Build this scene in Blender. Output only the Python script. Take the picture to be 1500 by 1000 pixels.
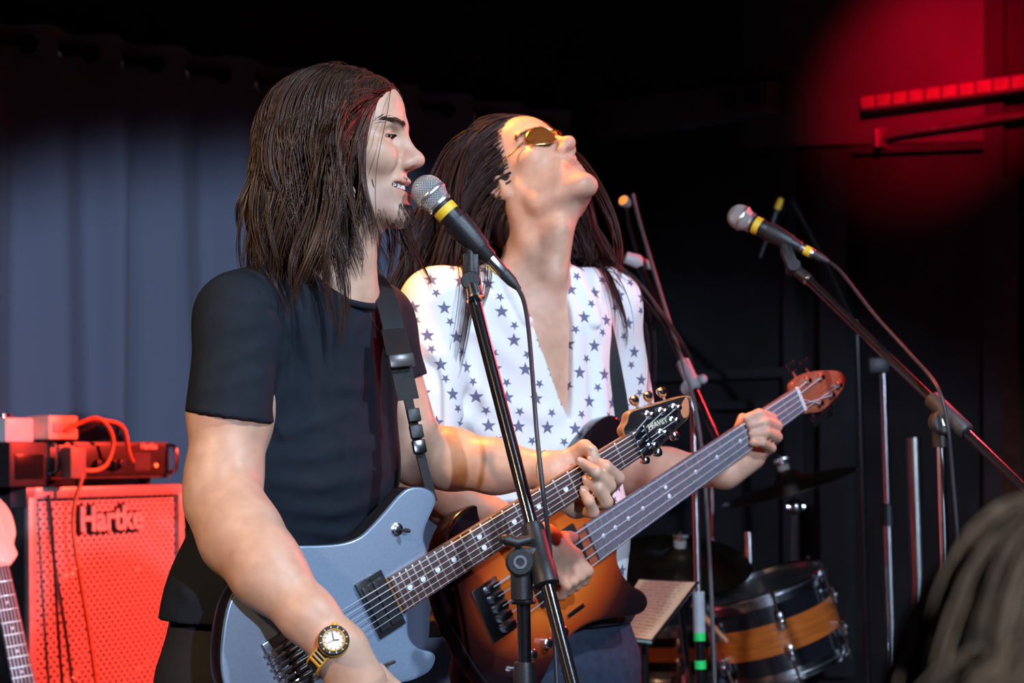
import bpy, bmesh, math, random
import numpy as np
from mathutils import Vector, Matrix

for o in list(bpy.data.objects):
    bpy.data.objects.remove(o, do_unlink=True)
scene = bpy.context.scene
COL = scene.collection
random.seed(7)
RNG = np.random.default_rng(7)

# ------------------------------------------------------------------ camera
F_PX = 2917.0                       # 70 mm on 36 mm, image 1500 x 1000
CAM = np.array([0.0, 0.0, 1.15])    # stage floor is z = 0
PITCH = math.atan(190.0 / F_PX)
ROLL = 0.02
_f = np.array([0, math.cos(PITCH), math.sin(PITCH)])
_r0 = np.array([1.0, 0, 0])
_u0 = np.array([0, -math.sin(PITCH), math.cos(PITCH)])
_r = math.cos(ROLL) * _r0 - math.sin(ROLL) * _u0
_u = math.sin(ROLL) * _r0 + math.cos(ROLL) * _u0
cam_d = bpy.data.cameras.new('camera')
cam = bpy.data.objects.new('camera', cam_d)
COL.objects.link(cam)
cam.matrix_world = Matrix(((_r[0], _u[0], -_f[0], CAM[0]), (_r[1], _u[1], -_f[1], CAM[1]),
                           (_r[2], _u[2], -_f[2], CAM[2]), (0, 0, 0, 1)))
cam_d.lens = 70
cam_d.sensor_width = 36
cam_d.clip_start = 0.05
cam_d.clip_end = 60
cam_d.dof.use_dof = True
cam_d.dof.focus_distance = 2.93
cam_d.dof.aperture_fstop = 6.0
scene.camera = cam

# ------------------------------------------------------------------ world + light
w = bpy.data.worlds.new('world')
scene.world = w
w.use_nodes = True
w.node_tree.nodes['Background'].inputs[0].default_value = (0, 0, 0, 1)
w.node_tree.nodes['Background'].inputs[1].default_value = 0.0
vs = scene.view_settings
vs.view_transform = 'Standard'
vs.look = 'None'
vs.gamma = 1.0
vs.use_curve_mapping = False
vs.exposure = 0.08


def spot(name, loc, target, color, power, angle, blend=0.4, size=0.08):
    d = bpy.data.lights.new(name, 'SPOT')
    d.color = color
    d.energy = power
    d.spot_size = math.radians(angle)
    d.spot_blend = blend
    d.shadow_soft_size = size
    o = bpy.data.objects.new(name, d)
    COL.objects.link(o)
    o.location = loc
    o.rotation_euler = (Vector(target) - Vector(loc)).to_track_quat('-Z', 'Y').to_euler()
    return o


# every lamp hangs outside the picture: the stage rig over and beside the players, and one
# front-of-house lamp behind the audience whose beam also reaches the curtain
spot('stage_spot_white_offscreen', (1.5, 1.3, 3.0), (0.58, 2.61, 1.34), (0.64, 0.80, 1.0), 270, 52, 0.35, 0.05)
spot('front_of_house_spot_offscreen', (2.2, -4.0, 2.9), (0.13, 3.73, 0.10), (0.58, 0.74, 1.0), 1600, 32, 0.22, 0.06)
spot('stage_spot_warm_offscreen', (-1.9, 1.0, 2.6), (-0.2, 3.0, 1.2), (1.0, 0.62, 0.34), 190, 36, 0.6, 0.08)
spot('stage_spot_amber_offscreen', (-0.5, 3.85, 2.95), (0.0, 3.5, 1.6), (1.0, 0.30, 0.025), 330, 46, 0.7, 0.06)
spot('stage_spot_red_offscreen', (1.5, 5.2, 2.4), (-1.1, 5.05, 0.95), (1.0, 0.05, 0.03), 1500, 26, 0.5, 0.06)
spot('stage_spot_red_wall_offscreen', (0.95, 4.4, 2.75), (1.36, 6.12, 2.42), (1.0, 0.0, 0.03), 440, 26, 1.0, 0.06)
spot('stage_spot_red_back_offscreen', (1.7, 4.6, 2.3), (0.25, 3.7, 1.4), (1.0, 0.03, 0.05), 110, 62, 0.6, 0.08)


def P(px, py, Y):
    d = _f * F_PX + _r * (px - 750.0) + _u * (500.0 - py)
    return CAM + d * ((Y - CAM[1]) / d[1])


def ray_plane(px, py, p0, n):
    d = _f * F_PX + _r * (px - 750.0) + _u * (500.0 - py)
    t = np.dot(np.asarray(p0) - CAM, n) / np.dot(d, n)
    return CAM + d * t


def nz(v):
    v = np.asarray(v, float)
    return v / np.linalg.norm(v)


# ------------------------------------------------------------------ materials
MATS = {}


def mat(name, color, rough=0.5, metal=0.0, noise=0.12, scale=30.0, bump=0.0, bscale=None, spec=0.5,
        sss=0.0, coat=0.0, stretch=None, emit=None):
    if name in MATS:
        return MATS[name]
    m = bpy.data.materials.new(name)
    m.use_nodes = True
    nt = m.node_tree
    b = nt.nodes['Principled BSDF']
    tc = nt.nodes.new('ShaderNodeTexCoord')
    mp = nt.nodes.new('ShaderNodeMapping')
    nt.links.new(tc.outputs['Object'], mp.inputs['Vector'])
    if stretch:
        mp.inputs['Scale'].default_value = stretch
    nn = nt.nodes.new('ShaderNodeTexNoise')
    nn.inputs['Scale'].default_value = scale
    nn.inputs['Detail'].default_value = 4
    nt.links.new(mp.outputs[0], nn.inputs['Vector'])
    ramp = nt.nodes.new('ShaderNodeValToRGB')
    c = np.array(color[:3])
    ramp.color_ramp.elements[0].position = 0.3
    ramp.color_ramp.elements[1].position = 0.7
    ramp.color_ramp.elements[0].color = (*np.clip(c * (1 - noise), 0, 1), 1)
    ramp.color_ramp.elements[1].color = (*np.clip(c * (1 + noise), 0, 1), 1)
    nt.links.new(nn.outputs['Fac'], ramp.inputs['Fac'])
    nt.links.new(ramp.outputs[0], b.inputs['Base Color'])
    b.inputs['Roughness'].default_value = rough
    b.inputs['Metallic'].default_value = metal
    b.inputs['Specular IOR Level'].default_value = spec
    if sss:
        b.inputs['Subsurface Weight'].default_value = sss
        b.inputs['Subsurface Radius'].default_value = (1.0, 0.35, 0.2)
        b.inputs['Subsurface Scale'].default_value = 0.008
    if coat:
        b.inputs['Coat Weight'].default_value = coat
        b.inputs['Coat Roughness'].default_value = 0.08
    if bump:
        bn = nt.nodes.new('ShaderNodeTexNoise')
        bn.inputs['Scale'].default_value = bscale or scale * 4
        bn.inputs['Detail'].default_value = 5
        nt.links.new(mp.outputs[0], bn.inputs['Vector'])
        bp = nt.nodes.new('ShaderNodeBump')
        bp.inputs['Strength'].default_value = bump
        bp.inputs['Distance'].default_value = 0.002
        nt.links.new(bn.outputs['Fac'], bp.inputs['Height'])
        nt.links.new(bp.outputs[0], b.inputs['Normal'])
    if emit:
        b.inputs['Emission Color'].default_value = (*emit[:3], 1)
        b.inputs['Emission Strength'].default_value = emit[3]
    MATS[name] = m
    return m


CHROME = mat('chrome', (0.75, 0.77, 0.8), 0.2, 1.0, 0.05)
STEEL = mat('steel', (0.6, 0.61, 0.63), 0.28, 1.0, 0.1)
NICKEL_FRET = mat('fret_nickel', (0.9, 0.88, 0.82), 0.3, 0.9, 0.05)
BLK_METAL = mat('black_powder_metal', (0.012, 0.012, 0.014), 0.22, 0.3, 0.2, coat=0.5)
BLK_PLASTIC = mat('black_plastic', (0.016, 0.016, 0.018), 0.45, 0, 0.2, bump=0.15, bscale=400)
BLK_RUBBER = mat('black_rubber', (0.02, 0.022, 0.026), 0.5, 0, 0.2)
CABLE_M = mat('cable_rubber', (0.03, 0.034, 0.042), 0.4, 0, 0.15)
WHITE_P = mat('white_plastic', (0.75, 0.74, 0.72), 0.4, 0, 0.05)
YELLOW_TAPE = mat('yellow_tape', (0.8, 0.55, 0.03), 0.5, 0, 0.15)
GREEN_TAPE = mat('green_tape', (0.02, 0.75, 0.15), 0.5, 0, 0.1)
BLACK_WALL = mat('black_painted_wall', (0.018, 0.018, 0.019), 0.65, 0, 0.35, 6, bump=0.3, bscale=60)


# ------------------------------------------------------------------ mesh helpers
class MB:
    def __init__(self):
        self.v = []
        self.f = []

    def add(self, vs_, fs_):
        n = len(self.v)
        self.v.extend([tuple(map(float, p)) for p in vs_])
        self.f.extend([tuple(i + n for i in f) for f in fs_])
        return self

    def box(self, c, half, axes=None, bev=0.0):
        A = np.eye(3) if axes is None else np.array(axes, float)
        c = np.asarray(c, float)
        h = np.asarray(half, float)
        if bev <= 0:
            vs_ = []
            for sx in (-1, 1):
                for sy in (-1, 1):
                    for sz in (-1, 1):
                        vs_.append(c + A[0] * h[0] * sx + A[1] * h[1] * sy + A[2] * h[2] * sz)
            return self.add(vs_, [(0, 1, 3, 2), (4, 6, 7, 5), (0, 4, 5, 1), (2, 3, 7, 6), (0, 2, 6, 4), (1, 5, 7, 3)])
        bm = bmesh.new()
        bmesh.ops.create_cube(bm, size=2)
        for v in bm.verts:
            v.co = Vector((v.co.x * h[0], v.co.y * h[1], v.co.z * h[2]))
        bmesh.ops.bevel(bm, geom=bm.edges[:], offset=bev, segments=2, affect='EDGES', profile=0.5)
        bm.verts.index_update()
        vs_ = [c + A[0] * v.co.x + A[1] * v.co.y + A[2] * v.co.z for v in bm.verts]
        fs_ = [tuple(v.index for v in f.verts) for f in bm.faces]
        bm.free()
        return self.add(vs_, fs_)

    def tube(self, pts, rad, n=10, caps=True, closed=False):
        pts = np.asarray(pts, float)
        m = len(pts)
        rad = np.broadcast_to(np.asarray(rad, float), (m,))
        tan = np.gradient(pts, axis=0) if not closed else np.roll(pts, -1, 0) - np.roll(pts, 1, 0)
        tan /= np.linalg.norm(tan, axis=1)[:, None] + 1e-12
        ref = np.array([0, 0, 1.0]) if abs(tan[0][2]) < 0.9 else np.array([1.0, 0, 0])
        u = nz(np.cross(tan[0], ref))
        vs_ = []
        for i in range(m):
            u = nz(u - tan[i] * np.dot(u, tan[i]))
            v = np.cross(tan[i], u)
            for k in range(n):
                a = 2 * math.pi * k / n
                vs_.append(pts[i] + rad[i] * (math.cos(a) * u + math.sin(a) * v))
        fs_ = []
        for i in range(m if closed else m - 1):
            j = (i + 1) % m
            for k in range(n):
                k2 = (k + 1) % n
                fs_.append((i * n + k, i * n + k2, j * n + k2, j * n + k))
        if caps and not closed:
            fs_.append(tuple(range(n))[::-1])
            fs_.append(tuple((m - 1) * n + k for k in range(n)))
        return self.add(vs_, fs_)

    def lathe(self, o, axis, prof, n=24, caps=True, flat=None):
        """prof: list of (distance along axis, radius)"""
        o = np.asarray(o, float)
        axis = nz(axis)
        ref = np.array([0, 0, 1.0]) if abs(axis[2]) < 0.9 else np.array([1.0, 0, 0])
        u = nz(np.cross(axis, ref))
        v = np.cross(axis, u)
        vs_ = []
        for (s, r) in prof:
            for k in range(n):
                a = 2 * math.pi * k / n
                vs_.append(o + axis * s + r * (math.cos(a) * u + math.sin(a) * v))
        fs_ = []
        for i in range(len(prof) - 1):
            for k in range(n):
                k2 = (k + 1) % n
                fs_.append((i * n + k, i * n + k2, (i + 1) * n + k2, (i + 1) * n + k))
        if caps:
            fs_.append(tuple(range(n))[::-1])
            fs_.append(tuple((len(prof) - 1) * n + k for k in range(n)))
        return self.add(vs_, fs_)

    def ball(self, c, r, n=14, m=9, axes=None):
        A = np.eye(3) if axes is None else np.array(axes, float)
        r = np.broadcast_to(np.asarray(r, float), (3,))
        vs_ = [np.asarray(c) + A[2] * r[2]]
        for i in range(1, m):
            th = math.pi * i / m
            for k in range(n):
                a = 2 * math.pi * k / n
                vs_.append(np.asarray(c) + A[0] * r[0] * math.sin(th) * math.cos(a) + A[1] * r[1] * math.sin(th) * math.sin(a) + A[2] * r[2] * math.cos(th))
        vs_.append(np.asarray(c) - A[2] * r[2])
        fs_ = [(0, 1 + k, 1 + (k + 1) % n) for k in range(n)]
        for i in range(m - 2):
            for k in range(n):
                k2 = (k + 1) % n
                fs_.append((1 + i * n + k, 1 + (i + 1) * n + k, 1 + (i + 1) * n + k2, 1 + i * n + k2))
        L = len(vs_) - 1
        b = 1 + (m - 2) * n
        fs_ += [(L, b + (k + 1) % n, b + k) for k in range(n)]
        return self.add(vs_, fs_)

    def torus(self, c, axis, R, r, n=28, m=8):
        axis = nz(axis)
        ref = np.array([0, 0, 1.0]) if abs(axis[2]) < 0.9 else np.array([1.0, 0, 0])
        u = nz(np.cross(axis, ref))
        v = np.cross(axis, u)
        pts = [np.asarray(c) + R * (math.cos(2 * math.pi * k / n) * u + math.sin(2 * math.pi * k / n) * v) for k in range(n)]
        return self.tube(pts, r, m, False, True)

    def prism(self, outline, z0, z1, bev=0.0, steps=3):
        """outline in local xy, extruded along z, rounded rims"""
        o = np.asarray(outline, float)
        area = 0.5 * np.sum(o[:, 0] * np.roll(o[:, 1], -1) - np.roll(o[:, 0], -1) * o[:, 1])
        if area < 0:
            o = o[::-1]
        t = np.roll(o, -1, 0) - np.roll(o, 1, 0)
        t /= np.linalg.norm(t, axis=1)[:, None] + 1e-12
        nrm = np.stack([t[:, 1], -t[:, 0]], 1)
        rings = []
        if bev > 0:
            for k in range(steps + 1):
                a = math.pi / 2 * k / steps
                rings.append((z0 + bev * (1 - math.sin(a)), bev * (1 - math.cos(a))))
            for k in range(steps + 1):
                a = math.pi / 2 * k / steps
                rings.append((z1 - bev * (1 - math.cos(a)), bev * (1 - math.sin(a))))
            rings = [(z0 + bev * (1 - math.cos(math.pi / 2 * k / steps)), bev * (1 - math.sin(math.pi / 2 * k / steps))) for k in range(steps + 1)] + \
                    [(z1 - bev * (1 - math.cos(math.pi / 2 * k / steps)), bev * (1 - math.sin(math.pi / 2 * k / steps))) for k in range(steps, -1, -1)]
        else:
            rings = [(z0, 0), (z1, 0)]
        n = len(o)
        vs_ = []
        for z, ins in rings:
            for p, q in zip(o, nrm):
                vs_.append((p[0] - q[0] * ins, p[1] - q[1] * ins, z))
        fs_ = []
        for i in range(len(rings) - 1):
            for k in range(n):
                k2 = (k + 1) % n
                fs_.append((i * n + k, i * n + k2, (i + 1) * n + k2, (i + 1) * n + k))
        fs_.append(tuple(range(n))[::-1])
        fs_.append(tuple((len(rings) - 1) * n + k for k in range(n)))
        return self.add(vs_, fs_)

    def build(self, name, m, parent=None, smooth=40, off=None):
        me = bpy.data.meshes.new(name)
        v = self.v
        if off is not None:
            v = [(p[0] - off[0], p[1] - off[1], p[2] - off[2]) for p in v]
        me.from_pydata(v, [], self.f)
        me.validate()
        bm = bmesh.new()
        bm.from_mesh(me)
        bmesh.ops.recalc_face_normals(bm, faces=bm.faces[:])
        if smooth:
            lim = math.radians(smooth)
            for f in bm.faces:
                f.smooth = True
            for e in bm.edges:
                if len(e.link_faces) == 2 and e.calc_face_angle(0) > lim:
                    e.smooth = False
        bm.to_mesh(me)
        bm.free()
        me.materials.append(m)
        o = bpy.data.objects.new(name, me)
        COL.objects.link(o)
        if off is not None and parent is None:
            o.location = off
        if parent is not None:
            o.parent = parent
        return o


def tag(o, label=None, cat=None, group=None, kind=None):
    if label:
        o['label'] = label
    if cat:
        o['category'] = cat
    if group:
        o['group'] = group
    if kind:
        o['kind'] = kind
    return o


def thing(name, label, cat, loc=(0, 0, 0), matrix=None, group=None):
    o = bpy.data.objects.new(name, None)
    o.empty_display_size = 0.1
    COL.objects.link(o)
    if matrix is not None:
        o.matrix_world = matrix
    else:
        o.location = loc
    return tag(o, label, cat, group)


def frame(o, x, y, z):
    return Matrix(((x[0], y[0], z[0], o[0]), (x[1], y[1], z[1], o[1]), (x[2], y[2], z[2], o[2]), (0, 0, 0, 1)))


def raw_mesh(name, v, f, m, parent=None, smooth=True, off=(0, 0, 0)):
    """fast mesh from numpy arrays (all faces the same size)"""
    v = np.asarray(v, np.float32) - np.asarray(off, np.float32)
    f = np.asarray(f, np.int32)
    me = bpy.data.meshes.new(name)
    k = f.shape[1]
    me.vertices.add(len(v))
    me.vertices.foreach_set('co', v.ravel())
    me.loops.add(f.size)
    me.loops.foreach_set('vertex_index', f.ravel())
    me.polygons.add(len(f))
    me.polygons.foreach_set('loop_start', np.arange(0, f.size, k, dtype=np.int32))
    me.polygons.foreach_set('use_smooth', np.full(len(f), smooth))
    me.update(calc_edges=True)
    me.validate()
    me.materials.append(m)
    o = bpy.data.objects.new(name, me)
    COL.objects.link(o)
    if parent is not None:
        o.parent = parent
    return o


def spline(pts, n=40, closed=False):
    p = np.asarray(pts, float)
    m = len(p)
    if closed:
        idx = np.linspace(0, m, n, endpoint=False)
        g = lambda i: p[i % m]
    else:
        idx = np.linspace(0, m - 1, n)
        g = lambda i: p[min(max(i, 0), m - 1)]
    out = []
    for t in idx:
        i = int(math.floor(t))
        u = t - i
        a, b, c, d = g(i - 1), g(i), g(i + 1), g(i + 2)
        out.append(0.5 * ((2 * b) + (-a + c) * u + (2 * a - 5 * b + 4 * c - d) * u * u + (-a + 3 * b - 3 * c + d) * u ** 3))
    return np.array(out)


def text_part(s, size, m, parent, matrix, extrude=0.0008, name='lettering', bold=0.0):
    cu = bpy.data.curves.new(name, 'FONT')
    cu.body = s
    cu.size = size
    cu.extrude = extrude
    cu.offset = bold
    cu.align_x = 'CENTER'
    cu.align_y = 'CENTER'
    cu.resolution_u = 3
    t = bpy.data.objects.new(name + '_curve', cu)
    COL.objects.link(t)
    dg = bpy.context.evaluated_depsgraph_get()
    me = bpy.data.meshes.new_from_object(t.evaluated_get(dg))
    bpy.data.objects.remove(t)
    me.transform(matrix)
    me.materials.clear()
    me.materials.append(m)
    me.name = name
    o = bpy.data.objects.new(name, me)
    COL.objects.link(o)
    if parent is not None:
        o.parent = parent
    return o


# ------------------------------------------------------------------ implicit surfaces (for bodies and cloth)
def smin(a, b, k):
    if k <= 0:
        return np.minimum(a, b)
    h = np.maximum(k - np.abs(a - b), 0) / k
    return np.minimum(a, b) - h * h * k * 0.25


class SDF:
    def __init__(self):
        self.ops = []

    def _bound(self):
        lo = np.full(3, 1e9)
        hi = -lo
        for (_, c, r, k, mode) in self.ops:
            if mode == 'add':
                lo = np.minimum(lo, c - r)
                hi = np.maximum(hi, c + r)
        return lo, hi

    def rc(self, a, b, ra, rb, k=0.02, mode='add'):
        a = np.asarray(a, float)
        b = np.asarray(b, float)
        ba = b - a
        L2 = max(np.dot(ba, ba), 1e-12)

        def fn(p):
            q = p - a
            h = np.clip((q @ ba) / L2, 0, 1)
            return np.linalg.norm(q - h[:, None] * ba, axis=1) - (ra + (rb - ra) * h)
        self.ops.append((fn, (a + b) / 2, math.sqrt(L2) / 2 + max(ra, rb), k, mode))
        return self

    def ec(self, a, b, u, v, A, B, k=0.03, mode='add'):
        """elliptic cone a->b; u,v cross axes; A=(ru,rv) at a; B at b"""
        a = np.asarray(a, float)
        b = np.asarray(b, float)
        u = nz(u)
        v = nz(v)
        w_ = nz(np.cross(u, v))
        ba = b - a
        L2 = max(np.dot(ba, ba), 1e-12)
        A = np.asarray(A, float)
        B = np.asarray(B, float)

        def fn(p):
            q = p - a
            h = np.clip((q @ ba) / L2, 0, 1)
            q = q - h[:, None] * ba
            ru = A[0] + (B[0] - A[0]) * h
            rv = A[1] + (B[1] - A[1]) * h
            rw = np.minimum(ru, rv)
            x, y, z = (q @ u) / ru, (q @ v) / rv, (q @ w_) / rw
            k0 = np.sqrt(x * x + y * y + z * z) + 1e-9
            k1 = np.sqrt((x / ru) ** 2 + (y / rv) ** 2 + (z / rw) ** 2) + 1e-9
            return k0 * (k0 - 1) / k1
        self.ops.append((fn, (a + b) / 2, math.sqrt(L2) / 2 + max(A.max(), B.max()), k, mode))
        return self

    def el(self, c, r, R=None, k=0.02, mode='add'):
        c = np.asarray(c, float)
        r = np.asarray(r, float)
        R = np.eye(3) if R is None else np.asarray(R, float)

        def fn(p):
            q = (p - c) @ R.T / r
            k0 = np.linalg.norm(q, axis=1) + 1e-9
            k1 = np.linalg.norm(q / r, axis=1) + 1e-9
            return k0 * (k0 - 1) / k1
        self.ops.append((fn, c, r.max(), k, mode))
        return self

    def group(self, g, k=0.005, mode='add'):
        lo, hi = g._bound()
        c = (lo + hi) / 2
        R = np.linalg.norm(hi - lo) / 2
        self.ops.append((lambda p: g.eval(p), c, R, k, mode))
        return self

    def cut(self, p0, n):
        """keep the side where (p-p0).n < 0"""
        p0 = np.asarray(p0, float)
        n = nz(n)
        self.ops.append((lambda p: (p - p0) @ n, p0, 1e3, 0.0, 'cut'))
        return self

    def fold(self, pts, amp, sig):
        """ridge (amp>0) or groove (amp<0) along a polyline"""
        pts = np.asarray(pts, float)

        def fn(p):
            dmin = np.full(len(p), 1e9)
            n = len(pts) - 1
            wgt = np.zeros(len(p))
            for i in range(n):
                a = pts[i]
                ba = pts[i + 1] - a
                L2 = np.dot(ba, ba)
                h = np.clip(((p - a) @ ba) / L2, 0, 1)
                d = np.linalg.norm(p - a - h[:, None] * ba, axis=1)
                t = (i + h) / n
                s = np.sin(np.pi * np.clip(t, 0.04, 0.96)) ** 0.6
                m_ = d < dmin
                dmin = np.where(m_, d, dmin)
                wgt = np.where(m_, s, wgt)
            return -amp * wgt * np.exp(-(dmin / sig) ** 2)
        c = pts.mean(0)
        self.ops.append((fn, c, np.linalg.norm(pts - c, axis=1).max() + 2.5 * sig, 0.0, 'disp'))
        return self

    def eval(self, p, c=None, R=None):
        d = np.full(len(p), 10.0)
        for (fn, oc, orr, k, mode) in self.ops:
            if c is not None and np.linalg.norm(oc - c) - orr > R + k + 0.06:
                continue
            q = fn(p)
            if mode == 'add':
                d = smin(d, q, k)
            elif mode == 'sub':
                d = -smin(-d, q, k)
            elif mode == 'cut':
                d = np.maximum(d, q)
            else:
                d = d + q
        return d

    def mesh(self, h, B=14):
        lo, hi = self._bound()
        lo = lo - 0.03
        hi = hi + 0.03
        nb = np.ceil((hi - lo) / (h * B)).astype(int) + 1
        G = nb * B + 2
        bi = np.stack(np.meshgrid(*[np.arange(k) for k in nb], indexing='ij'), -1).reshape(-1, 3)
        ctr = lo + (bi + 0.5) * B * h
        hd = B * h * math.sqrt(3) / 2
        act = np.zeros(len(bi), bool)
        for s in range(0, len(bi), 20000):
            act[s:s + 20000] = np.abs(self.eval(ctr[s:s + 20000])) < hd * 1.7 + 0.02
        bi = bi[act]
        ctr = ctr[act]
        ar = np.arange(B + 1)
        corner = np.stack(np.meshgrid(ar, ar, ar, indexing='ij'), -1).reshape(-1, 3)
        offs = np.array([(i, j, k) for i in (0, 1) for j in (0, 1) for k in (0, 1)])
        edges = [(0, 4), (1, 5), (2, 6), (3, 7), (0, 2), (1, 3), (4, 6), (5, 7), (0, 1), (2, 3), (4, 5), (6, 7)]
        ids, pos, quads = [], [], []
        S = np.array([G[1] * G[2], G[2], 1])
        for b, c in zip(bi, ctr):
            base = b * B
            d = self.eval(lo + (base + corner) * h, c, hd).reshape(B + 1, B + 1, B + 1)
            if d.min() > 0 or d.max() < 0:
                continue
            sgn = d < 0
            cs = np.stack([sgn[o[0]:o[0] + B, o[1]:o[1] + B, o[2]:o[2] + B] for o in offs], -1)
            n_in = cs.sum(-1)
            cells = np.argwhere((n_in > 0) & (n_in < 8))
            if len(cells) == 0:
                continue
            vals = np.stack([d[cells[:, 0] + o[0], cells[:, 1] + o[1], cells[:, 2] + o[2]] for o in offs], -1)
            acc = np.zeros((len(cells), 3))
            cnt = np.zeros(len(cells))
            for (e0, e1) in edges:
                m_ = (vals[:, e0] < 0) != (vals[:, e1] < 0)
                t = vals[:, e0] / (vals[:, e0] - vals[:, e1] + 1e-20)
                q = offs[e0] + t[:, None] * (offs[e1] - offs[e0])
                acc += np.where(m_[:, None], q, 0)
                cnt += m_
            pos.append(lo + (base + cells + acc / cnt[:, None]) * h)
            ids.append((base + cells) @ S)
            for ax in range(3):
                o1 = [0, 0, 0]
                o1[ax] = 1
                s0 = sgn[:B, :B, :B]
                s1 = sgn[o1[0]:o1[0] + B, o1[1]:o1[1] + B, o1[2]:o1[2] + B]
                e = np.argwhere(s0 != s1)
                if len(e) == 0:
                    continue
                g = (base + e) @ S
                j, k = S[(ax + 1) % 3], S[(ax + 2) % 3]
                qd = np.stack([g - j - k, g - k, g, g - j], 1)
                flip = ~s0[e[:, 0], e[:, 1], e[:, 2]]
                qd[flip] = qd[flip][:, ::-1]
                quads.append(qd)
        ids = np.concatenate(ids)
        pos = np.concatenate(pos)
        quads = np.concatenate(quads)
        o = np.argsort(ids)
        ids = ids[o]
        pos = pos[o]
        ix = np.searchsorted(ids, quads)
        ix = np.minimum(ix, len(ids) - 1)
        ok = (ids[ix] == quads).all(1)
        return pos, ix[ok]
# ================================================================== the setting
ROD_Z = 2.40
RA = ray_plane(0, 60, (0, 0, ROD_Z), (0, 0, 1))
RB = ray_plane(800, 185, (0, 0, ROD_Z), (0, 0, 1))
DL = nz(RB - RA)                                    # along the curtain wall, receding to the right
NL = np.array([DL[1], -DL[0], 0.0])                 # into the room
CORNER = RB + DL * 0.28 - NL * 0.16
DR = nz(np.array([NL[0], NL[1], 0]))                # right wall runs from the corner towards the audience
NR = -DL
CEIL = 3.05


def struct(name, mb, m, smooth=0):
    return tag(mb.build(name, m, None, smooth), kind='structure')


STAGE_WOOD = mat('stage_boards', (0.03, 0.024, 0.02), 0.5, 0, 0.4, 8, bump=0.2, stretch=(1, 12, 1))
HALL_FLOOR = mat('hall_floor', (0.04, 0.037, 0.035), 0.6, 0, 0.3, 5)
CEIL_M = mat('black_ceiling', (0.012, 0.012, 0.013), 0.8, 0, 0.3, 4)

# stage deck
c0 = np.array([CORNER[0], CORNER[1], 0])
back_l = c0 - DL * 5.2
front_r = c0 + DR * 5.6
deck = MB()
poly = [back_l, c0, front_r, np.array([3.6, 1.75, 0]), np.array([-3.9, 1.75, 0])]
deck.add([tuple(p) for p in poly] + [(p[0], p[1], -0.45) for p in poly],
         [(0, 1, 2, 3, 4), (9, 8, 7, 6, 5)] + [(i, (i + 1) % 5, 5 + (i + 1) % 5, 5 + i) for i in range(5)])
struct('floor', deck, STAGE_WOOD)
hf = MB().box((0, -1.2, -0.475), (4.6, 2.95, 0.025))
struct('floor_hall', hf, HALL_FLOOR)


def wall(name, p0, p1, nrm, z0, z1, m, th=0.1):
    p0 = np.array([p0[0], p0[1], 0.0])
    p1 = np.array([p1[0], p1[1], 0.0])
    d = nz(p1 - p0)
    L = np.linalg.norm(p1 - p0)
    mb = MB().box((p0 + p1) / 2 - nrm * th / 2 + np.array([0, 0, (z0 + z1) / 2]), (L / 2, th / 2, (z1 - z0) / 2), (d, nrm, (0, 0, 1)))
    return struct(name, mb, m)


wall('wall_left', back_l, c0, NL, -0.45, CEIL, BLACK_WALL)
wall('wall_right', c0, front_r + DR * 0.2, NR, -0.45, CEIL, BLACK_WALL)
ce = MB().box((0, 3.2, CEIL + 0.03), (5.2, 7.0, 0.03))
struct('ceiling', ce, CEIL_M)

# ---- curtain rod, curtain panels, eyelet rings
rod = MB().tube([RA - DL * 2.2, RB + DL * 0.2], 0.011, 12)
tag(rod.build('curtain_rod', mat('rod_paint', (0.02, 0.019, 0.019), 0.35, 0.5, 0.2), None, 40, off=RA), 'long dark round rod carrying the grey curtains on their rings', 'curtain rod')
ring_px = [90, 180, 275, 378, 478, 548, 613, 695, 770]
ring_s = []
for px in ring_px:
    py = 60 + 125.0 / 800 * px
    q = ray_plane(px, py, RA, NL)
    ring_s.append(float(np.dot(q - RA, DL)))
per = ring_s[1] - ring_s[0]
ring_s = [ring_s[0] - per * k for k in range(8, 0, -1)] + ring_s + [ring_s[-1] + 0.24]
ring_phase = np.arange(len(ring_s)) * 2 * math.pi
RING_S = np.array(ring_s)


EYELET_S = np.sort(np.concatenate([RING_S, (RING_S[1:] + RING_S[:-1]) / 2]))     # one eyelet on each flank of every fold


def cloth_off(s, z, seed=0.0):
    ph = np.interp(s, RING_S, ring_phase)
    drop = np.clip((ROD_Z - z) / 2.3, 0, 1)
    amp = 0.036 * (1 + 0.2 * np.sin(0.6 * ph + seed)) * (1 - 0.45 * drop)
    ph2 = ph + drop * (0.9 * np.sin(0.45 * ph + 1.3 + seed) + 0.5 * np.sin(0.23 * ph * 2 + 3 * drop))
    return -amp * np.sin(ph2) + 0.018 * drop * np.sin(0.37 * ph + 2.2 * drop + seed) + 0.006 * np.sin(2.3 * ph + 4 * drop) * drop


CURT = bpy.data.materials.new('curtain_cloth')
CURT.use_nodes = True
_nt = CURT.node_tree
_b = _nt.nodes['Principled BSDF']
_b.inputs['Roughness'].default_value = 0.85
_b.inputs['Specular IOR Level'].default_value = 0.2
_b.inputs['Sheen Weight'].default_value = 0.2
_tc = _nt.nodes.new('ShaderNodeTexCoord')
_w = _nt.nodes.new('ShaderNodeTexNoise')
_w.inputs['Scale'].default_value = 500
_nt.links.new(_tc.outputs['Object'], _w.inputs['Vector'])
_rr = _nt.nodes.new('ShaderNodeValToRGB')
_rr.color_ramp.elements[0].color = (0.20, 0.225, 0.32, 1)
_rr.color_ramp.elements[1].color = (0.26, 0.285, 0.39, 1)
_nt.links.new(_w.outputs['Fac'], _rr.inputs['Fac'])
_nt.links.new(_rr.outputs[0], _b.inputs['Base Color'])


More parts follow.
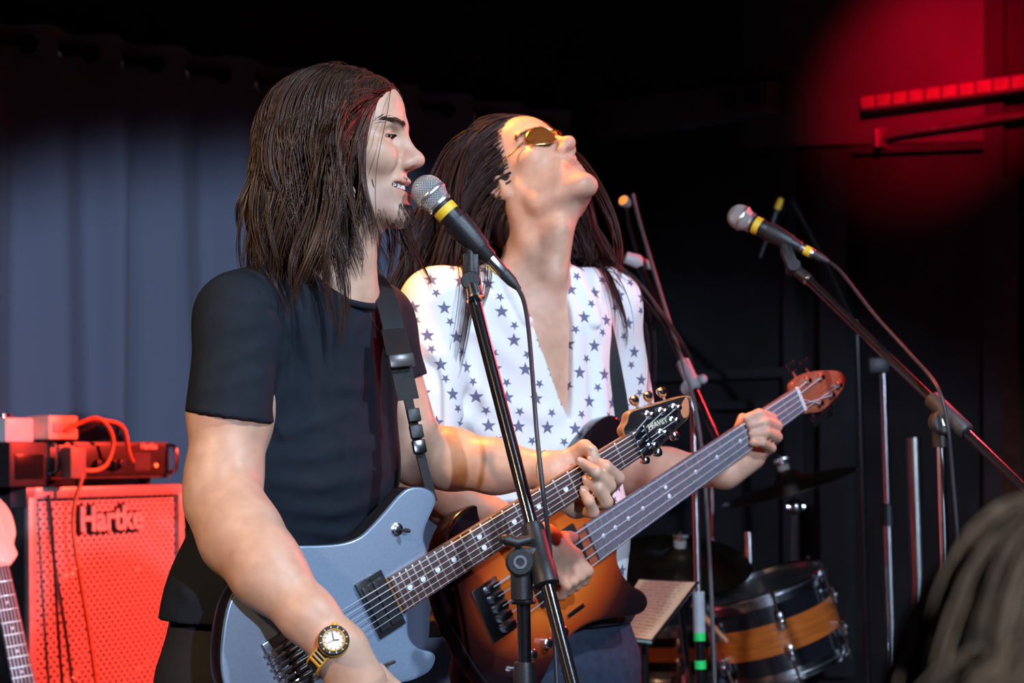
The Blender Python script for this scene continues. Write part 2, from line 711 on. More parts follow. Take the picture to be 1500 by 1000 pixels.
def curtain(name, s0, s1, label, depth, edge_fn=None, seed=0.0):
    t = thing(name, label, 'curtain', tuple(RA + DL * s0 - np.array([0, 0, RA[2]])), group=None)
    base = np.array(t.location)
    fine = [s_ + np.arange(-0.020, 0.0201, 0.0025) for s_ in EYELET_S if s0 < s_ < s1]
    ss = np.unique(np.round(np.concatenate([np.arange(s0, s1 + 0.001, 0.0105)] + fine), 4))
    ss = ss[(ss >= s0 - 1e-6) & (ss <= s1 + 1e-6)]
    zs = np.concatenate([[ROD_Z + 0.062, ROD_Z + 0.04], np.arange(0.030, -0.0301, -0.006) + ROD_Z, np.linspace(ROD_Z - 0.06, 0.02, 22)])
    V = []
    for side in (0, 1):
        for z in zs:
            s_use = ss.copy()
            if edge_fn:
                s_use = s0 + (ss - s0) * (edge_fn(z) - s0) / (s1 - s0)
            off = cloth_off(s_use, z, seed) + depth * min(max((ROD_Z - z) / 0.35, 0.0), 1.0) - side * 0.004
            pts = RA[None, :] * [1, 1, 0] + s_use[:, None] * DL[None, :] * [1, 1, 0] + off[:, None] * NL[None, :]
            pts[:, 2] = z
            V.append(pts)
    V = np.concatenate(V)
    n, m_ = len(ss), len(zs)
    Fq = []
    for side in (0, 1):
        o = side * n * m_
        for i in range(m_ - 1):
            for j in range(n - 1):
                q = (o + i * n + j, o + i * n + j + 1, o + (i + 1) * n + j + 1, o + (i + 1) * n + j)
                Fq.append(q if side == 0 else q[::-1])
    o2 = n * m_
    for i in range(m_ - 1):
        for j in (0, n - 1):
            Fq.append((i * n + j, (i + 1) * n + j, o2 + (i + 1) * n + j, o2 + i * n + j))
    for i in (0, m_ - 1):
        for j in range(n - 1):
            Fq.append((i * n + j, i * n + j + 1, o2 + i * n + j + 1, o2 + i * n + j))
    ring_c = []
    for s_ in EYELET_S:
        if s0 + 0.012 < s_ < s1 - 0.012:
            ring_c.append(RA + DL * s_ + NL * cloth_off(np.array([s_]), ROD_Z, seed)[0])
    Fq = np.array(Fq)
    fc = V[Fq].mean(1)
    keepf = np.ones(len(Fq), bool)
    for rc_ in ring_c:
        keepf &= np.linalg.norm(fc - rc_, axis=1) > 0.0205
    raw_mesh('cloth', V, Fq[keepf], CURT, t, True, base)
    for k, s in enumerate(EYELET_S):
        if s0 + 0.012 < s < s1 - 0.012:
            e = 0.004
            dn = (cloth_off(np.array([s + e]), ROD_Z, seed) - cloth_off(np.array([s - e]), ROD_Z, seed))[0] / (2 * e)
            tang = nz(DL + dn * NL)
            nrm = nz(np.cross(tang, (0, 0, 1)))
            c = RA + DL * s + NL * cloth_off(np.array([s]), ROD_Z, seed)[0]
            mb = MB().lathe(c - nrm * 0.004, nrm, [(-0.001, 0.019), (-0.001, 0.030), (0.0065, 0.030), (0.0095, 0.0275), (0.0095, 0.0215), (0.006, 0.019), (-0.001, 0.019)], 28, caps=False)
            mb.build('eyelet_ring', mat('ring_metal', (0.72, 0.68, 0.55), 0.22, 1.0, 0.05), t, 50, off=base)
    return t


s_seam = float(np.dot(ray_plane(166, 300, RA, NL) - RA, DL))
s_top = float(np.dot(ray_plane(150, 100, RA, NL) - RA, DL))


def edge1(z):
    return s_seam + 0.05 * np.clip((1.95 - z) / 1.6, 0, 1) - 0.02 * math.sin(z * 2.2)


curtain('stage_curtain', s_seam - 1.55, s_seam, 'grey-blue eyelet curtain panel behind the red-lit speaker cabinet', 0.05, edge1)
curtain('stage_curtain', s_seam + 0.006, float(np.dot(RB - RA, DL)) + 0.12, 'grey-blue eyelet curtain panel behind the long-haired singer', 0.0, None, 0.7)


# ---- right wall furniture, everything touching the wall plane
def W(px, py, d=0.0):
    return ray_plane(px, py, CORNER + NR * d, NR)


GREY_BOARD = mat('grey_board', (0.10, 0.105, 0.10), 0.7, 0, 0.5, 5, bump=0.3)
DARK_TRIM = mat('dark_trim', (0.03, 0.03, 0.032), 0.5, 0, 0.3, 6)


def wall_board(name, px0, px1, y0t, y0b, y1t, y1b, th, m, d0=0.0):
    """board on the right wall; corners from pixels on the wall plane"""
    q = [W(px0, y0t), W(px1, y1t), W(px1, y1b), W(px0, y0b)]
    mb = MB()
    a = [p + NR * (d0 + th) for p in q]
    b = [p + NR * d0 for p in q]
    mb.add(a + b, [(0, 1, 2, 3), (7, 6, 5, 4), (0, 4, 5, 1), (1, 5, 6, 2), (2, 6, 7, 3), (3, 7, 4, 0)])
    return struct(name, mb, m)


wall_board('trim_1', 855, 1150, 158, 214, 122, 166, 0.09, GREY_BOARD)       # long grey beam
wall_board('trim_2', 1158, 1176, 222, 940, 220, 940, 0.04, DARK_TRIM)
wall_board('trim_3', 1214, 1252, 222, 990, 220, 990, 0.05, DARK_TRIM)
wall_board('trim_4', 1448, 1476, -60, 1050, -60, 1050, 0.028, DARK_TRIM)
wall_board('trim_5', 905, 1158, 548, 562, 538, 552, 0.04, DARK_TRIM)        # ledge
wall_board('trim_6', 905, 1158, 590, 602, 586, 598, 0.05, DARK_TRIM)
wall_board('trim_7', 1095, 1448, -80, 216, -80, 207, 0.025, mat('dull_grey_panel', (0.08, 0.08, 0.08), 0.7, 0, 0.2, 3))
wall_board('trim_8', 1476, 1500, 262, 1000, 258, 1000, 0.03, mat('brown_door_panel', (0.05, 0.02, 0.01), 0.5, 0, 0.3))
wall_board('trim_9', 1252, 1448, 215, 226, 208, 219, 0.03, DARK_TRIM)

# connector plate at the beam end
t = thing('connector_plate', 'small plate with two round sockets at the end of the grey beam', 'wall plate', tuple(W(1112, 150)))
off = np.array(t.location)
e0 = 0.09
q = [W(1078, 134) + NR * e0, W(1146, 126) + NR * e0, W(1146, 162) + NR * e0, W(1078, 170) + NR * e0]
mb = MB().add(q + [p + NR * 0.008 for p in q], [(0, 1, 2, 3), (7, 6, 5, 4), (0, 4, 5, 1), (1, 5, 6, 2), (2, 6, 7, 3), (3, 7, 4, 0)])
mb.build('plate', mat('plate_grey', (0.08, 0.07, 0.07), 0.5, 0.3), t, 0, off=off)
for px, py in ((1096, 150), (1128, 146)):
    MB().lathe(W(px, py) + NR * (e0 + 0.008), NR, [(0, 0.026), (0.006, 0.026), (0.006, 0.018), (0.001, 0.017), (0.001, 0.002)], 20).build('socket', BLK_PLASTIC, t, 40, off=off)
MB().lathe(W(1136, 158) + NR * (e0 + 0.008), NR, [(0, 0.006), (0.003, 0.005)], 10).build('screw', CHROME, t, 40, off=off)

# triangular board standing on the beam
mb = MB()
tri = [W(812, 176), W(862, 78), W(905, 146), W(896, 190)]
mb.add([p + NR * 0.06 for p in tri] + [p + NR * 0.035 for p in tri], [(0, 1, 2, 3), (7, 6, 5, 4), (0, 4, 5, 1), (1, 5, 6, 2), (2, 6, 7, 3), (3, 7, 4, 0)])
tag(mb.build('triangular_panel', mat('dusty_panel', (0.05, 0.06, 0.055), 0.8, 0, 0.55, 14), None, 0, off=tri[0]), 'dusty dark triangular panel fixed to the wall above the grey beam', 'panel')

# batten of small lamp cells and the pipe under it, upper right
t = thing('cell_batten', 'long batten of small square cells on the red-lit wall', 'light batten', tuple(W(1390, 145)))
off = np.array(t.location)
p0, p1 = W(1284, 156), W(1530, 124)
dd = nz(p1 - p0)
L = np.linalg.norm(p1 - p0)
upv = nz(np.cross(NR, dd))
upv = upv if upv[2] > 0 else -upv
MB().box((p0 + p1) / 2 + NR * 0.062, (L / 2, 0.03, 0.026), (dd, NR, upv), 0.004).build('housing', mat('batten_body', (0.12, 0.1, 0.09), 0.5, 0.2), t, 40, off=off)
ncell = 10
for k in range(ncell):
    c = p0 + dd * (L * (k + 0.5) / ncell) + NR * 0.094
    MB().box(c, (L / ncell * 0.40, 0.005, 0.019), (dd, NR, upv), 0.003).build('cell', mat('cell_plastic', (0.32, 0.22, 0.13), 0.4, 0, 0.2), t, 40, off=off)
mb = MB().tube([W(1296, 206) + NR * 0.05, W(1330, 197) + NR * 0.05, W(1420, 184) + NR * 0.05, W(1530, 168) + NR * 0.05], 0.013, 10)
o = mb.build('wall_pipe', mat('old_pipe', (0.2, 0.17, 0.16), 0.4, 0.6, 0.3), None, 40, off=W(1296, 206))
tag(o, 'thin metal pipe running along the wall below the cell batten', 'pipe')
mb = MB()
c = W(1303, 205)
mb.box(c + NR * 0.050, (0.012, 0.024, 0.03), (DR, NR, (0, 0, 1)), 0.004)
mb.tube([c + NR * 0.07 + np.array([0, 0, -0.03]), c + NR * 0.07 + np.array([0, 0, 0.028]), c + NR * 0.05 + np.array([0, 0, 0.036]), c + NR * 0.02 + np.array([0, 0, 0.03])], 0.007, 8)
tag(mb.build('pipe_bracket', mat('bracket_metal', (0.5, 0.45, 0.42), 0.35, 0.8), None, 40, off=c), 'small metal bracket holding the end of the wall pipe', 'bracket')
# small ceiling hook far back
mb = MB()
c = np.array(ray_plane(693, 82, CORNER - DL * 0.9 + NL * 0.02, NL))
mb.box(c, (0.028, 0.012, 0.012), (DL, NL, (0, 0, 1)), 0.004).lathe(c, NL, [(0, 0.01), (0.03, 0.012), (0.034, 0.006)], 10)
tag(mb.build('wall_fitting', mat('dull_fitting', (0.22, 0.24, 0.23), 0.5, 0.3), None, 40, off=c), 'small pale fitting on the black wall above the curtain', 'fitting')
# little bulbs at the beam's left end
for px, py in ((791, 161), (806, 154)):
    c = W(px, py) + NR * 0.075
    mb = MB().ball(c, 0.008, 10, 6).lathe(c, -NR, [(0.005, 0.004), (0.026, 0.004)], 8)
    tag(mb.build('wall_stud', mat('stud_metal', (0.7, 0.72, 0.66), 0.25, 1.0), None, 40, off=c), 'tiny bright stud, the lower one of two beside the triangular panel' if py == 161 else 'tiny bright stud, the upper one of two beside the triangular panel', 'stud', 'studs beside the triangular panel')

# chrome support pole by the right wall
b0 = P(1342, 740, 5.55)
mb = MB().tube([(b0[0], b0[1], 0.012), (b0[0], b0[1], 1.22)], 0.021, 16)
t = thing('support_pole', 'thick polished pole standing upright beside the right wall', 'pole', (b0[0], b0[1], 0))
mb.build('pole', mat('worn_chrome', (0.45, 0.46, 0.44), 0.3, 1.0, 0.25, 6), t, 40, off=(b0[0], b0[1], 0))
MB().lathe((b0[0], b0[1], 0.0), (0, 0, 1), [(0, 0.06), (0.012, 0.06), (0.016, 0.03), (0.03, 0.024)], 20).build('foot_flange', STEEL, t, 40, off=(b0[0], b0[1], 0))
# ================================================================== amplifier, cabinet, little boxes
CL = P(40, 706, 4.9)
CRt = P(272, 718, 5.45)
CDIR = nz(np.array([CRt[0] - CL[0], CRt[1] - CL[1], 0]))
CN = np.array([CDIR[1], -CDIR[0], 0.0])      # front normal
CW = 0.62
CTOP = 1.135
CDEP = 0.40
c_org = np.array([CL[0], CL[1], 0.0])
cabM = frame(c_org, CDIR, -CN, (0, 0, 1))    # local x along front, y to the back, z up
BLK_TOLEX = mat('black_carpet_covering', (0.02, 0.02, 0.021), 0.85, 0, 0.3, 60, bump=0.4, bscale=500)

GR = bpy.data.materials.new('perforated_silver_grille')
GR.use_nodes = True
nt = GR.node_tree
bs = nt.nodes['Principled BSDF']
bs.inputs['Base Color'].default_value = (0.62, 0.60, 0.60, 1)
bs.inputs['Metallic'].default_value = 0.35
bs.inputs['Roughness'].default_value = 0.42
tc = nt.nodes.new('ShaderNodeTexCoord')
sep = nt.nodes.new('ShaderNodeSeparateXYZ')
nt.links.new(tc.outputs['Object'], sep.inputs[0])


def mth(nt, op, a, b=None, c=None):
    n = nt.nodes.new('ShaderNodeMath')
    n.operation = op
    for i, x in enumerate((a, b, c)):
        if x is None:
            continue
        if isinstance(x, (int, float)):
            n.inputs[i].default_value = x
        else:
            nt.links.new(x, n.inputs[i])
    return n.outputs[0]


def dots(nt, u, v, pu, pv, r, shift=0.0):
    a = mth(nt, 'SUBTRACT', mth(nt, 'FRACT', mth(nt, 'ADD', mth(nt, 'DIVIDE', u, pu), shift)), 0.5)
    b = mth(nt, 'SUBTRACT', mth(nt, 'FRACT', mth(nt, 'ADD', mth(nt, 'DIVIDE', v, pv), shift)), 0.5)
    a = mth(nt, 'MULTIPLY', a, pu)
    b = mth(nt, 'MULTIPLY', b, pv * 1.5)
    d = mth(nt, 'SQRT', mth(nt, 'ADD', mth(nt, 'MULTIPLY', a, a), mth(nt, 'MULTIPLY', b, b)))
    return mth(nt, 'LESS_THAN', d, r)


PU, PV = 0.0235, 0.0237
d1 = dots(nt, sep.outputs[0], sep.outputs[2], PU, PV, 0.0056, 0.0)
d2 = dots(nt, sep.outputs[0], sep.outputs[2], PU, PV, 0.0056, 0.5)
hole = mth(nt, 'MAXIMUM', d1, d2)
tr = nt.nodes.new('ShaderNodeBsdfTransparent')
mx = nt.nodes.new('ShaderNodeMixShader')
nt.links.new(hole, mx.inputs[0])
nt.links.new(bs.outputs[0], mx.inputs[1])
nt.links.new(tr.outputs[0], mx.inputs[2])
nt.links.new(mx.outputs[0], nt.nodes['Material Output'].inputs[0])

cab = thing('speaker_cabinet', 'tall bass speaker cabinet with perforated silver grille lit red', 'speaker cabinet', matrix=cabM)
t_ = 0.02
mb = MB()
mb.box((CW / 2, CDEP - 0.01, CTOP / 2 + 0.02), (CW / 2, 0.01, CTOP / 2 - 0.02))
for x in (t_ / 2, CW - t_ / 2):
    mb.box((x, CDEP / 2, CTOP / 2 + 0.02), (t_ / 2, CDEP / 2, CTOP / 2 - 0.02), None, 0.004)
for z in (0.04 + t_ / 2, CTOP - t_ / 2):
    mb.box((CW / 2, CDEP / 2, z), (CW / 2, CDEP / 2, t_ / 2), None, 0.004)
mb.build('body', BLK_TOLEX, cab)
MB().box((CW / 2, 0.06, CTOP / 2 + 0.02), (CW / 2 - t_, 0.008, CTOP / 2 - 0.04)).build('baffle', mat('baffle_black', (0.008, 0.008, 0.008), 0.8), cab, 0)
MB().box((CW / 2, 0.012, CTOP / 2 + 0.02), (CW / 2 - 0.012, 0.0015, CTOP / 2 - 0.032)).build('grille', GR, cab, 0)
fr = MB()
for x in (0.014, CW - 0.014):
    fr.box((x, 0.004, CTOP / 2 + 0.02), (0.014, 0.009, CTOP / 2 - 0.022), None, 0.003)
for z in (0.056, CTOP - 0.016):
    fr.box((CW / 2, 0.004, z), (CW / 2, 0.009, 0.014), None, 0.003)
fr.build('grille_frame', mat('silver_trim', (0.5, 0.48, 0.48), 0.4, 0.4), cab)
ALU = mat('aluminium_cone', (0.35, 0.35, 0.36), 0.35, 1.0, 0.05)
for ix in (0.17, CW - 0.17):
    for iz in range(4):
        z = 0.20 + iz * 0.265
        cone = MB().lathe((ix, 0.052, z), (0, -1, 0), [(0, 0.125), (0.006, 0.125), (0.012, 0.115), (0.004, 0.105), (-0.012, 0.045), (-0.004, 0.03), (0.001, 0.0)], 32, caps=False)
        cone.build('speaker_cone', ALU, cab)
        MB().torus((ix, 0.043, z), (0, 1, 0), 0.117, 0.008, 32, 6).build('cone_surround', BLK_RUBBER, cab)
for x in (0.05, CW - 0.05):
    for y in (0.05, CDEP - 0.05):
        MB().lathe((x, y, 0), (0, 0, 1), [(0, 0.025), (0.042, 0.03)], 16).build('foot', BLK_RUBBER, cab)
for x in (0.0, CW):
    for z in (0.05, CTOP - 0.01):
        MB().box((x, 0.025, z - 0.016), (0.006, 0.028, 0.024), None, 0.005).build('corner_guard', mat('corner_steel', (0.35, 0.34, 0.35), 0.35, 0.9), cab)
rotF = Matrix.Rotation(math.pi / 2, 4, 'X')
text_part('Hartke', 0.088, mat('silver_badge', (0.6, 0.6, 0.6), 0.4), cab, Matrix.Translation((0.315, 0.000, CTOP - 0.088)) @ rotF, 0.003, 'badge_lettering', 0.0025)
text_part('Hartke', 0.088, BLK_PLASTIC, cab, Matrix.Translation((0.315, 0.006, CTOP - 0.088)) @ rotF, 0.002, 'badge_outline', 0.0075)

# amplifier head on top
ax0, aw, ah, ad = 0.085, 0.50, 0.105, 0.30
amp = thing('amplifier_head', 'black bass amplifier head with knobs on top of the tall cabinet', 'amplifier', matrix=cabM @ Matrix.Translation((ax0, 0.02, CTOP)))
AMP_M = mat('amp_case', (0.10, 0.10, 0.105), 0.45, 0.3, 0.2, 30)
MB().box((aw / 2, ad / 2, ah / 2 + 0.012), (aw / 2, ad / 2, ah / 2 - 0.004), None, 0.006).build('case', AMP_M, amp)
MB().box((aw / 2, -0.003, ah / 2 + 0.012), (aw / 2 - 0.012, 0.004, ah / 2 - 0.014), None, 0.002).build('front_panel', mat('amp_panel', (0.05, 0.05, 0.052), 0.35, 0.4), amp)
for x in (0.015, aw - 0.015):
    MB().tube(spline([(x, -0.004, 0.03), (x, -0.03, 0.04), (x, -0.03, 0.095), (x, -0.004, 0.105)], 12), 0.006, 8).build('handle', CHROME, amp)
for x in (0.06, aw - 0.06):
    for y in (0.04, ad - 0.04):
        MB().lathe((x, y, 0), (0, 0, 1), [(0, 0.014), (0.016, 0.016)], 12).build('foot', BLK_RUBBER, amp)
for i, x in enumerate((0.095, 0.125, 0.185, 0.215, 0.245, 0.275)):
    k = MB().lathe((x, -0.006, 0.055), (0, -1, 0), [(0, 0.0125), (0.004, 0.012), (0.016, 0.0105), (0.017, 0.008)], 14).build('knob', BLK_PLASTIC, amp)
    MB().lathe((x, -0.023, 0.055), (0, -1, 0), [(0, 0.008), (0.0015, 0.007)], 12).build('knob_cap', CHROME, k)
MB().box((0.37, -0.007, 0.06), (0.033, 0.003, 0.024), None, 0.002).build('meter_window', mat('meter_glass', (0.09, 0.09, 0.1), 0.1, 0), amp)
MB().lathe((0.43, -0.006, 0.05), (0, -1, 0), [(0, 0.006), (0.004, 0.005)], 10).build('power_light', mat('red_led', (0.9, 0.05, 0.02), 0.3, emit=(1.0, 0.08, 0.02, 5)), amp)
MB().lathe((0.32, -0.006, 0.06), (0, -1, 0), [(0, 0.009), (0.005, 0.008), (0.005, 0.005), (0.001, 0.004)], 12).build('input_jack', CHROME, amp)
text_part('Hartke', 0.024, WHITE_P, amp, Matrix.Translation((0.40, -0.0075, ah - 0.004)) @ rotF, 0.0006, 'brand_lettering', 0.0006)

# effect boxes to the left of / on the amp
bx = thing('rack_unit', 'low black box standing left of the amplifier head', 'box', matrix=cabM @ Matrix.Translation((-0.075, -0.012, CTOP)))
MB().box((0.068, 0.19, 0.055), (0.068, 0.19, 0.055), None, 0.006).build('case', mat('rack_black', (0.02, 0.018, 0.018), 0.5), bx)
MB().box((0.068, -0.001, 0.05), (0.05, 0.002, 0.03), None, 0.001).build('face_plate', BLK_METAL, bx)
pb = thing('white_pedal_box', 'small white pedal box lying on the low black box', 'pedal', matrix=cabM @ Matrix.Translation((-0.07, 0.0, CTOP + 0.11)))
MB().box((0.05, 0.05, 0.03), (0.05, 0.045, 0.03), None, 0.005).build('case', WHITE_P, pb)
MB().lathe((0.03, 0.04, 0.06), (0, 0, 1), [(0, 0.009), (0.01, 0.008)], 12).build('foot_switch', CHROME, pb)
MB().lathe((0.075, 0.06, 0.06), (0, 0, 1), [(0, 0.008), (0.012, 0.007)], 12).build('knob', BLK_PLASTIC, pb)
pb2 = thing('cream_junction_box', 'cream wireless receiver box beside the white pedal box', 'receiver box', matrix=cabM @ Matrix.Translation((0.052, -0.01, CTOP + 0.117)))
MB().box((0.07, 0.04, 0.03), (0.055, 0.04, 0.03), None, 0.005).build('case', mat('cream_plastic', (0.7, 0.55, 0.42), 0.4), pb2)
MB().box((0.07, -0.002, 0.03), (0.04, 0.002, 0.012), None, 0.001).build('label_plate', mat('grey_label', (0.4, 0.35, 0.33), 0.5), pb2)
for x in (0.04, 0.1):
    MB().box((x, 0.04, -0.0035), (0.008, 0.02, 0.0035)).build('rubber_pad', BLK_RUBBER, pb2)


def cable(name, pts, r, m, label, cat='cable', n=60, group=None):
    s = spline(pts, n)
    o = MB().tube(s, r, 8).build(name, m, None, 60, off=s[0])
    return tag(o, label, cat, group)


def CP(x, y, z):
    return c_org + CDIR * x - CN * y + np.array([0, 0, z])


ORANGE_C = mat('orange_cable', (0.75, 0.32, 0.14), 0.45)
cable('patch_cable', [CP(0.11, -0.02, CTOP + 0.045), CP(0.13, -0.06, CTOP + 0.03), CP(0.125, -0.035, CTOP - 0.1), CP(0.19, -0.035, CTOP - 0.4), CP(0.25, -0.04, CTOP - 0.75), CP(0.26, -0.06, CTOP - 1.05), CP(0.3, -0.2, 0.01), CP(0.5, -0.5, 0.008)], 0.0055, ORANGE_C, 'orange cable hanging down the front of the silver grille')
cable('patch_cable', [CP(0.15, 0.0, CTOP + 0.15), CP(0.22, -0.04, CTOP + 0.165), CP(0.30, -0.05, CTOP + 0.15), CP(0.33, -0.045, CTOP + 0.09), CP(0.365, -0.03, CTOP + 0.06)], 0.005, ORANGE_C, 'short cable arching from the receiver box to the amplifier knobs')
cable('patch_cable', [CP(0.12, -0.012, CTOP + 0.14), CP(0.2, -0.05, CTOP + 0.17), CP(0.25, -0.06, CTOP + 0.12), CP(0.22, -0.06, CTOP + 0.05), CP(0.15, -0.05, CTOP + 0.04), CP(0.125, -0.04, CTOP + 0.08)], 0.0055, ORANGE_C, 'orange cable looped beside the amplifier front')
cable('patch_cable', [CP(0.2, 0.06, CTOP + 0.12), CP(0.28, 0.0, CTOP + 0.16), CP(0.33, -0.01, CTOP + 0.15), CP(0.345, 0.02, CTOP + 0.118), CP(0.37, 0.08, CTOP + 0.116)], 0.005, BLK_RUBBER, 'thin black cable arching over the amplifier top')
cable('patch_cable', [CP(0.062, -0.012, CTOP - 0.02), CP(0.07, -0.016, CTOP - 0.1), CP(0.095, -0.016, CTOP - 0.4), CP(0.13, -0.016, CTOP - 0.7), CP(0.15, -0.03, 0.02), CP(0.2, -0.1, 0.008)], 0.0042, BLK_RUBBER, 'thin black cable hanging over the left of the grille')
mb = MB().lathe(CP(0.11, -0.008, CTOP + 0.045), -CDIR * 0.1 + CN, [(-0.005, 0.01), (0.03, 0.01), (0.04, 0.006)], 12)
mb.box(CP(0.115, -0.047, CTOP + 0.058), (0.03, 0.018, 0.04), (CDIR, CN, (0, 0, 1)), 0.006)
tag(mb.build('plug_pack', mat('plug_pack_plastic', (0.24, 0.22, 0.21), 0.45), None, 40, off=CP(0.11, -0.03, CTOP)), 'chunky power plug hanging at the left of the amplifier front', 'plug')
# ================================================================== guitars
ROSEWOOD = mat('rosewood', (0.075, 0.035, 0.03), 0.4, 0, 0.45, 14, bump=0.15, stretch=(3, 40, 10))
MAPLE = mat('maple_neck', (0.35, 0.17, 0.06), 0.35, 0, 0.15, 8, coat=0.4, stretch=(2, 20, 20))
PEARL = mat('pearl_dot', (0.85, 0.87, 0.88), 0.25, 0, 0.05)
STRING = mat('string_steel', (0.75, 0.78, 0.85), 0.35, 0.5, 0.03)
LEATHER = mat('brown_leather', (0.2, 0.09, 0.03), 0.55, 0, 0.3, 40, bump=0.3)
WEBBING = mat('black_webbing', (0.014, 0.014, 0.016), 0.7, 0, 0.3, 300, bump=0.5, bscale=900)


def solve_far(B, px, py, L, far=True):
    lo, hi = (B[1], B[1] + L) if far else (B[1] - L, B[1])
    for _ in range(60):
        m_ = (lo + hi) / 2
        d = np.linalg.norm(P(px, py, m_) - B)
        if far:
            lo, hi = (m_, hi) if d < L else (lo, m_)
        else:
            lo, hi = (lo, m_) if d < L else (m_, hi)
    return P(px, py, (lo + hi) / 2)


def guitar_axes(B, N, tilt=0.0):
    a = nz(N - B)
    n = nz(np.array([a[1], -a[0], 0]))
    if n[1] > 0:
        n = -n
    y = np.cross(n, a)
    n2 = n * math.cos(tilt) + y * math.sin(tilt)
    return a, np.cross(n2, a), n2


def to_local(M, p):
    Mi = np.array(M.inverted())
    p = np.asarray(p, float)
    return p @ Mi[:3, :3].T + Mi[:3, 3]


def neck_parts(g, scale, nf, w_nut, w_end, nstr, dot_r, wood, board, fret_m=NICKEL_FRET, ztop=0.011, string_r=0.0005, bridge_w=0.052, str_m=STRING, head_len=0.15, head_pts=None, neck_back=0.0):
    fx = lambda k: scale * (2 ** (-k / 12.0))            # distance of fret k from the bridge
    xe = fx(nf) - 0.006
    hw = lambda x: 0.5 * (w_nut + (w_end - w_nut) * (scale - x) / (scale - xe))
    # fretboard
    MB().prism([(xe, -hw(xe)), (scale, -hw(scale)), (scale, hw(scale)), (xe, hw(xe))], ztop - 0.006, ztop, 0.0008, 2).build('fretboard', board, g)
    # neck back: half-round
    vs_, fs_ = [], []
    xs = np.linspace(xe - neck_back, scale + 0.012, 12)
    for x in xs:
        h = hw(min(max(x, xe), scale))
        for k in range(11):
            a = math.pi * k / 10
            vs_.append((x, h * math.cos(a), ztop - 0.006 - 0.019 * math.sin(a) ** 0.8))
    for i in range(len(xs) - 1):
        for k in range(10):
            fs_.append((i * 11 + k, (i + 1) * 11 + k, (i + 1) * 11 + k + 1, i * 11 + k + 1))
        fs_.append((i * 11, i * 11 + 10, (i + 1) * 11 + 10, (i + 1) * 11))
    fs_.append(tuple(range(11)))
    fs_.append(tuple((len(xs) - 1) * 11 + k for k in range(11))[::-1])
    MB().add(vs_, fs_).build('neck', wood, g)
    for k in range(1, nf + 1):
        x = fx(k)
        MB().box((x, 0, ztop + 0.0003), (0.0013, hw(x) - 0.001, 0.0009), None, 0.0004).build('fret', fret_m, g)
    for k in [3, 5, 7, 9, 12, 15, 17, 19, 21]:
        if k > nf:
            continue
        x = (fx(k) + fx(k - 1)) / 2
        for yy in ((-0.009, 0.009) if k == 12 else (0,)):
            MB().lathe((x, yy, ztop - 0.0005), (0, 0, 1), [(0, dot_r), (0.0009, dot_r), (0.0011, dot_r * 0.9)], 16).build('inlay_dot', PEARL, g)
    for i in range(nstr):
        t = -1 + 2 * i / (nstr - 1)
        y0, y1 = t * bridge_w / 2, t * (w_nut / 2 - 0.004)
        pts = [(-0.012, y0, ztop + 0.001), (0.0, y0, ztop + 0.003), (scale, y1, ztop + 0.0016)]
        if head_pts is not None:
            pts.append(head_pts[i])
        r = string_r * (1 + 0.9 * (i / (nstr - 1)))
        MB().tube(pts, r, 6).build('string', str_m, g)
    return fx, hw


# ---------------------------------------------------------------- the singer's guitar
GB = P(432, 962, 2.80)
GN = solve_far(GB, 927, 651, 0.648)
GA, GY, GZ = guitar_axes(GB, GN, 0.0)
GM = frame(GB, GA, GY, GZ)
guitar = thing('electric_guitar', 'silver electric guitar with dark rosewood neck held by the singer', 'guitar', matrix=GM)


def gpx(px, py, z=0.0):
    return to_local(GM, ray_plane(px, py, GB + GZ * z, GZ))


body_px = [(625, 811), (620, 789), (623, 770), (633, 747), (638, 733), (633, 720), (617, 713), (598, 715), (582, 728), (566, 747), (546, 769),
           (527, 786), (502, 795), (470, 798), (425, 800), (390, 812), (366, 832), (348, 859), (335, 885), (327, 923), (324, 968), (330, 1006), (350, 1042), (386, 1068),
           (432, 1076), (478, 1064), (512, 1040), (535, 1015), (556, 1003), (580, 1000), (604, 995), (628, 983), (637, 966), (633, 955), (614, 949), (601, 936), (597, 917), (598, 880), (612, 850)]
ol = np.array([gpx(*p)[:2] for p in body_px])
ol = spline(ol, 150, True)
SILVER = mat('silver_metallic_paint', (0.27, 0.35, 0.46), 0.33, 0.3, 0.05, 200, coat=0.6)
MB().prism(ol, -0.045, -0.004, 0.006, 3).build('body_back', mat('black_gloss_sides', (0.012, 0.011, 0.013), 0.2, 0, 0.2, coat=0.5), guitar)
# silver top, rounded at the rim
MB().prism(ol * 1.0, -0.0042, 0.0, 0.004, 4).build('body_top', SILVER, guitar)

hp = [(910, 634), (915, 618), (921, 603), (950, 594), (1004, 579), (1007, 593), (1006, 612), (985, 633), (958, 662), (947, 669), (934, 664)]
hol = np.array([gpx(x, y, 0.0)[:2] for x, y in hp])
hol = spline(hol, 60, True)
MB().prism(hol, -0.012, 0.004, 0.0015, 2).build('headstock', MAPLE, guitar)
ins = hol.mean(0) + (hol - hol.mean(0)) * 0.95
MB().prism(ins, 0.0042, 0.0055, 0.0004, 1).build('headstock_face', mat('headstock_black', (0.02, 0.016, 0.018), 0.25, 0, 0.2, coat=0.4), guitar)
# copper arc at the end of the headstock
arc = np.array([gpx(x, y)[:2] for x, y in [(1003, 582), (1006, 594), (1004, 609), (998, 612), (994, 604), (995, 593), (999, 585)]])
MB().prism(spline(arc, 28, True), 0.0056, 0.0066, 0.0003, 1).build('headstock_tip_inlay', mat('copper_wood', (0.55, 0.2, 0.1), 0.4), guitar)
post_px = [(946, 607.5), (965.5, 602.5), (985, 597), (982, 616), (965.5, 634), (950, 652)]
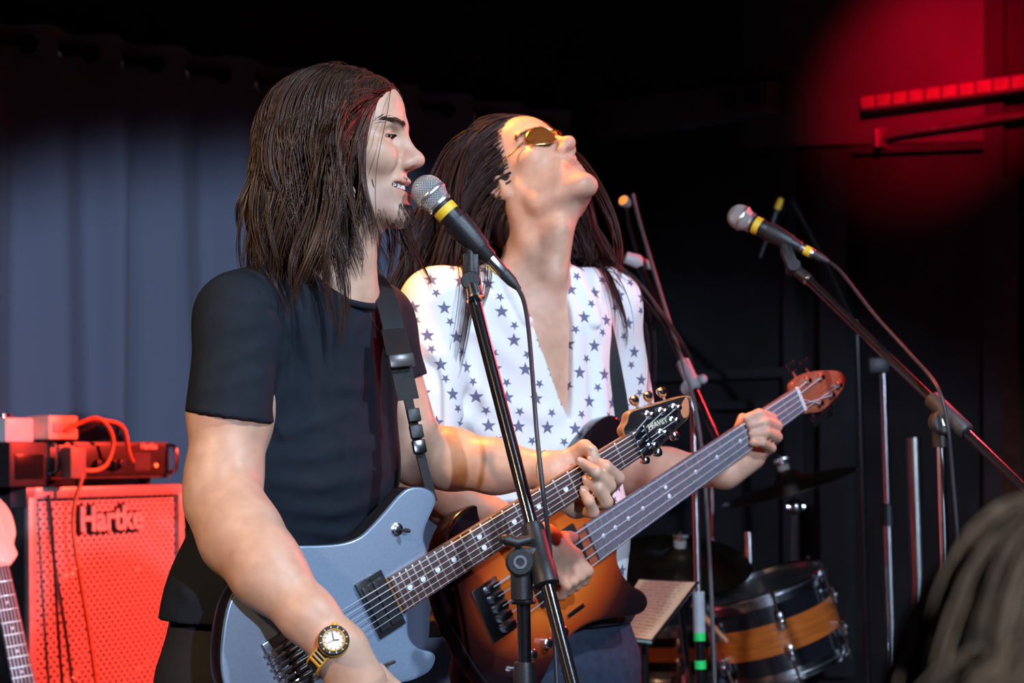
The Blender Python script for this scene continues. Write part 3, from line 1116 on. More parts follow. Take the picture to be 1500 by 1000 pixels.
# strings ordered from treble (-y) to bass (+y)
posts = [gpx(x, y) for x, y in post_px]
order = [5, 4, 3, 2, 1, 0]
fx, hw = neck_parts(guitar, 0.648, 22, 0.043, 0.057, 6, 0.0042, MAPLE, ROSEWOOD, head_pts=[(posts[i][0], posts[i][1], 0.0125) for i in order], neck_back=0.004, ztop=0.011)
for i, p in enumerate(posts):
    k = MB().lathe((p[0], p[1], 0.0055), (0, 0, 1), [(0, 0.0075), (0.003, 0.0075), (0.004, 0.0055), (0.011, 0.0045), (0.0135, 0.005), (0.015, 0.003)], 14).build('tuner_post', CHROME, guitar)
knob_px = [(935, 587), (955, 581), (975, 575), (992, 636), (968, 660), (950, 671)]
for (kx, ky), p in zip(knob_px, posts):
    q = gpx(kx, ky)
    d = nz(np.array([q[0] - p[0], q[1] - p[1], 0]))
    shaft = MB().tube([(p[0], p[1], -0.013), (q[0], q[1], -0.010)], 0.0025, 8)
    kn = shaft.build('tuner_shaft', CHROME, guitar)
    MB().lathe((q[0] - d[0] * 0.004, q[1] - d[1] * 0.004, -0.010), d, [(-0.003, 0.004), (0.0, 0.0065), (0.006, 0.0085), (0.011, 0.0075), (0.013, 0.004)], 12).build('tuner_knob', CHROME, kn)
    MB().box((p[0], p[1], -0.015), (0.009, 0.008, 0.005), None, 0.002).build('tuner_gear', CHROME, guitar)
# locking nut
MB().box((0.652, 0, 0.0095), (0.008, 0.0225, 0.003), None, 0.001).build('nut', mat('nut_dark', (0.1, 0.1, 0.11), 0.3, 0.8), guitar)
for yy in (-0.0145, 0, 0.0145):
    cl = MB().box((0.6525, yy, 0.0165), (0.008, 0.0062, 0.003), None, 0.001).build('nut_clamp', CHROME, guitar)
    MB().lathe((0.6525, yy, 0.019), (0, 0, 1), [(0, 0.0034), (0.003, 0.003)], 10).build('clamp_screw', BLK_METAL, cl)
MB().box((0.672, 0, 0.0125), (0.0025, 0.021, 0.0025), None, 0.0015).build('string_bar', CHROME, guitar)
a0, a1 = gpx(938, 631), gpx(979, 612)
dv = nz(a1 - a0)
ang = math.atan2(dv[1], dv[0])
mid = (a0 + a1) / 2
MB().box((mid[0] + 0.002, mid[1], 0.0058), (0.021, 0.0062, 0.0004), ((math.cos(ang), math.sin(ang), 0), (-math.sin(ang), math.cos(ang), 0), (0, 0, 1))).build('logo_plate', mat('logo_dark', (0.05, 0.045, 0.03), 0.4), guitar, 0)
text_part('PEAVEY', 0.0115, mat('logo_cream', (0.75, 0.7, 0.5), 0.4), guitar, Matrix.Translation((mid[0] + 0.002, mid[1], 0.0064)) @ Matrix.Rotation(ang, 4, 'Z') @ Matrix.Shear('XZ', 4, (0, 0)), 0.0004, 'logo_lettering', 0.0004)


def humbucker(g, c, ang=0.0, w_=0.07, h_=0.038):
    R = ((math.cos(ang), math.sin(ang), 0), (-math.sin(ang), math.cos(ang), 0), (0, 0, 1))
    pr = MB().box((c[0], c[1], 0.003), (h_ / 2 + 0.004, w_ / 2 + 0.009, 0.003), R, 0.001).build('pickup_ring', mat('pickup_black', (0.02, 0.02, 0.022), 0.3), g)
    for s in (-1, 1):
        bb = MB().box((c[0] + s * 0.0095 * R[0][0], c[1] + s * 0.0095 * R[0][1], 0.0065), (0.0088, w_ / 2, 0.0035), R, 0.001)
        bb.build('pickup_coil', mat('coil_black', (0.03, 0.03, 0.034), 0.25), pr)
        for i in range(6):
            t = (-1 + 2 * i / 5) * 0.026
            MB().lathe((c[0] + s * 0.0095 * R[0][0] + t * R[1][0], c[1] + s * 0.0095 * R[0][1] + t * R[1][1], 0.0098), (0, 0, 1), [(0, 0.0028), (0.0008, 0.0024)], 10).build('pole_piece', mat('pole_dark', (0.12, 0.12, 0.13), 0.3, 0.9), pr)
    for yy in (-1, 1):
        MB().lathe((c[0] + yy * (w_ / 2 + 0.005) * R[1][0], c[1] + yy * (w_ / 2 + 0.005) * R[1][1], 0.006), (0, 0, 1), [(0, 0.0025), (0.001, 0.002)], 8).build('ring_screw', CHROME, pr)


c = gpx(554, 892)
humbucker(guitar, (0.149, 0.0))
humbucker(guitar, (0.045, 0.0))
# tremolo bridge
DARKCHROME = mat('dark_chrome', (0.25, 0.25, 0.27), 0.2, 1.0, 0.1)
br = MB().box((-0.012, 0, 0.004), (0.026, 0.042, 0.003), None, 0.0015).build('bridge_plate', DARKCHROME, guitar)
for i in range(6):
    y = (-1 + 2 * i / 5) * 0.027
    sd = MB().box((0.0, y, 0.0095), (0.013, 0.0043, 0.004), None, 0.0012).build('saddle', DARKCHROME, br)
    MB().tube([(-0.012, y, 0.010), (-0.042, y, 0.013)], 0.0024, 8).build('saddle_screw', CHROME, br)
    MB().lathe((-0.034, y, 0.010), (0, 0, 1), [(0, 0.0036), (0.009, 0.0036), (0.010, 0.003)], 10).build('fine_tuner', CHROME, br)
for s in (-1, 1):
    MB().lathe((0.011, s * 0.037, 0.0), (0, 0, 1), [(0, 0.006), (0.010, 0.006), (0.011, 0.004)], 14).build('bridge_post', CHROME, br)
MB().tube(spline([(-0.02, -0.04, 0.010), (-0.01, -0.05, 0.03), (0.05, -0.06, 0.035), (0.12, -0.075, 0.03)], 16), 0.0028, 8).build('tremolo_arm', CHROME, br)
# toggle switch on the horn
s0 = gpx(581, 775)
sw = MB().lathe((s0[0], s0[1], 0), (0, 0, 1), [(0, 0.0095), (0.002, 0.0095), (0.003, 0.007), (0.006, 0.0065), (0.007, 0.004)], 16).build('toggle_switch', CHROME, guitar)
MB().lathe((s0[0], s0[1], 0.006), (0.55, -0.45, 0.9), [(0, 0.0018), (0.008, 0.0018), (0.010, 0.0032), (0.017, 0.0032), (0.019, 0.0015)], 10).build('switch_tip', BLK_PLASTIC, sw)
for s in ((-0.02, -0.075), (0.03, -0.09)):
    MB().lathe((s[0], s[1], 0), (0, 0, 1), [(0, 0.0095), (0.012, 0.0085), (0.014, 0.006)], 18).build('control_knob', CHROME, guitar)
hb = gpx(634, 732)
MB().lathe((hb[0] - 0.004, hb[1] - 0.003, -0.022), nz(np.array([0.6, 0.8, 0.0])), [(-0.004, 0.005), (0.006, 0.004), (0.008, 0.0075), (0.011, 0.0065)], 12).build('strap_button', CHROME, guitar)


def ribbon(pts, wdir, width, th=0.0022, n=40):
    s = spline(pts, n)
    wd = spline(wdir, n)
    mb = MB()
    tan = np.gradient(s, axis=0)
    vs_, fs_ = [], []
    for p, t_, w_ in zip(s, tan, wd):
        t_ = nz(t_)
        w_ = nz(w_ - t_ * np.dot(w_, t_))
        nn = np.cross(t_, w_)
        for sx, sn in ((-1, -1), (1, -1), (1, 1), (-1, 1)):
            vs_.append(p + w_ * sx * width / 2 + nn * sn * th / 2)
    for i in range(n - 1):
        for k in range(4):
            fs_.append((i * 4 + k, i * 4 + (k + 1) % 4, (i + 1) * 4 + (k + 1) % 4, (i + 1) * 4 + k))
    fs_ += [(3, 2, 1, 0), tuple((n - 1) * 4 + k for k in range(4))]
    return mb.add(vs_, fs_)


def local_build(mb, M, name, m, parent, smooth=40):
    mb.v = [tuple(p) for p in to_local(M, np.array(mb.v))]
    return mb.build(name, m, parent, smooth)


# strap: horn -> chest -> over the left shoulder -> back -> down the right hip -> butt of the guitar
sp = [P(634, 735, 2.935), P(622, 690, 2.93), P(610, 640, 2.935), P(598, 585, 2.945), P(585, 525, 2.955), P(574, 470, 2.97), P(560, 425, 3.02), P(540, 398, 3.09)]
wd = [np.array([0.75, 0.35, 0.1])] * len(sp)
strap = local_build(ribbon(sp[3:], wd[3:], 0.034), GM, 'strap_front', WEBBING, guitar)
local_build(ribbon(sp[:4], wd[:4], 0.014, 0.004), GM, 'strap_cord', WEBBING, strap)
local_build(ribbon([P(576, 482, 2.955), P(584, 520, 2.945)], [wd[0]] * 2, 0.040, 0.006, 6), GM, 'strap_leather', mat('dark_leather', (0.02, 0.012, 0.012), 0.75, spec=0.2), strap)
for (x, y, yy, m_, hx) in ((588, 528, 2.94, mat('buckle_dark', (0.05, 0.045, 0.045), 0.3), 0.02), (606, 608, 2.93, BLK_PLASTIC, 0.010), (610, 632, 2.925, BLK_PLASTIC, 0.010), (614, 654, 2.922, DARKCHROME, 0.010)):
    ctr = P(x, y, yy)
    tdir = nz(P(614, 654, 2.922) - P(588, 528, 2.94))
    wv = nz(wd[0] - tdir * np.dot(wd[0], tdir))
    mb = MB().box(ctr, (hx, 0.010, 0.0042), (wv, tdir, np.cross(wv, tdir)), 0.002)
    local_build(mb, GM, 'strap_buckle', m_, strap)
sp2 = [P(540, 398, 3.12), P(500, 400, 3.22), P(430, 440, 3.27), P(350, 560, 3.24), P(295, 690, 3.14), P(283, 760, 3.02), P(286, 800, 2.985)]
local_build(ribbon(sp2, [np.array([0.5, 0.5, 0.5])] * 2 + [np.array([0.3, 0.3, 0.7])] * 3 + [np.array([0.4, 0.9, 0.0])] * 2, 0.034), GM, 'strap_rear', WEBBING, guitar)
sp3 = [P(284, 770, 3.01), P(287, 830, 2.975), P(289, 880, 2.95), P(291, 935, 2.93)]
sr = local_build(ribbon(sp3, [np.array([0.9, -0.4, 0.0])] * 4, 0.030, 0.003, 16), GM, 'strap_tail', WEBBING, guitar)
local_build(ribbon([P(291, 925, 2.925), P(293, 970, 2.915)], [np.array([0.9, -0.4, 0.0])] * 2, 0.032, 0.005, 6), GM, 'strap_leather', LEATHER, sr)
local_build(ribbon([P(293, 965, 2.915), P(300, 1010, 2.90), P(335, 1030, 2.86)], [np.array([0.9, -0.4, 0.0])] * 3, 0.032, 0.0045, 10), GM, 'strap_end', WEBBING, sr)

# ---------------------------------------------------------------- the bass
BB = P(728, 888, 3.30)
BN = solve_far(BB, 1166, 586, 0.864)
BA, BY, BZ = guitar_axes(BB, BN, 0.10)
BM = frame(BB, BA, BY, BZ)
bass = thing('bass_guitar', 'sunburst five string bass guitar played by the man in the star shirt', 'bass guitar', matrix=BM)
SB = bpy.data.materials.new('sunburst_finish')
SB.use_nodes = True
nt = SB.node_tree
bs = nt.nodes['Principled BSDF']
bs.inputs['Roughness'].default_value = 0.18
bs.inputs['Coat Weight'].default_value = 0.6
tc = nt.nodes.new('ShaderNodeTexCoord')
mp = nt.nodes.new('ShaderNodeMapping')
mp.inputs['Location'].default_value = (-0.55, 0, 0)
mp.inputs['Scale'].default_value = (4.2, 6.2, 0.01)
nt.links.new(tc.outputs['Object'], mp.inputs[0])
gr = nt.nodes.new('ShaderNodeTexGradient')
gr.gradient_type = 'SPHERICAL'
nt.links.new(mp.outputs[0], gr.inputs[0])
rm = nt.nodes.new('ShaderNodeValToRGB')
E = rm.color_ramp.elements
E[0].position = 0.0
E[0].color = (0.012, 0.006, 0.008, 1)
E[1].position = 0.62
E[1].color = (0.72, 0.16, 0.02, 1)
e = E.new(0.16)
e.color = (0.05, 0.01, 0.008, 1)
e = E.new(0.36)
e.color = (0.4, 0.055, 0.01, 1)
nt.links.new(gr.outputs['Fac'], rm.inputs[0])
nt.links.new(rm.outputs[0], bs.inputs['Base Color'])
bo = [(-0.10, 0.0), (-0.095, 0.07), (-0.06, 0.135), (0.0, 0.168), (0.07, 0.16), (0.14, 0.125), (0.21, 0.118), (0.28, 0.145), (0.35, 0.172), (0.40, 0.172), (0.418, 0.150), (0.395, 0.118), (0.355, 0.085), (0.335, 0.05), (0.335, 0.034),
      (0.32, 0.0), (0.30, -0.034), (0.285, -0.06), (0.29, -0.1), (0.315, -0.135), (0.31, -0.158), (0.28, -0.16), (0.22, -0.135), (0.15, -0.118), (0.08, -0.13), (0.01, -0.16), (-0.05, -0.15), (-0.085, -0.09)]
bol = spline(np.array(bo), 140, True)
MB().prism(bol, -0.04, 0.0, 0.008, 4).build('body', SB, bass)
bh = [(0.864, 0.026), (0.885, 0.036), (0.92, 0.034), (0.965, 0.020), (1.008, 0.0), (1.018, -0.020), (1.00, -0.034), (0.955, -0.044), (0.915, -0.046), (0.885, -0.036), (0.866, -0.026)]
RED_WOOD = mat('reddish_headstock', (0.35, 0.09, 0.045), 0.3, 0, 0.25, 12, coat=0.4, stretch=(2, 20, 20))
MB().prism(spline(np.array(bh), 50, True), -0.011, 0.004, 0.002, 2).build('headstock', RED_WOOD, bass)
MB().box((0.866, 0, 0.010), (0.004, 0.0245, 0.004), None, 0.001).build('nut', WHITE_P, bass)
BASS_BOARD = mat('sheen_fretboard', (0.16, 0.135, 0.165), 0.45, 0, 0.3, 14, stretch=(3, 40, 10))  # blurred strings' reflection put into the board's lighter base colour
tp = [(0.985, -0.022), (0.955, -0.030), (0.915, -0.030), (0.945, 0.012), (0.905, 0.022)]
neck_parts(bass, 0.864, 22, 0.049, 0.070, 5, 0.004, RED_WOOD, BASS_BOARD, string_r=0.0009, bridge_w=0.072, head_pts=[(x, y, 0.009) for x, y in tp], neck_back=0.04, ztop=0.012)
for (x, y), s in zip(tp, (-1, -1, -1, 1, 1)):
    MB().lathe((x, y, 0.004), (0, 0, 1), [(0, 0.008), (0.003, 0.008), (0.004, 0.006), (0.012, 0.005)], 12).build('tuner_post', CHROME, bass)
    ty = y + s * 0.026
    kn = MB().tube([(x, y, -0.016), (x, ty, -0.016)], 0.003, 8).build('tuner_shaft', CHROME, bass)
    MB().box((x, ty + s * 0.008, -0.016), (0.012, 0.010, 0.003), None, 0.003).build('tuner_ear', BLK_METAL, kn)
for x in (0.10, 0.20):
    pk = MB().box((x, 0, 0.004), (0.017, 0.048, 0.005), None, 0.003).build('pickup', mat('pickup_black', (0.02, 0.02, 0.022), 0.3), bass)
    for i in range(5):
        MB().lathe((x, -0.032 + i * 0.016, 0.009), (0, 0, 1), [(0, 0.0035), (0.001, 0.003)], 10).build('pole_piece', STEEL, pk)
bb = MB().box((-0.012, 0, 0.004), (0.03, 0.048, 0.004), None, 0.002).build('bridge', CHROME, bass)
for i in range(5):
    MB().box((0.0, -0.036 + i * 0.018, 0.011), (0.014, 0.006, 0.005), None, 0.002).build('saddle', CHROME, bb)
for p in ((0.02, -0.10), (0.06, -0.10), (0.10, -0.10), (-0.02, -0.11)):
    MB().lathe((p[0], p[1], 0), (0, 0, 1), [(0, 0.010), (0.014, 0.0095), (0.016, 0.007)], 16).build('control_knob', CHROME, bass)
# plate of bright reflections on the pickguard side
MB().box((0.15, -0.085, 0.002), (0.022, 0.004, 0.002), None, 0.001).build('switch_plate', CHROME, bass)

# ---------------------------------------------------------------- guitar standing left of the cabinet
SN = P(-2, 832, 4.55)
SBp = SN + (P(38, 1022, 4.46) - SN) / np.linalg.norm(P(38, 1022, 4.46) - SN) * 0.648
SA = nz(SN - SBp)
SZ = nz(np.array([0.45, -0.9, 0.1]) - SA * np.dot(SA, np.array([0.45, -0.9, 0.1])))
SYv = np.cross(SZ, SA)
SM = frame(SBp, SA, SYv, SZ)
g2 = thing('electric_guitar', 'guitar with pale headstock resting on a stand before the speaker cabinet', 'guitar', matrix=SM)
go = [(-0.11, 0.0), (-0.10, 0.08), (-0.05, 0.15), (0.02, 0.165), (0.09, 0.135), (0.15, 0.115), (0.21, 0.13), (0.27, 0.15), (0.295, 0.135), (0.27, 0.10), (0.235, 0.06), (0.22, 0.03), (0.215, 0.0),
      (0.21, -0.03), (0.215, -0.06), (0.24, -0.10), (0.235, -0.135), (0.19, -0.135), (0.13, -0.115), (0.07, -0.13), (0.0, -0.16), (-0.06, -0.145), (-0.10, -0.08)]
MB().prism(spline(np.array(go), 110, True), -0.044, 0.0, 0.006, 3).build('body', mat('cherry_body', (0.2, 0.02, 0.015), 0.25, 0, 0.2, coat=0.5), g2)
PALE_MAPLE = mat('pale_maple', (0.72, 0.6, 0.45), 0.35, 0, 0.1, 8, stretch=(2, 20, 20))
h2 = [(0.648, 0.022), (0.672, 0.034), (0.70, 0.031), (0.74, 0.026), (0.80, 0.018), (0.83, 0.0), (0.82, -0.03), (0.78, -0.052), (0.73, -0.055), (0.70, -0.045), (0.675, -0.048), (0.66, -0.036), (0.65, -0.022)]
MB().prism(spline(np.array(h2), 50, True), -0.012, 0.003, 0.002, 2).build('headstock', PALE_MAPLE, g2)
tp2 = [(0.685 + 0.022 * i, 0.018 - 0.002 * i, 0.010) for i in range(6)]
neck_parts(g2, 0.648, 22, 0.043, 0.057, 6, 0.0035, PALE_MAPLE, ROSEWOOD, head_pts=tp2, neck_back=0.04)
for x, y, z in tp2:
    MB().lathe((x, y, 0.003), (0, 0, 1), [(0, 0.006), (0.002, 0.005), (0.010, 0.004)], 10).build('tuner_post', CHROME, g2)
    kn = MB().tube([(x, y, -0.014), (x, y + 0.035, -0.014)], 0.0025, 6).build('tuner_shaft', CHROME, g2)
    MB().box((x, y + 0.04, -0.014), (0.008, 0.007, 0.0025), None, 0.002).build('tuner_ear', CHROME, kn)
humbucker(g2, (0.16, 0))
humbucker(g2, (0.045, 0))
MB().box((-0.01, 0, 0.005), (0.02, 0.04, 0.005), None, 0.002).build('bridge', CHROME, g2)
# its stand
low = SBp + SA * -0.105
sx, sy = low[0], low[1]
st = thing('guitar_stand', 'black tubular guitar stand under the pale-headed guitar', 'guitar stand', (sx, sy + 0.12, 0))
off = np.array([sx, sy + 0.12, 0])
topc = np.array([sx, sy + 0.10, low[2] + 0.02])
for k, a in enumerate((0.3, 2.84, 4.71)):
    MB().tube([topc, (sx + 0.24 * math.cos(a), sy + 0.10 - 0.22 * math.sin(a), 0.009)], 0.009, 8).build('leg', BLK_METAL, st, off=off)
for s in (-1, 1):
    MB().tube([topc, topc + np.array([s * 0.06, -0.03, -0.01]), np.array([sx + s * 0.07, sy - 0.05, low[2] - 0.018]), np.array([sx + s * 0.075, sy - 0.075, low[2] + 0.03])], 0.008, 8).build('cradle_arm', BLK_RUBBER, st, off=off)
MB().tube([topc, SBp + SA * 0.55 - SZ * 0.06], 0.009, 8).build('upright', BLK_METAL, st, off=off)
# ================================================================== microphones and stands
GRILLE_M = bpy.data.materials.new('microphone_wire_mesh')
GRILLE_M.use_nodes = True
nt = GRILLE_M.node_tree
bs = nt.nodes['Principled BSDF']
bs.inputs['Metallic'].default_value = 0.15
bs.inputs['Roughness'].default_value = 0.4
tc = nt.nodes.new('ShaderNodeTexCoord')
sep = nt.nodes.new('ShaderNodeSeparateXYZ')
nt.links.new(tc.outputs['Object'], sep.inputs[0])
angn = mth(nt, 'ARCTAN2', sep.outputs[1], sep.outputs[0])
uu = mth(nt, 'MULTIPLY', angn, 40 / (2 * math.pi))
vv = mth(nt, 'MULTIPLY', sep.outputs[2], 280.0)
wa = mth(nt, 'ABSOLUTE', mth(nt, 'SINE', mth(nt, 'MULTIPLY', mth(nt, 'ADD', uu, vv), math.pi)))
wb = mth(nt, 'ABSOLUTE', mth(nt, 'SINE', mth(nt, 'MULTIPLY', mth(nt, 'SUBTRACT', uu, vv), math.pi)))
mxv = mth(nt, 'MINIMUM', wa, wb)
rm = nt.nodes.new('ShaderNodeValToRGB')
rm.color_ramp.elements[0].position = 0.42
rm.color_ramp.elements[0].color = (0.8, 0.82, 0.82, 1)
rm.color_ramp.elements[1].position = 0.62
rm.color_ramp.elements[1].color = (0.03, 0.03, 0.03, 1)
nt.links.new(mxv, rm.inputs[0])
nt.links.new(rm.outputs[0], bs.inputs['Base Color'])
bp = nt.nodes.new('ShaderNodeBump')
bp.inputs['Strength'].default_value = 0.8
bp.inputs['Distance'].default_value = 0.002
bp.invert = True
nt.links.new(mxv, bp.inputs['Height'])
nt.links.new(bp.outputs[0], bs.inputs['Normal'])
MIC_SILVER = mat('mic_silver', (0.8, 0.81, 0.82), 0.3, 0.9)
MIC_BLACK = mat('mic_handle', (0.02, 0.02, 0.022), 0.42, 0.2, 0.2)


def microphone(ball, tail, label, tape=True, tape2=False, s=1.0):
    d = nz(tail - ball)
    ref = nz(np.cross(d, (0, 0, 1)))
    M = frame(ball, ref, np.cross(d, ref), d)
    m = thing('vocal_microphone', label, 'microphone', matrix=M)
    # local z runs from the ball to the cable
    R = 0.0255 * s
    pr = [(-R, 0.0005)] + [(-R * math.cos(a), R * math.sin(a)) for a in np.linspace(0.15, math.pi / 2, 9)]
    MB().lathe((0, 0, 0), (0, 0, 1), pr + [(0.004 * s, R)], 36, caps=False).build('grille', GRILLE_M, m, 60)
    MB().lathe((0, 0, 0), (0, 0, 1), [(0.003 * s, R * 1.0), (0.004 * s, R * 1.03), (0.009 * s, R * 1.03), (0.010 * s, R)], 36).build('grille_band', MIC_SILVER, m)
    MB().lathe((0, 0, 0), (0, 0, 1), [(0.009 * s, R), (0.022 * s, 0.0195 * s), (0.0235 * s, 0.0195 * s)], 36, caps=False).build('lower_grille', GRILLE_M, m, 60)
    MB().lathe((0, 0, 0), (0, 0, 1), [(0.023 * s, 0.0205 * s), (0.027 * s, 0.0205 * s), (0.028 * s, 0.018 * s)], 30).build('collar', MIC_SILVER, m)
    MB().lathe((0, 0, 0), (0, 0, 1), [(0.027 * s, 0.0175 * s), (0.034 * s, 0.0180 * s), (0.058 * s, 0.0172 * s), (0.060 * s, 0.0165 * s), (0.135 * s, 0.0118 * s), (0.137 * s, 0.0105 * s)], 30).build('handle', MIC_BLACK, m)
    if tape:
        MB().lathe((0, 0, 0), (0, 0, 1), [(0.033 * s, 0.0181 * s), (0.034 * s, 0.0184 * s), (0.045 * s, 0.0182 * s), (0.046 * s, 0.0178 * s)], 30).build('yellow_tape', YELLOW_TAPE, m)
    cn = MB().lathe((0, 0, 0), (0, 0, 1), [(0.136 * s, 0.0098 * s), (0.165 * s, 0.0098 * s), (0.166 * s, 0.009 * s)], 24).build('connector', STEEL, m)
    if tape2:
        MB().lathe((0, 0, 0), (0, 0, 1), [(0.146 * s, 0.0102 * s), (0.160 * s, 0.0102 * s)], 24).build('connector_tape', YELLOW_TAPE, cn)
    else:
        MB().box((0.0, 0.0085 * s, 0.150 * s), (0.0045 * s, 0.0022 * s, 0.009 * s), None, 0.001).build('connector_tab', YELLOW_TAPE, cn)
    MB().lathe((0, 0, 0), (0, 0, 1), [(0.164 * s, 0.0092 * s), (0.182 * s, 0.0085 * s), (0.196 * s, 0.0048 * s), (0.200 * s, 0.004 * s)], 20).build('connector_boot', BLK_RUBBER, m)
    return d


def clip(stand, off, mic_ball, d, a0, a1, pivot):
    """mic clip holding the handle between a0 and a1 (metres from the ball) and a swivel down to pivot"""
    p = [mic_ball + d * x for x in (a0, a1)]
    o = MB()
    o.lathe(mic_ball, d, [(a0, 0.0178), (a0, 0.0202), (a0 + 0.02, 0.0196), (a1 - 0.004, 0.0158), (a1, 0.0145), (a1, 0.0125)], 22, caps=False)
    cl = o.build('mic_clip', BLK_PLASTIC, stand, off=off)
    mid = mic_ball + d * (a0 * 0.45 + a1 * 0.55)
    dn = nz(pivot - mid)
    side = nz(np.cross(d, dn))
    sw = MB().tube([mid + dn * 0.012, pivot + dn * -0.012], [0.010, 0.011], 10)
    sw.box((mid + dn * 0.022 + pivot) / 2, (0.009, 0.012, np.linalg.norm(pivot - mid) * 0.3), (side, np.cross(dn, side), dn), 0.003)
    sw.build('clip_neck', BLK_PLASTIC, cl, off=off)
    hinge = MB().lathe(pivot - side * 0.014, side, [(0, 0.013), (0.002, 0.0145), (0.026, 0.0145), (0.028, 0.013)], 20)
    hinge.build('clip_hinge', BLK_PLASTIC, cl, off=off)
    return cl


def tripod(stand, base, off, r=0.28, m=BLK_METAL, h=0.16, rot=0.4):
    MB().lathe((base[0], base[1], h - 0.05), (0, 0, 1), [(0, 0.012), (0.0, 0.022), (0.07, 0.024), (0.08, 0.014)], 18).build('leg_hub', BLK_PLASTIC, stand, off=off)
    for k in range(3):
        a = rot + 2 * math.pi * k / 3
        lg = MB().tube([(base[0] + 0.02 * math.cos(a), base[1] + 0.02 * math.sin(a), h), (base[0] + r * math.cos(a), base[1] + r * math.sin(a), 0.014)], 0.009, 10).build('leg', m, stand, off=off)
        MB().tube([(base[0] + (r - 0.03) * math.cos(a), base[1] + (r - 0.03) * math.sin(a), 0.026), (base[0] + (r + 0.012) * math.cos(a), base[1] + (r + 0.012) * math.sin(a), 0.012)], 0.0115, 10).build('rubber_foot', BLK_RUBBER, lg, off=off)


# ---- the singer's stand
ball = P(627, 281, 2.945)
tail = P(757, 420, 2.945)
dmic = microphone(ball, tail, 'black vocal microphone with silver grille at the singer\'s mouth')
piv = P(690, 412, 2.945)
clutch = P(790, 812, 2.79)
btop = P(694, 438, 2.945)
bdir = nz(clutch - btop)
vpx = P(764, 850, 2.79)
base = np.array([vpx[0] + 0.002, vpx[1], 0])
s1 = thing('microphone_stand', 'glossy black boom microphone stand in front of the singer', 'microphone stand', tuple(base))
clip(s1, base, ball, dmic, 0.062, 0.118, piv)
MB().lathe(piv, bdir, [(0.004, 0.012), (0.026, 0.013), (0.027, 0.0142), (0.031, 0.0142), (0.032, 0.009)], 20).build('thread_collar', CHROME, s1, off=base)
MB().tube([btop, btop + bdir * 0.75], 0.0098, 18).build('boom', BLK_METAL, s1, off=base)
cl = P(787, 812, 2.79)
MB().lathe(clutch - bdir * 0.045, bdir, [(0, 0.012), (0.0, 0.0155), (0.006, 0.0165), (0.058, 0.0165), (0.06, 0.0178), (0.09, 0.0178), (0.091, 0.0165), (0.092, 0.012)], 24).build('boom_clutch', BLK_PLASTIC, s1, off=base)
vtop = P(762, 822, 2.79)
hub = MB().lathe(vtop - np.array([0, 0.020, 0]), (0, 1, 0), [(0, 0.017), (0.003, 0.0205), (0.037, 0.0205), (0.04, 0.017)], 26)
hub.box((vtop + clutch) / 2, (0.017, 0.014, 0.016), None, 0.004)
hb_ = hub.build('clutch_hub', BLK_PLASTIC, s1, off=base)
MB().lathe(vtop - np.array([0, 0.0205, 0]), (0, -1, 0), [(-0.002, 0.0095), (0.001, 0.0095), (0.001, 0.006), (-0.001, 0.005)], 18).build('hub_screw', STEEL, hb_, off=base)
wing = P(770, 790, 2.775)
MB().tube([wing + np.array([-0.028, -0.004, 0.001]), wing + np.array([-0.012, -0.005, -0.004]), wing + np.array([0.006, 0, 0.0])], [0.008, 0.0075, 0.006], 12).ball(wing + np.array([-0.026, -0.004, 0.001]), (0.012, 0.008, 0.007), 12, 8).build('wing_screw', BLK_PLASTIC, s1, off=base)
b1 = P(764, 845, 2.79)
b2 = P(766, 880, 2.79)
MB().lathe(b1 + np.array([0, 0, 0.02]), (0, 0, -1), [(0, 0.0155), (0.05, 0.0155), (0.052, 0.011)], 20).build('post_socket', BLK_PLASTIC, s1, off=base)
zb = b2[2]
MB().lathe((base[0], base[1], zb - 0.004), (0, 0, 1), [(0, 0.0165), (0.003, 0.0185), (0.006, 0.0165)], 20).build('lock_ring', BLK_METAL, s1, off=base)
MB().tube([(base[0], base[1], 0.35), (base[0], base[1], zb + 0.03)], 0.0098, 18).build('inner_tube', BLK_METAL, s1, off=base)
zc = P(768, 985, 2.79)[2]
MB().lathe((base[0], base[1], zc - 0.07), (0, 0, 1), [(0, 0.013), (0.0, 0.017), (0.065, 0.0165), (0.085, 0.0145), (0.085, 0.011)], 20).build('height_clutch', BLK_PLASTIC, s1, off=base)
MB().tube([(base[0], base[1], 0.10), (base[0], base[1], zc - 0.06)], 0.0125, 18).build('outer_tube', BLK_METAL, s1, off=base)
tripod(s1, base, base)
cable('microphone_cable', [P(757, 420, 2.945), P(767, 440, 2.93), P(774, 480, 2.90), P(780, 550, 2.86), P(786, 630, 2.82), P(795, 715, 2.795), P(805, 800, 2.815), P(809, 870, 2.835), P(812, 930, 2.84), P(818, 1040, 2.83), P(828, 1200, 2.82), np.array([base[0] + 0.12, base[1] + 0.02, 0.25]), np.array([base[0] + 0.25, base[1] - 0.1, 0.008]), np.array([base[0] + 0.8, base[1] - 0.3, 0.006])],
      0.0034, CABLE_M, 'grey cable hanging from the singer\'s microphone beside the boom', n=110)

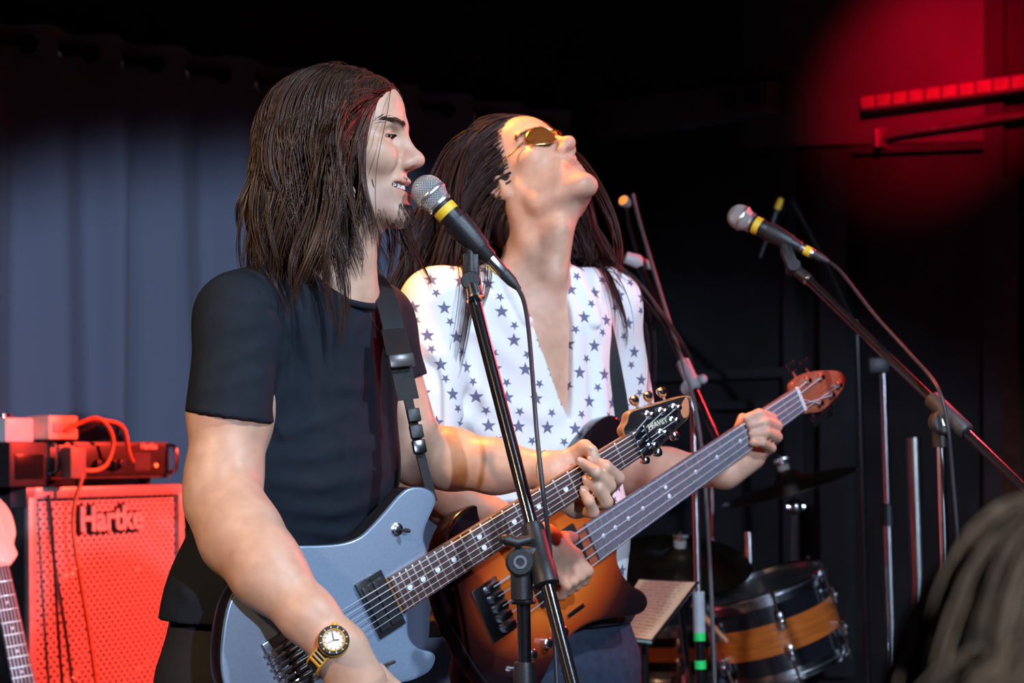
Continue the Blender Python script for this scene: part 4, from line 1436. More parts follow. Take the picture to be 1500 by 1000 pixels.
# ---- free stand on the right
ball = P(1084, 318, 3.95)
tail = P(1217, 385, 3.90)
dmic = microphone(ball, tail, 'vocal microphone on the unattended boom stand at stage right wall', True, True)
piv = P(1162, 392, 3.90)
e0 = P(1180, 406, 3.89)
clt = P(1388, 607, 3.60)
bd = nz(clt - e0)
base = np.array([P(1378, 640, 3.62)[0], 3.62, 0])
s2 = thing('microphone_stand', 'black boom stand with a red-lit boom and nobody behind it', 'microphone stand', tuple(base))
clip(s2, base, ball, dmic, 0.062, 0.118, piv)
MB().tube([piv, e0 + bd * 0.01], [0.011, 0.012], 14).build('thread_collar', BLK_PLASTIC, s2, off=base)
MB().lathe(e0, bd, [(0.0, 0.011), (0.012, 0.0125), (0.014, 0.0105)], 14).build('chrome_ring', CHROME, s2, off=base)
MB().tube([e0, clt + bd * 0.36], 0.0088, 14).build('boom', BLK_METAL, s2, off=base)
MB().lathe(clt - bd * 0.05, bd, [(0, 0.0125), (0.004, 0.0165), (0.10, 0.0175), (0.105, 0.0135)], 20).build('boom_clutch', mat('grey_plastic', (0.035, 0.035, 0.037), 0.5), s2, off=base)
hubp = P(1380, 618, 3.61)
hh = MB().lathe(hubp - np.array([0, 0.02, 0]), (0, 1, 0), [(0, 0.018), (0.004, 0.0225), (0.036, 0.0225), (0.04, 0.018)], 22).build('clutch_hub', mat('grey_plastic', (0.035, 0.035, 0.037), 0.5), s2, off=base)
MB().lathe(hubp - np.array([0, 0.021, 0]), (0, -1, 0), [(-0.002, 0.008), (0.001, 0.007)], 12).build('hub_screw', STEEL, hh, off=base)
zt = hubp[2]
MB().tube([(base[0], base[1], zt - 0.045), (base[0], base[1], zt + 0.005)], 0.0155, 16).build('post_socket', BLK_PLASTIC, s2, off=base)
MB().tube([(base[0], base[1], 0.3), (base[0], base[1], zt - 0.03)], 0.0085, 14).build('inner_tube', CHROME, s2, off=base)
MB().tube([(base[0], base[1], 0.1), (base[0], base[1], 0.62)], 0.0125, 14).build('outer_tube', BLK_METAL, s2, off=base)
tripod(s2, base, base, rot=1.0)
cable('microphone_cable', [P(1217, 385, 3.90), P(1235, 402, 3.87), P(1280, 460, 3.80), P(1330, 515, 3.70), P(1372, 565, 3.58), P(1388, 620, 3.56), P(1396, 700, 3.57), P(1404, 800, 3.58), P(1408, 900, 3.6), P(1412, 1100, 3.6), np.array([base[0] + 0.06, base[1] - 0.04, 0.12]), np.array([base[0] + 0.2, base[1] - 0.2, 0.008]), np.array([base[0] + 0.8, base[1] - 0.4, 0.006])],
      0.0034, CABLE_M, 'cable running along the red-lit boom and down the unattended stand', n=90)

# ---- red-lit boom stand behind the bassist
c3 = P(1008, 548, 4.35)
top = P(938, 392, 4.45)
bd = nz(c3 - top)
base = np.array([P(1016, 760, 4.35)[0] + 0.006, 4.35, 0])
s3 = thing('microphone_stand', 'slim boom stand with green tape between bassist and drums', 'microphone stand', tuple(base))
MB().tube([top, c3 + bd * 0.16], 0.0075, 12).build('boom', BLK_METAL, s3, off=base)
MB().lathe(c3 - bd * 0.035, bd, [(0, 0.011), (0.003, 0.016), (0.07, 0.016), (0.074, 0.011)], 18).build('boom_clutch', mat('pale_clutch', (0.5, 0.48, 0.47), 0.45), s3, off=base)
hh = MB().lathe(c3 + np.array([0, -0.02, -0.03]), (0, 1, 0), [(0, 0.014), (0.003, 0.018), (0.037, 0.018), (0.04, 0.014)], 18).build('clutch_hub', mat('pale_clutch', (0.5, 0.48, 0.47), 0.45), s3, off=base)
kb = c3 + np.array([0.03, -0.015, -0.012])
MB().ball(kb, 0.011, 12, 8).tube([kb, c3], 0.005, 8).build('wing_knob', mat('pale_knob', (0.45, 0.43, 0.42), 0.35), hh, off=base)
MB().tube([c3 + np.array([0.0, 0, -0.02]), (base[0], base[1], c3[2] - 0.09), (base[0], base[1], 0.3)], 0.008, 12).build('inner_tube', STEEL, s3, off=base)
z1, z2 = P(1027, 866, 4.35)[2], P(1027, 926, 4.35)[2]
MB().tube([(base[0], base[1], z2), (base[0], base[1], z1)], 0.0135, 14).build('height_sleeve', mat('pale_sleeve', (0.42, 0.43, 0.45), 0.5), s3, off=base)
MB().tube([(base[0], base[1], 0.1), (base[0], base[1], z2)], 0.011, 14).build('outer_tube', BLK_METAL, s3, off=base)
for yy in (932, 973):
    z = P(1030, yy, 4.35)[2]
    MB().tube([(base[0], base[1], z - 0.009), (base[0], base[1], z + 0.009)], 0.0135, 14).build('green_tape', GREEN_TAPE, s3, off=base)
tripod(s3, base, base, rot=0.1)
m3 = thing('instrument_microphone', 'short pale microphone at the tip of the slim boom behind the bassist', 'microphone', tuple(top))
mt = top - bd * 0.01
MB().lathe(mt + np.array([-0.02, 0, 0.012]), nz(np.array([1, 0.1, -0.35])), [(-0.012, 0.008), (-0.01, 0.014), (0.02, 0.0165), (0.03, 0.012)], 16).build('head', WHITE_P, m3, off=top)
MB().lathe(mt + np.array([-0.02, 0, 0.012]), nz(np.array([1, 0.1, -0.35])), [(0.028, 0.0125), (0.05, 0.010), (0.056, 0.006)], 14).build('body', mat('pale_knob', (0.45, 0.43, 0.42), 0.35), m3, off=top)
cable('microphone_cable', [P(927, 284, 4.46), P(935, 318, 4.45), P(950, 370, 4.41), P(968, 430, 4.385), P(985, 485, 4.355), c3 + np.array([-0.012, -0.05, 0.01]), P(1019, 600, 4.315), P(1032, 700, 4.335), P(1041, 850, 4.345), P(1047, 1000, 4.345), P(1054, 1200, 4.345), np.array([base[0] + 0.06, 4.3, 0.2]), np.array([base[0] + 0.25, 4.6, 0.008])], 0.0045, mat('dark_cable', (0.12, 0.115, 0.115), 0.4), 'red-lit cable hanging along the slim boom behind the bassist', n=70)
c = P(917, 297, 4.47)
t = thing('glowing_clip', 'tiny glowing clip beside the dark hair of the bassist', 'lamp', tuple(c))
MB().lathe(c, nz(np.array([-0.4, -0.6, 0.3])), [(-0.01, 0.008), (0.0, 0.013), (0.012, 0.014), (0.013, 0.011)], 14).build('housing', mat('pale_knob', (0.45, 0.43, 0.42), 0.35), t, off=c)
MB().lathe(c, nz(np.array([-0.4, -0.6, 0.3])), [(0.012, 0.0115), (0.015, 0.010), (0.017, 0.005)], 14).build('lens', mat('warm_tip', (0.9, 0.3, 0.05), 0.3, emit=(1.0, 0.22, 0.03, 1.2)), t, off=c)  # small orange tip of the clip, with emission
MB().tube([c, P(921, 330, 4.47), P(938, 386, 4.45)], 0.004, 8).build('gooseneck', BLK_METAL, t, off=c)

# ---- overhead mic above the drums, far
m4 = thing('overhead_microphone', 'slim dark pencil microphone with yellow tip above the drums', 'microphone', tuple(P(1142, 297, 5.4)))
off = np.array(m4.location)
a, b = P(1142, 297, 5.4), P(1113, 378, 5.4)
d = nz(b - a)
MB().lathe(a, d, [(-0.012, 0.008), (0.0, 0.010), (0.02, 0.010)], 12).build('capsule', YELLOW_TAPE, m4, off=off)
MB().lathe(a, d, [(0.019, 0.009), (0.11, 0.009), (0.12, 0.007), (0.16, 0.006)], 12).build('body', MIC_BLACK, m4, off=off)
base = np.array([P(1262, 700, 5.6)[0], 5.6, 0])
s4 = thing('microphone_stand', 'tall dark overhead stand reaching over the drum kit', 'microphone stand', tuple(base))
tp_ = P(1125, 340, 5.42)
kk = P(1215, 392, 5.55)
MB().tube([tp_, P(1160, 292, 5.48)], 0.004, 8).build('gooseneck', BLK_METAL, s4, off=base)
MB().tube([P(1160, 292, 5.48), P(1212, 388, 5.55), np.array([base[0], base[1], P(1262, 480, 5.6)[2]])], 0.007, 10).build('boom', BLK_METAL, s4, off=base)
MB().tube([(base[0], base[1], 0.1), (base[0], base[1], P(1262, 480, 5.6)[2] + 0.02)], 0.010, 12).build('upright', BLK_METAL, s4, off=base)
tripod(s4, base, base, rot=0.7)

# ---- straight chrome stand near the wall
base = np.array([P(1301, 760, 4.9)[0], 4.9, 0])
s5 = thing('cymbal_stand', 'straight chrome stand with black wing clamp standing beside the drum kit', 'stand', tuple(base))
zt = P(1292, 535, 4.9)[2]
MB().tube([(base[0], base[1], P(1300, 745, 4.9)[2]), (base[0], base[1], zt)], 0.009, 14).build('upper_tube', CHROME, s5, off=base)
MB().tube([(base[0], base[1], 0.1), (base[0], base[1], P(1300, 760, 4.9)[2])], 0.0125, 14).build('lower_tube', STEEL, s5, off=base)
MB().lathe((base[0], base[1], P(1300, 770, 4.9)[2]), (0, 0, 1), [(0, 0.014), (0, 0.019), (0.05, 0.018), (0.055, 0.012)], 16).build('height_collar', BLK_PLASTIC, s5, off=base)
MB().box((base[0] - 0.012, base[1], zt), (0.026, 0.014, 0.02), None, 0.005).build('top_clamp', BLK_PLASTIC, s5, off=base)
MB().lathe((base[0], base[1], zt + 0.012), (0, 0, 1), [(0, 0.009), (0.02, 0.008), (0.024, 0.004)], 12).build('top_cap', STEEL, s5, off=base)
tripod(s5, base, base, m=CHROME, rot=0.2)
# ================================================================== drum kit
BLK_SHELL = mat('black_lacquer', (0.012, 0.012, 0.015), 0.12, 0, 0.1, coat=0.7)
ORANGE_SHELL = mat('orange_wood_band', (0.50, 0.12, 0.018), 0.3, 0, 0.25, 10, coat=0.5, stretch=(1, 1, 12))
DRUMHEAD = mat('drum_head', (0.03, 0.03, 0.032), 0.4, 0, 0.1)
BRONZE = mat('dark_bronze', (0.07, 0.055, 0.035), 0.32, 0.9, 0.3, 20)


def drum(name, label, c, axis, R, H, band, nlug=6, rot=0.3, head=DRUMHEAD):
    """c: centre, axis: up through the drum; local z = axis"""
    axis = nz(axis)
    x = nz(np.cross((0, 1, 0), axis)) if abs(axis[1]) < 0.9 else np.array([1.0, 0, 0])
    x = nz(x - axis * np.dot(x, axis))
    y = np.cross(axis, x)
    t = thing(name, label, 'drum', matrix=frame(c, x, y, axis))
    h = H / 2
    MB().lathe((0, 0, 0), (0, 0, 1), [(-h, R * 0.97), (-h, R), (h, R), (h, R * 0.97)], 48).build('shell', BLK_SHELL, t)
    MB().lathe((0, 0, 0), (0, 0, 1), [(-band, R + 0.0006), (-band, R + 0.0022), (band, R + 0.0022), (band, R + 0.0006)], 48, caps=False).build('wood_band', ORANGE_SHELL, t)
    for s in (-1, 1):
        MB().lathe((0, 0, s * h), (0, 0, s), [(-0.016, R + 0.003), (-0.016, R + 0.006), (-0.002, R + 0.006), (0.0, R + 0.013), (0.004, R + 0.013), (0.005, R + 0.006), (0.013, R + 0.007), (0.015, R + 0.004), (0.012, R - 0.002), (0.002, R - 0.001)], 48, caps=False).build('hoop', CHROME, t)
        MB().lathe((0, 0, s * h), (0, 0, s), [(-0.002, R - 0.001), (0.003, R - 0.001)], 40).build('drum_skin', head, t)
    for k in range(nlug):
        a = rot + 2 * math.pi * k / nlug
        ca, sa = math.cos(a), math.sin(a)
        for s in (-1, 1):
            p = np.array([(R + 0.012) * ca, (R + 0.012) * sa, s * h * 0.42])
            lg = MB().box(p, (0.012, 0.009, 0.02), ((ca, sa, 0), (-sa, ca, 0), (0, 0, 1)), 0.004).ball(p + np.array([ca, sa, 0]) * 0.010, 0.008, 10, 6).build('lug', CHROME, t)
            MB().tube([(p[0], p[1], p[2]), (p[0], p[1], s * (h + 0.012))], 0.0035, 8).lathe((p[0], p[1], s * (h + 0.004)), (0, 0, s), [(0, 0.006), (0.008, 0.006), (0.009, 0.004), (0.018, 0.0038)], 8).build('tension_rod', CHROME, lg)
    return t


tc_ = P(1132, 915, 4.98)
TAX = nz(np.array([-0.29, -0.10, 0.95]))
drum('tom_drum', 'black rack tom with orange wooden band and chrome hoops', tc_, TAX, 0.160, 0.195, 0.038, 6, 0.55)
tc2 = P(1118, 1112, 4.85)
bz = 0.29
drum('bass_drum', 'large black bass drum on the floor below the rack tom', np.array([tc2[0], 5.0, bz]), nz(np.array([0.1, -1.0, 0.02])), 0.272, 0.42, 0.06, 8, 0.2)
t = thing('tom_mount', 'chrome tom arm rising from the bass drum', 'tom mount', (tc2[0], 5.02, bz + 0.31))
off = np.array(t.location)
MB().tube([(tc2[0] + 0.02, 5.17, bz + 0.268), (tc2[0] + 0.02, 5.19, 0.98)], 0.012, 12).build('post', CHROME, t, off=off)
MB().box((tc2[0] + 0.02, 5.18, 0.80), (0.02, 0.02, 0.025), None, 0.005).build('clamp', CHROME, t, off=off)
MB().lathe((tc2[0] + 0.02, 5.17, bz + 0.268), (0, 0, 1), [(0, 0.03), (0.03, 0.026), (0.034, 0.014)], 16).build('mount_base', CHROME, t, off=off)
sc = np.array([P(985, 1050, 5.9)[0], 6.0, 0.60])
drum('snare_drum', 'shallow snare drum beside the rack tom', sc, (0.02, 0.05, 1), 0.175, 0.13, 0.02, 8, 0.1, mat('white_head', (0.7, 0.7, 0.7), 0.5))
st = thing('snare_stand', 'chrome basket stand carrying the snare drum', 'drum stand', (sc[0], sc[1], 0))
off = np.array([sc[0], sc[1], 0])
MB().tube([(sc[0], sc[1], 0.12), (sc[0], sc[1], 0.46)], 0.011, 12).build('post', CHROME, st, off=off)
for k in range(3):
    a = 0.5 + 2.094 * k
    MB().tube([(sc[0], sc[1], 0.45), (sc[0] + 0.17 * math.cos(a), sc[1] + 0.17 * math.sin(a), 0.515), (sc[0] + 0.198 * math.cos(a), sc[1] + 0.198 * math.sin(a), 0.545)], 0.007, 8).build('basket_arm', CHROME, st, off=off)
    MB().tube([(sc[0], sc[1], 0.26), (sc[0] + 0.24 * math.cos(a), sc[1] + 0.24 * math.sin(a), 0.012)], 0.009, 8).build('leg', CHROME, st, off=off)


def cymbal(name, label, c, axis, R, stand_label, base_xy, m=BRONZE, hub_r=0.014, tube_m=CHROME, rot=1.571):
    axis = nz(axis)
    t = thing(name, label, 'cymbal', tuple(c))
    MB().lathe(c, axis, [(-0.022, R), (-0.0205, R), (-0.010, R * 0.6), (0.0, R * 0.24), (0.012, R * 0.2), (0.022, R * 0.1), (0.024, 0.006), (0.0225, 0.006), (0.020, R * 0.1), (0.010, R * 0.195), (-0.002, R * 0.235), (-0.012, R * 0.6), (-0.022, R)], 56, caps=False).build('bronze_disc', m, t, 60, off=c)
    base = np.array([base_xy[0], base_xy[1], 0.0])
    s = thing('cymbal_stand', stand_label, 'cymbal stand', tuple(base))
    top = c + axis * 0.07
    bot = c - axis * 0.055
    MB().tube([bot, top], 0.004, 8).build('spindle', CHROME, s, off=base)
    MB().lathe(c, axis, [(0.026, 0.016), (0.040, 0.016), (0.041, 0.006)], 14).build('felt', mat('grey_felt', (0.3, 0.3, 0.3), 0.95), s, off=base)
    MB().lathe(c, axis, [(-0.045, 0.012), (-0.03, 0.018), (0.0, 0.018), (0.001, 0.006)], 14).build('cup', CHROME, s, off=base)
    w_ = nz(np.cross(axis, (0, 1, 0)))
    MB().box(c + axis * 0.053, (0.02, 0.004, 0.006), (w_, np.cross(axis, w_), axis), 0.002).lathe(c, axis, [(0.042, 0.008), (0.06, 0.007)], 10).build('wing_nut', CHROME, s, off=base)
    hinge = bot - axis * 0.02
    MB().ball(hinge, 0.022, 14, 10).lathe(hinge - np.array([0.024, 0, 0]), (1, 0, 0), [(0, 0.014), (0.048, 0.014)], 14).build('tilter', CHROME, s, off=base)
    MB().tube([hinge, (base[0] * 0.5 + hinge[0] * 0.5, base[1] * 0.5 + hinge[1] * 0.5, hinge[2] - 0.12), (base[0], base[1], hinge[2] - 0.25), (base[0], base[1], 0.55)], 0.0085, 12).build('upper_tube', tube_m, s, off=base)
    MB().tube([(base[0], base[1], 0.08), (base[0], base[1], 0.58)], 0.0125, 12).build('lower_tube', tube_m, s, off=base)
    MB().lathe((base[0], base[1], 0.55), (0, 0, 1), [(0, 0.014), (0, 0.02), (0.04, 0.019), (0.045, 0.01)], 14).build('height_collar', CHROME, s, off=base)
    tripod(s, base, base, m=CHROME, r=0.25, rot=rot)
    return t


c = P(995, 814, 5.05)
cymbal('crash_cymbal', 'dark crash cymbal tipped forward above the sheet music', c, (0.05, -0.36, 0.93), 0.185, 'chrome cymbal stand behind the sheet music', (P(1006, 900, 5.42)[0], 5.42), rot=1.833)
c = P(1153, 702, 5.25)
cymbal('ride_cymbal', 'dark ride cymbal seen edge-on above the rack tom', c, (-0.27, -0.06, 0.96), 0.185, 'chrome cymbal stand rising behind the rack tom', (P(1162, 800, 5.36)[0], 5.36))
# hi-hat rod beside the crash
base = np.array([P(1043, 720, 5.65)[0], 5.65, 0])
s = thing('hi_hat_stand', 'thin chrome hi-hat rod behind the bass neck', 'hi-hat stand', tuple(base))
MB().tube([(base[0], base[1], 0.5), (base[0], base[1], P(1043, 690, 5.65)[2])], 0.006, 10).build('rod', CHROME, s, off=base)
MB().tube([(base[0], base[1], 0.06), (base[0], base[1], 0.62)], 0.013, 12).build('lower_tube', CHROME, s, off=base)
for zz, f in ((0.80, 1), (0.826, -1)):
    MB().lathe((base[0], base[1], zz), (0, 0, f), [(-0.012, 0.165), (-0.011, 0.165), (0.0, 0.045), (-0.018, 0.03), (-0.02, 0.006), (-0.0215, 0.006), (-0.0195, 0.031), (-0.0015, 0.046), (-0.013, 0.165)], 40, caps=False).build('hi_hat_cymbal', BRONZE, s, 60, off=base)
tripod(s, base, base, m=CHROME, r=0.22, rot=1.047)
# drum stick
a, b = P(1066, 941, 4.75), P(1036, 908, 4.78)
mb = MB().tube([a, a + (b - a) * 0.05, b, b + (b - a) * 0.7], [0.004, 0.006, 0.007, 0.007], 10)
tag(mb.build('drum_stick', mat('hickory', (0.45, 0.16, 0.07), 0.4), None, 40, off=a), 'wooden drum stick poking out in front of the rack tom', 'drum stick')

# ---- music stand with a sheet
ctr = P(953, 893, 4.25)
Nm = nz(np.array([0.10, -0.74, 0.66]))
cor = [ray_plane(x, y, ctr, Nm) for x, y in ((936, 849), (1019, 853), (954, 937), (891, 928))]
off = np.array([ctr[0], 4.42, 0])
ms = thing('music_stand', 'dark music stand holding a sheet in front of the drums', 'music stand', tuple(off))
cc = sum(cor) / 4
big = [cc + (p - cc) * 1.10 - Nm * 0.006 for p in cor]
MB().add([p for p in big] + [p - Nm * 0.004 for p in big], [(0, 1, 2, 3), (7, 6, 5, 4), (0, 4, 5, 1), (1, 5, 6, 2), (2, 6, 7, 3), (3, 7, 4, 0)]).build('desk', BLK_METAL, ms, 0, off=off)
lip0, lip1 = big[3], big[2]
MB().tube([lip0 + Nm * 0.006, lip1 + Nm * 0.006], 0.005, 8).build('lip', mat('teal_edge', (0.05, 0.09, 0.09), 0.35, 0.5), ms, off=off)
bk = cc - Nm * 0.012
MB().tube([bk, np.array([bk[0], 4.42, bk[2] - 0.10]), np.array([bk[0], 4.42, 0.4])], 0.009, 12).build('upper_tube', BLK_METAL, ms, off=off)
MB().tube([(off[0], 4.42, 0.08), (off[0], 4.42, 0.45)], 0.0125, 12).build('lower_tube', BLK_METAL, ms, off=off)
tripod(ms, off, off, rot=1.0)
PAPER = bpy.data.materials.new('printed_sheet')
PAPER.use_nodes = True
nt = PAPER.node_tree
bs = nt.nodes['Principled BSDF']
bs.inputs['Roughness'].default_value = 0.8
tc = nt.nodes.new('ShaderNodeTexCoord')
sep = nt.nodes.new('ShaderNodeSeparateXYZ')
nt.links.new(tc.outputs['UV'], sep.inputs[0])
ln = mth(nt, 'FRACT', mth(nt, 'MULTIPLY', sep.outputs[1], 18.0))
ln = mth(nt, 'GREATER_THAN', ln, 0.62)
nn = nt.nodes.new('ShaderNodeTexNoise')
nn.inputs['Scale'].default_value = 22
nt.links.new(tc.outputs['UV'], nn.inputs['Vector'])
wd_ = mth(nt, 'GREATER_THAN', nn.outputs['Fac'], 0.46)
mgx = mth(nt, 'MULTIPLY', mth(nt, 'GREATER_THAN', sep.outputs[0], 0.1), mth(nt, 'LESS_THAN', sep.outputs[0], 0.85))
fac = mth(nt, 'MULTIPLY', mth(nt, 'MULTIPLY', ln, wd_), mgx)
mixc = nt.nodes.new('ShaderNodeMix')
mixc.data_type = 'RGBA'
mixc.inputs[6].default_value = (0.50, 0.38, 0.22, 1)
mixc.inputs[7].default_value = (0.25, 0.22, 0.18, 1)
nt.links.new(fac, mixc.inputs[0])
nt.links.new(mixc.outputs[2], bs.inputs['Base Color'])
me = bpy.data.meshes.new('sheet_music')
q = [p - cor[0] + Nm * 0.001 for p in cor]
me.from_pydata([tuple(p) for p in q] + [tuple(p - Nm * 0.0012) for p in q], [], [(3, 2, 1, 0), (4, 5, 6, 7), (0, 1, 5, 4), (1, 2, 6, 5), (2, 3, 7, 6), (3, 0, 4, 7)])
uv = me.uv_layers.new(name='UVMap')
uvs = [(0, 1), (1, 1), (1, 0), (0, 0)]
for poly in me.polygons:
    for li in poly.loop_indices:
        uv.data[li].uv = uvs[me.loops[li].vertex_index % 4]
me.materials.append(PAPER)
o = bpy.data.objects.new('sheet_music', me)
COL.objects.link(o)
o.location = cor[0]
tag(o, 'cream printed sheet lying on the dark music stand', 'sheet music')
# ================================================================== people
def skin_mat(name, base, rough=0.4):
    m = bpy.data.materials.new(name)
    m.use_nodes = True
    nt = m.node_tree
    b = nt.nodes['Principled BSDF']
    b.inputs['Roughness'].default_value = rough
    b.inputs['Specular IOR Level'].default_value = 0.4
    b.inputs['Subsurface Weight'].default_value = 0.12
    b.inputs['Subsurface Radius'].default_value = (1.0, 0.35, 0.2)
    b.inputs['Subsurface Scale'].default_value = 0.006
    tc = nt.nodes.new('ShaderNodeTexCoord')
    n1 = nt.nodes.new('ShaderNodeTexNoise')
    n1.inputs['Scale'].default_value = 45
    n1.inputs['Detail'].default_value = 5
    nt.links.new(tc.outputs['Object'], n1.inputs['Vector'])
    r = nt.nodes.new('ShaderNodeValToRGB')
    c = np.array(base)
    r.color_ramp.elements[0].position = 0.3
    r.color_ramp.elements[1].position = 0.7
    r.color_ramp.elements[0].color = (*(c * np.array([0.9, 0.85, 0.84])), 1)
    r.color_ramp.elements[1].color = (*np.minimum(c * 1.07, 1), 1)
    nt.links.new(n1.outputs['Fac'], r.inputs['Fac'])
    at = nt.nodes.new('ShaderNodeAttribute')
    at.attribute_name = 'tint'
    mx = nt.nodes.new('ShaderNodeMix')
    mx.data_type = 'RGBA'
    mx.blend_type = 'MULTIPLY'
    mx.inputs[0].default_value = 1.0
    nt.links.new(r.outputs[0], mx.inputs[6])
    nt.links.new(at.outputs['Color'], mx.inputs[7])
    nt.links.new(mx.outputs[2], b.inputs['Base Color'])
    n2 = nt.nodes.new('ShaderNodeTexNoise')
    n2.inputs['Scale'].default_value = 700
    n2.inputs['Detail'].default_value = 3
    nt.links.new(tc.outputs['Object'], n2.inputs['Vector'])
    bp = nt.nodes.new('ShaderNodeBump')
    bp.inputs['Strength'].default_value = 0.12
    bp.inputs['Distance'].default_value = 0.001
    nt.links.new(n2.outputs['Fac'], bp.inputs['Height'])
    nt.links.new(bp.outputs[0], b.inputs['Normal'])
    return m


def set_tint(o, cols):
    at = o.data.color_attributes.new('tint', 'FLOAT_COLOR', 'POINT')
    c = np.ones((len(o.data.vertices), 4), np.float32)
    c[:, :3] = cols
    at.data.foreach_set('color', c.ravel())


class Head:
    def __init__(self, o, fwd, up, s=1.0):
        self.o = np.asarray(o, float)
        self.x = nz(fwd)
        z = np.asarray(up, float)
        self.z = nz(z - self.x * np.dot(z, self.x))
        self.y = np.cross(self.z, self.x)
        self.R = np.array([self.x, self.y, self.z])
        self.s = s

    def w(self, x, y, z):
        return self.o + self.s * (x * self.x + y * self.y + z * self.z)

    def loc(self, p):
        return ((p - self.o) @ self.R.T) / self.s


def head_sdf(S, H, smile=True, ears=True, eye_open=0.0035):
    w = H.w
    R = H.R
    s = H.s

    def el(c, r, k=0.02, mode='add'):
        S.el(w(*c), np.array(r) * s, R, k * s, mode)

    def rc(a, b, ra, rb, k=0.02, mode='add'):
        S.rc(w(*a), w(*b), ra * s, rb * s, k * s, mode)
    el((-0.016, 0, 0.036), (0.098, 0.077, 0.083), 0.0)
    el((0.048, 0, 0.056), (0.050, 0.060, 0.048), 0.04)
    el((0.030, 0, -0.025), (0.062, 0.060, 0.075), 0.04)
    for sg in (-1, 1):
        rc((0.005, sg * 0.056, -0.040), (0.018, sg * 0.050, -0.078), 0.016, 0.015, 0.03)
        rc((0.018, sg * 0.050, -0.078), (0.083, sg * 0.012, -0.104), 0.015, 0.014, 0.02)
        el((0.062, sg * 0.046, -0.012), (0.024, 0.020, 0.016), 0.025)
    el((0.086, 0, -0.104), (0.0165, 0.020, 0.0155), 0.02)
    el((0.070, 0, -0.060), (0.030, 0.032, 0.030), 0.025)
    el((0.030, 0, -0.085), (0.05, 0.04, 0.02), 0.03)
    # brow
    for sg in (-1, 1):
        rc((0.090, sg * 0.014, 0.029), (0.072, sg * 0.048, 0.030), 0.010, 0.009, 0.018)
        el((0.092, sg * 0.033, 0.011), (0.016, 0.018, 0.0115), 0.012, 'sub')
    # cheeks raised by the smile
    if smile:
        for sg in (-1, 1):
            el((0.071, sg * 0.038, -0.026), (0.021, 0.020, 0.017), 0.016)
    # eyelids
    for sg in (-1, 1):
        el((0.0735, sg * 0.032, 0.0115), (0.0145, 0.0165, 0.0120), 0.006)
        el((0.0860, sg * 0.0335, 0.0105), (0.011, 0.0135, max(eye_open, 0.0012)), 0.0015, 'sub')
    # nose
    rc((0.090, 0, 0.022), (0.112, 0, -0.018), 0.0085, 0.0105, 0.014)
    el((0.1155, 0, -0.0235), (0.0135, 0.0130, 0.0115), 0.010)
    for sg in (-1, 1):
        el((0.101, sg * 0.0135, -0.0285), (0.0130, 0.0085, 0.0088), 0.007)
        el((0.108, sg * 0.0075, -0.0365), (0.0055, 0.0038, 0.0050), 0.004, 'sub')
        # nasolabial crease
        if smile:
            S.fold([w(0.098, sg * 0.022, -0.026), w(0.090, sg * 0.031, -0.042), w(0.079, sg * 0.037, -0.060)], -0.0032 * s, 0.0045 * s)
            S.fold([w(0.083, sg * 0.050, 0.006), w(0.072, sg * 0.056, 0.003)], -0.0012 * s, 0.003 * s)
    # lips
    w_ = 0.030 if smile else 0.022
    gap = 0.0075 if smile else 0.0022
    zc = -0.0655
    for t0, t1 in ((-1, -0.5), (-0.5, 0), (0, 0.5), (0.5, 1)):
        up_ = 0.011 if smile else 0.004
        f = lambda t: (0.1005 - 0.024 * t * t, w_ * t, zc + gap * (1 - t * t) + up_ * t * t + 0.002)
        g = lambda t: (0.0985 - 0.022 * t * t, w_ * t * 0.95, zc - gap * 1.25 * (1 - t * t) + up_ * t * t - 0.002)
        rc(f(t0), f(t1), 0.0048 - 0.002 * abs(t0), 0.0048 - 0.002 * abs(t1), 0.006)
        rc(g(t0), g(t1), 0.0056 - 0.0025 * abs(t0), 0.0056 - 0.0025 * abs(t1), 0.006)
    if smile:
        el((0.098, 0, zc + 0.001), (0.020, 0.0220, 0.0068), 0.002, 'sub')
        for sg in (-1, 1):
            el((0.086, sg * 0.022, zc + 0.0045), (0.014, 0.009, 0.0042), 0.003, 'sub')
    else:
        el((0.104, 0, zc), (0.010, 0.020, 0.0014), 0.002, 'sub')
    if ears:
        for sg in (-1, 1):
            er = SDF()
            er.el(w(-0.012, sg * 0.080, -0.004), np.array((0.019, 0.0085, 0.031)) * s, R, 0)
            er.el(w(-0.010, sg * 0.087, 0.0), np.array((0.012, 0.007, 0.020)) * s, R, 0.006 * s, 'sub')
            er.el(w(-0.004, sg * 0.079, -0.030), np.array((0.009, 0.006, 0.010)) * s, R, 0.008 * s)
            S.group(er, 0.008 * s)


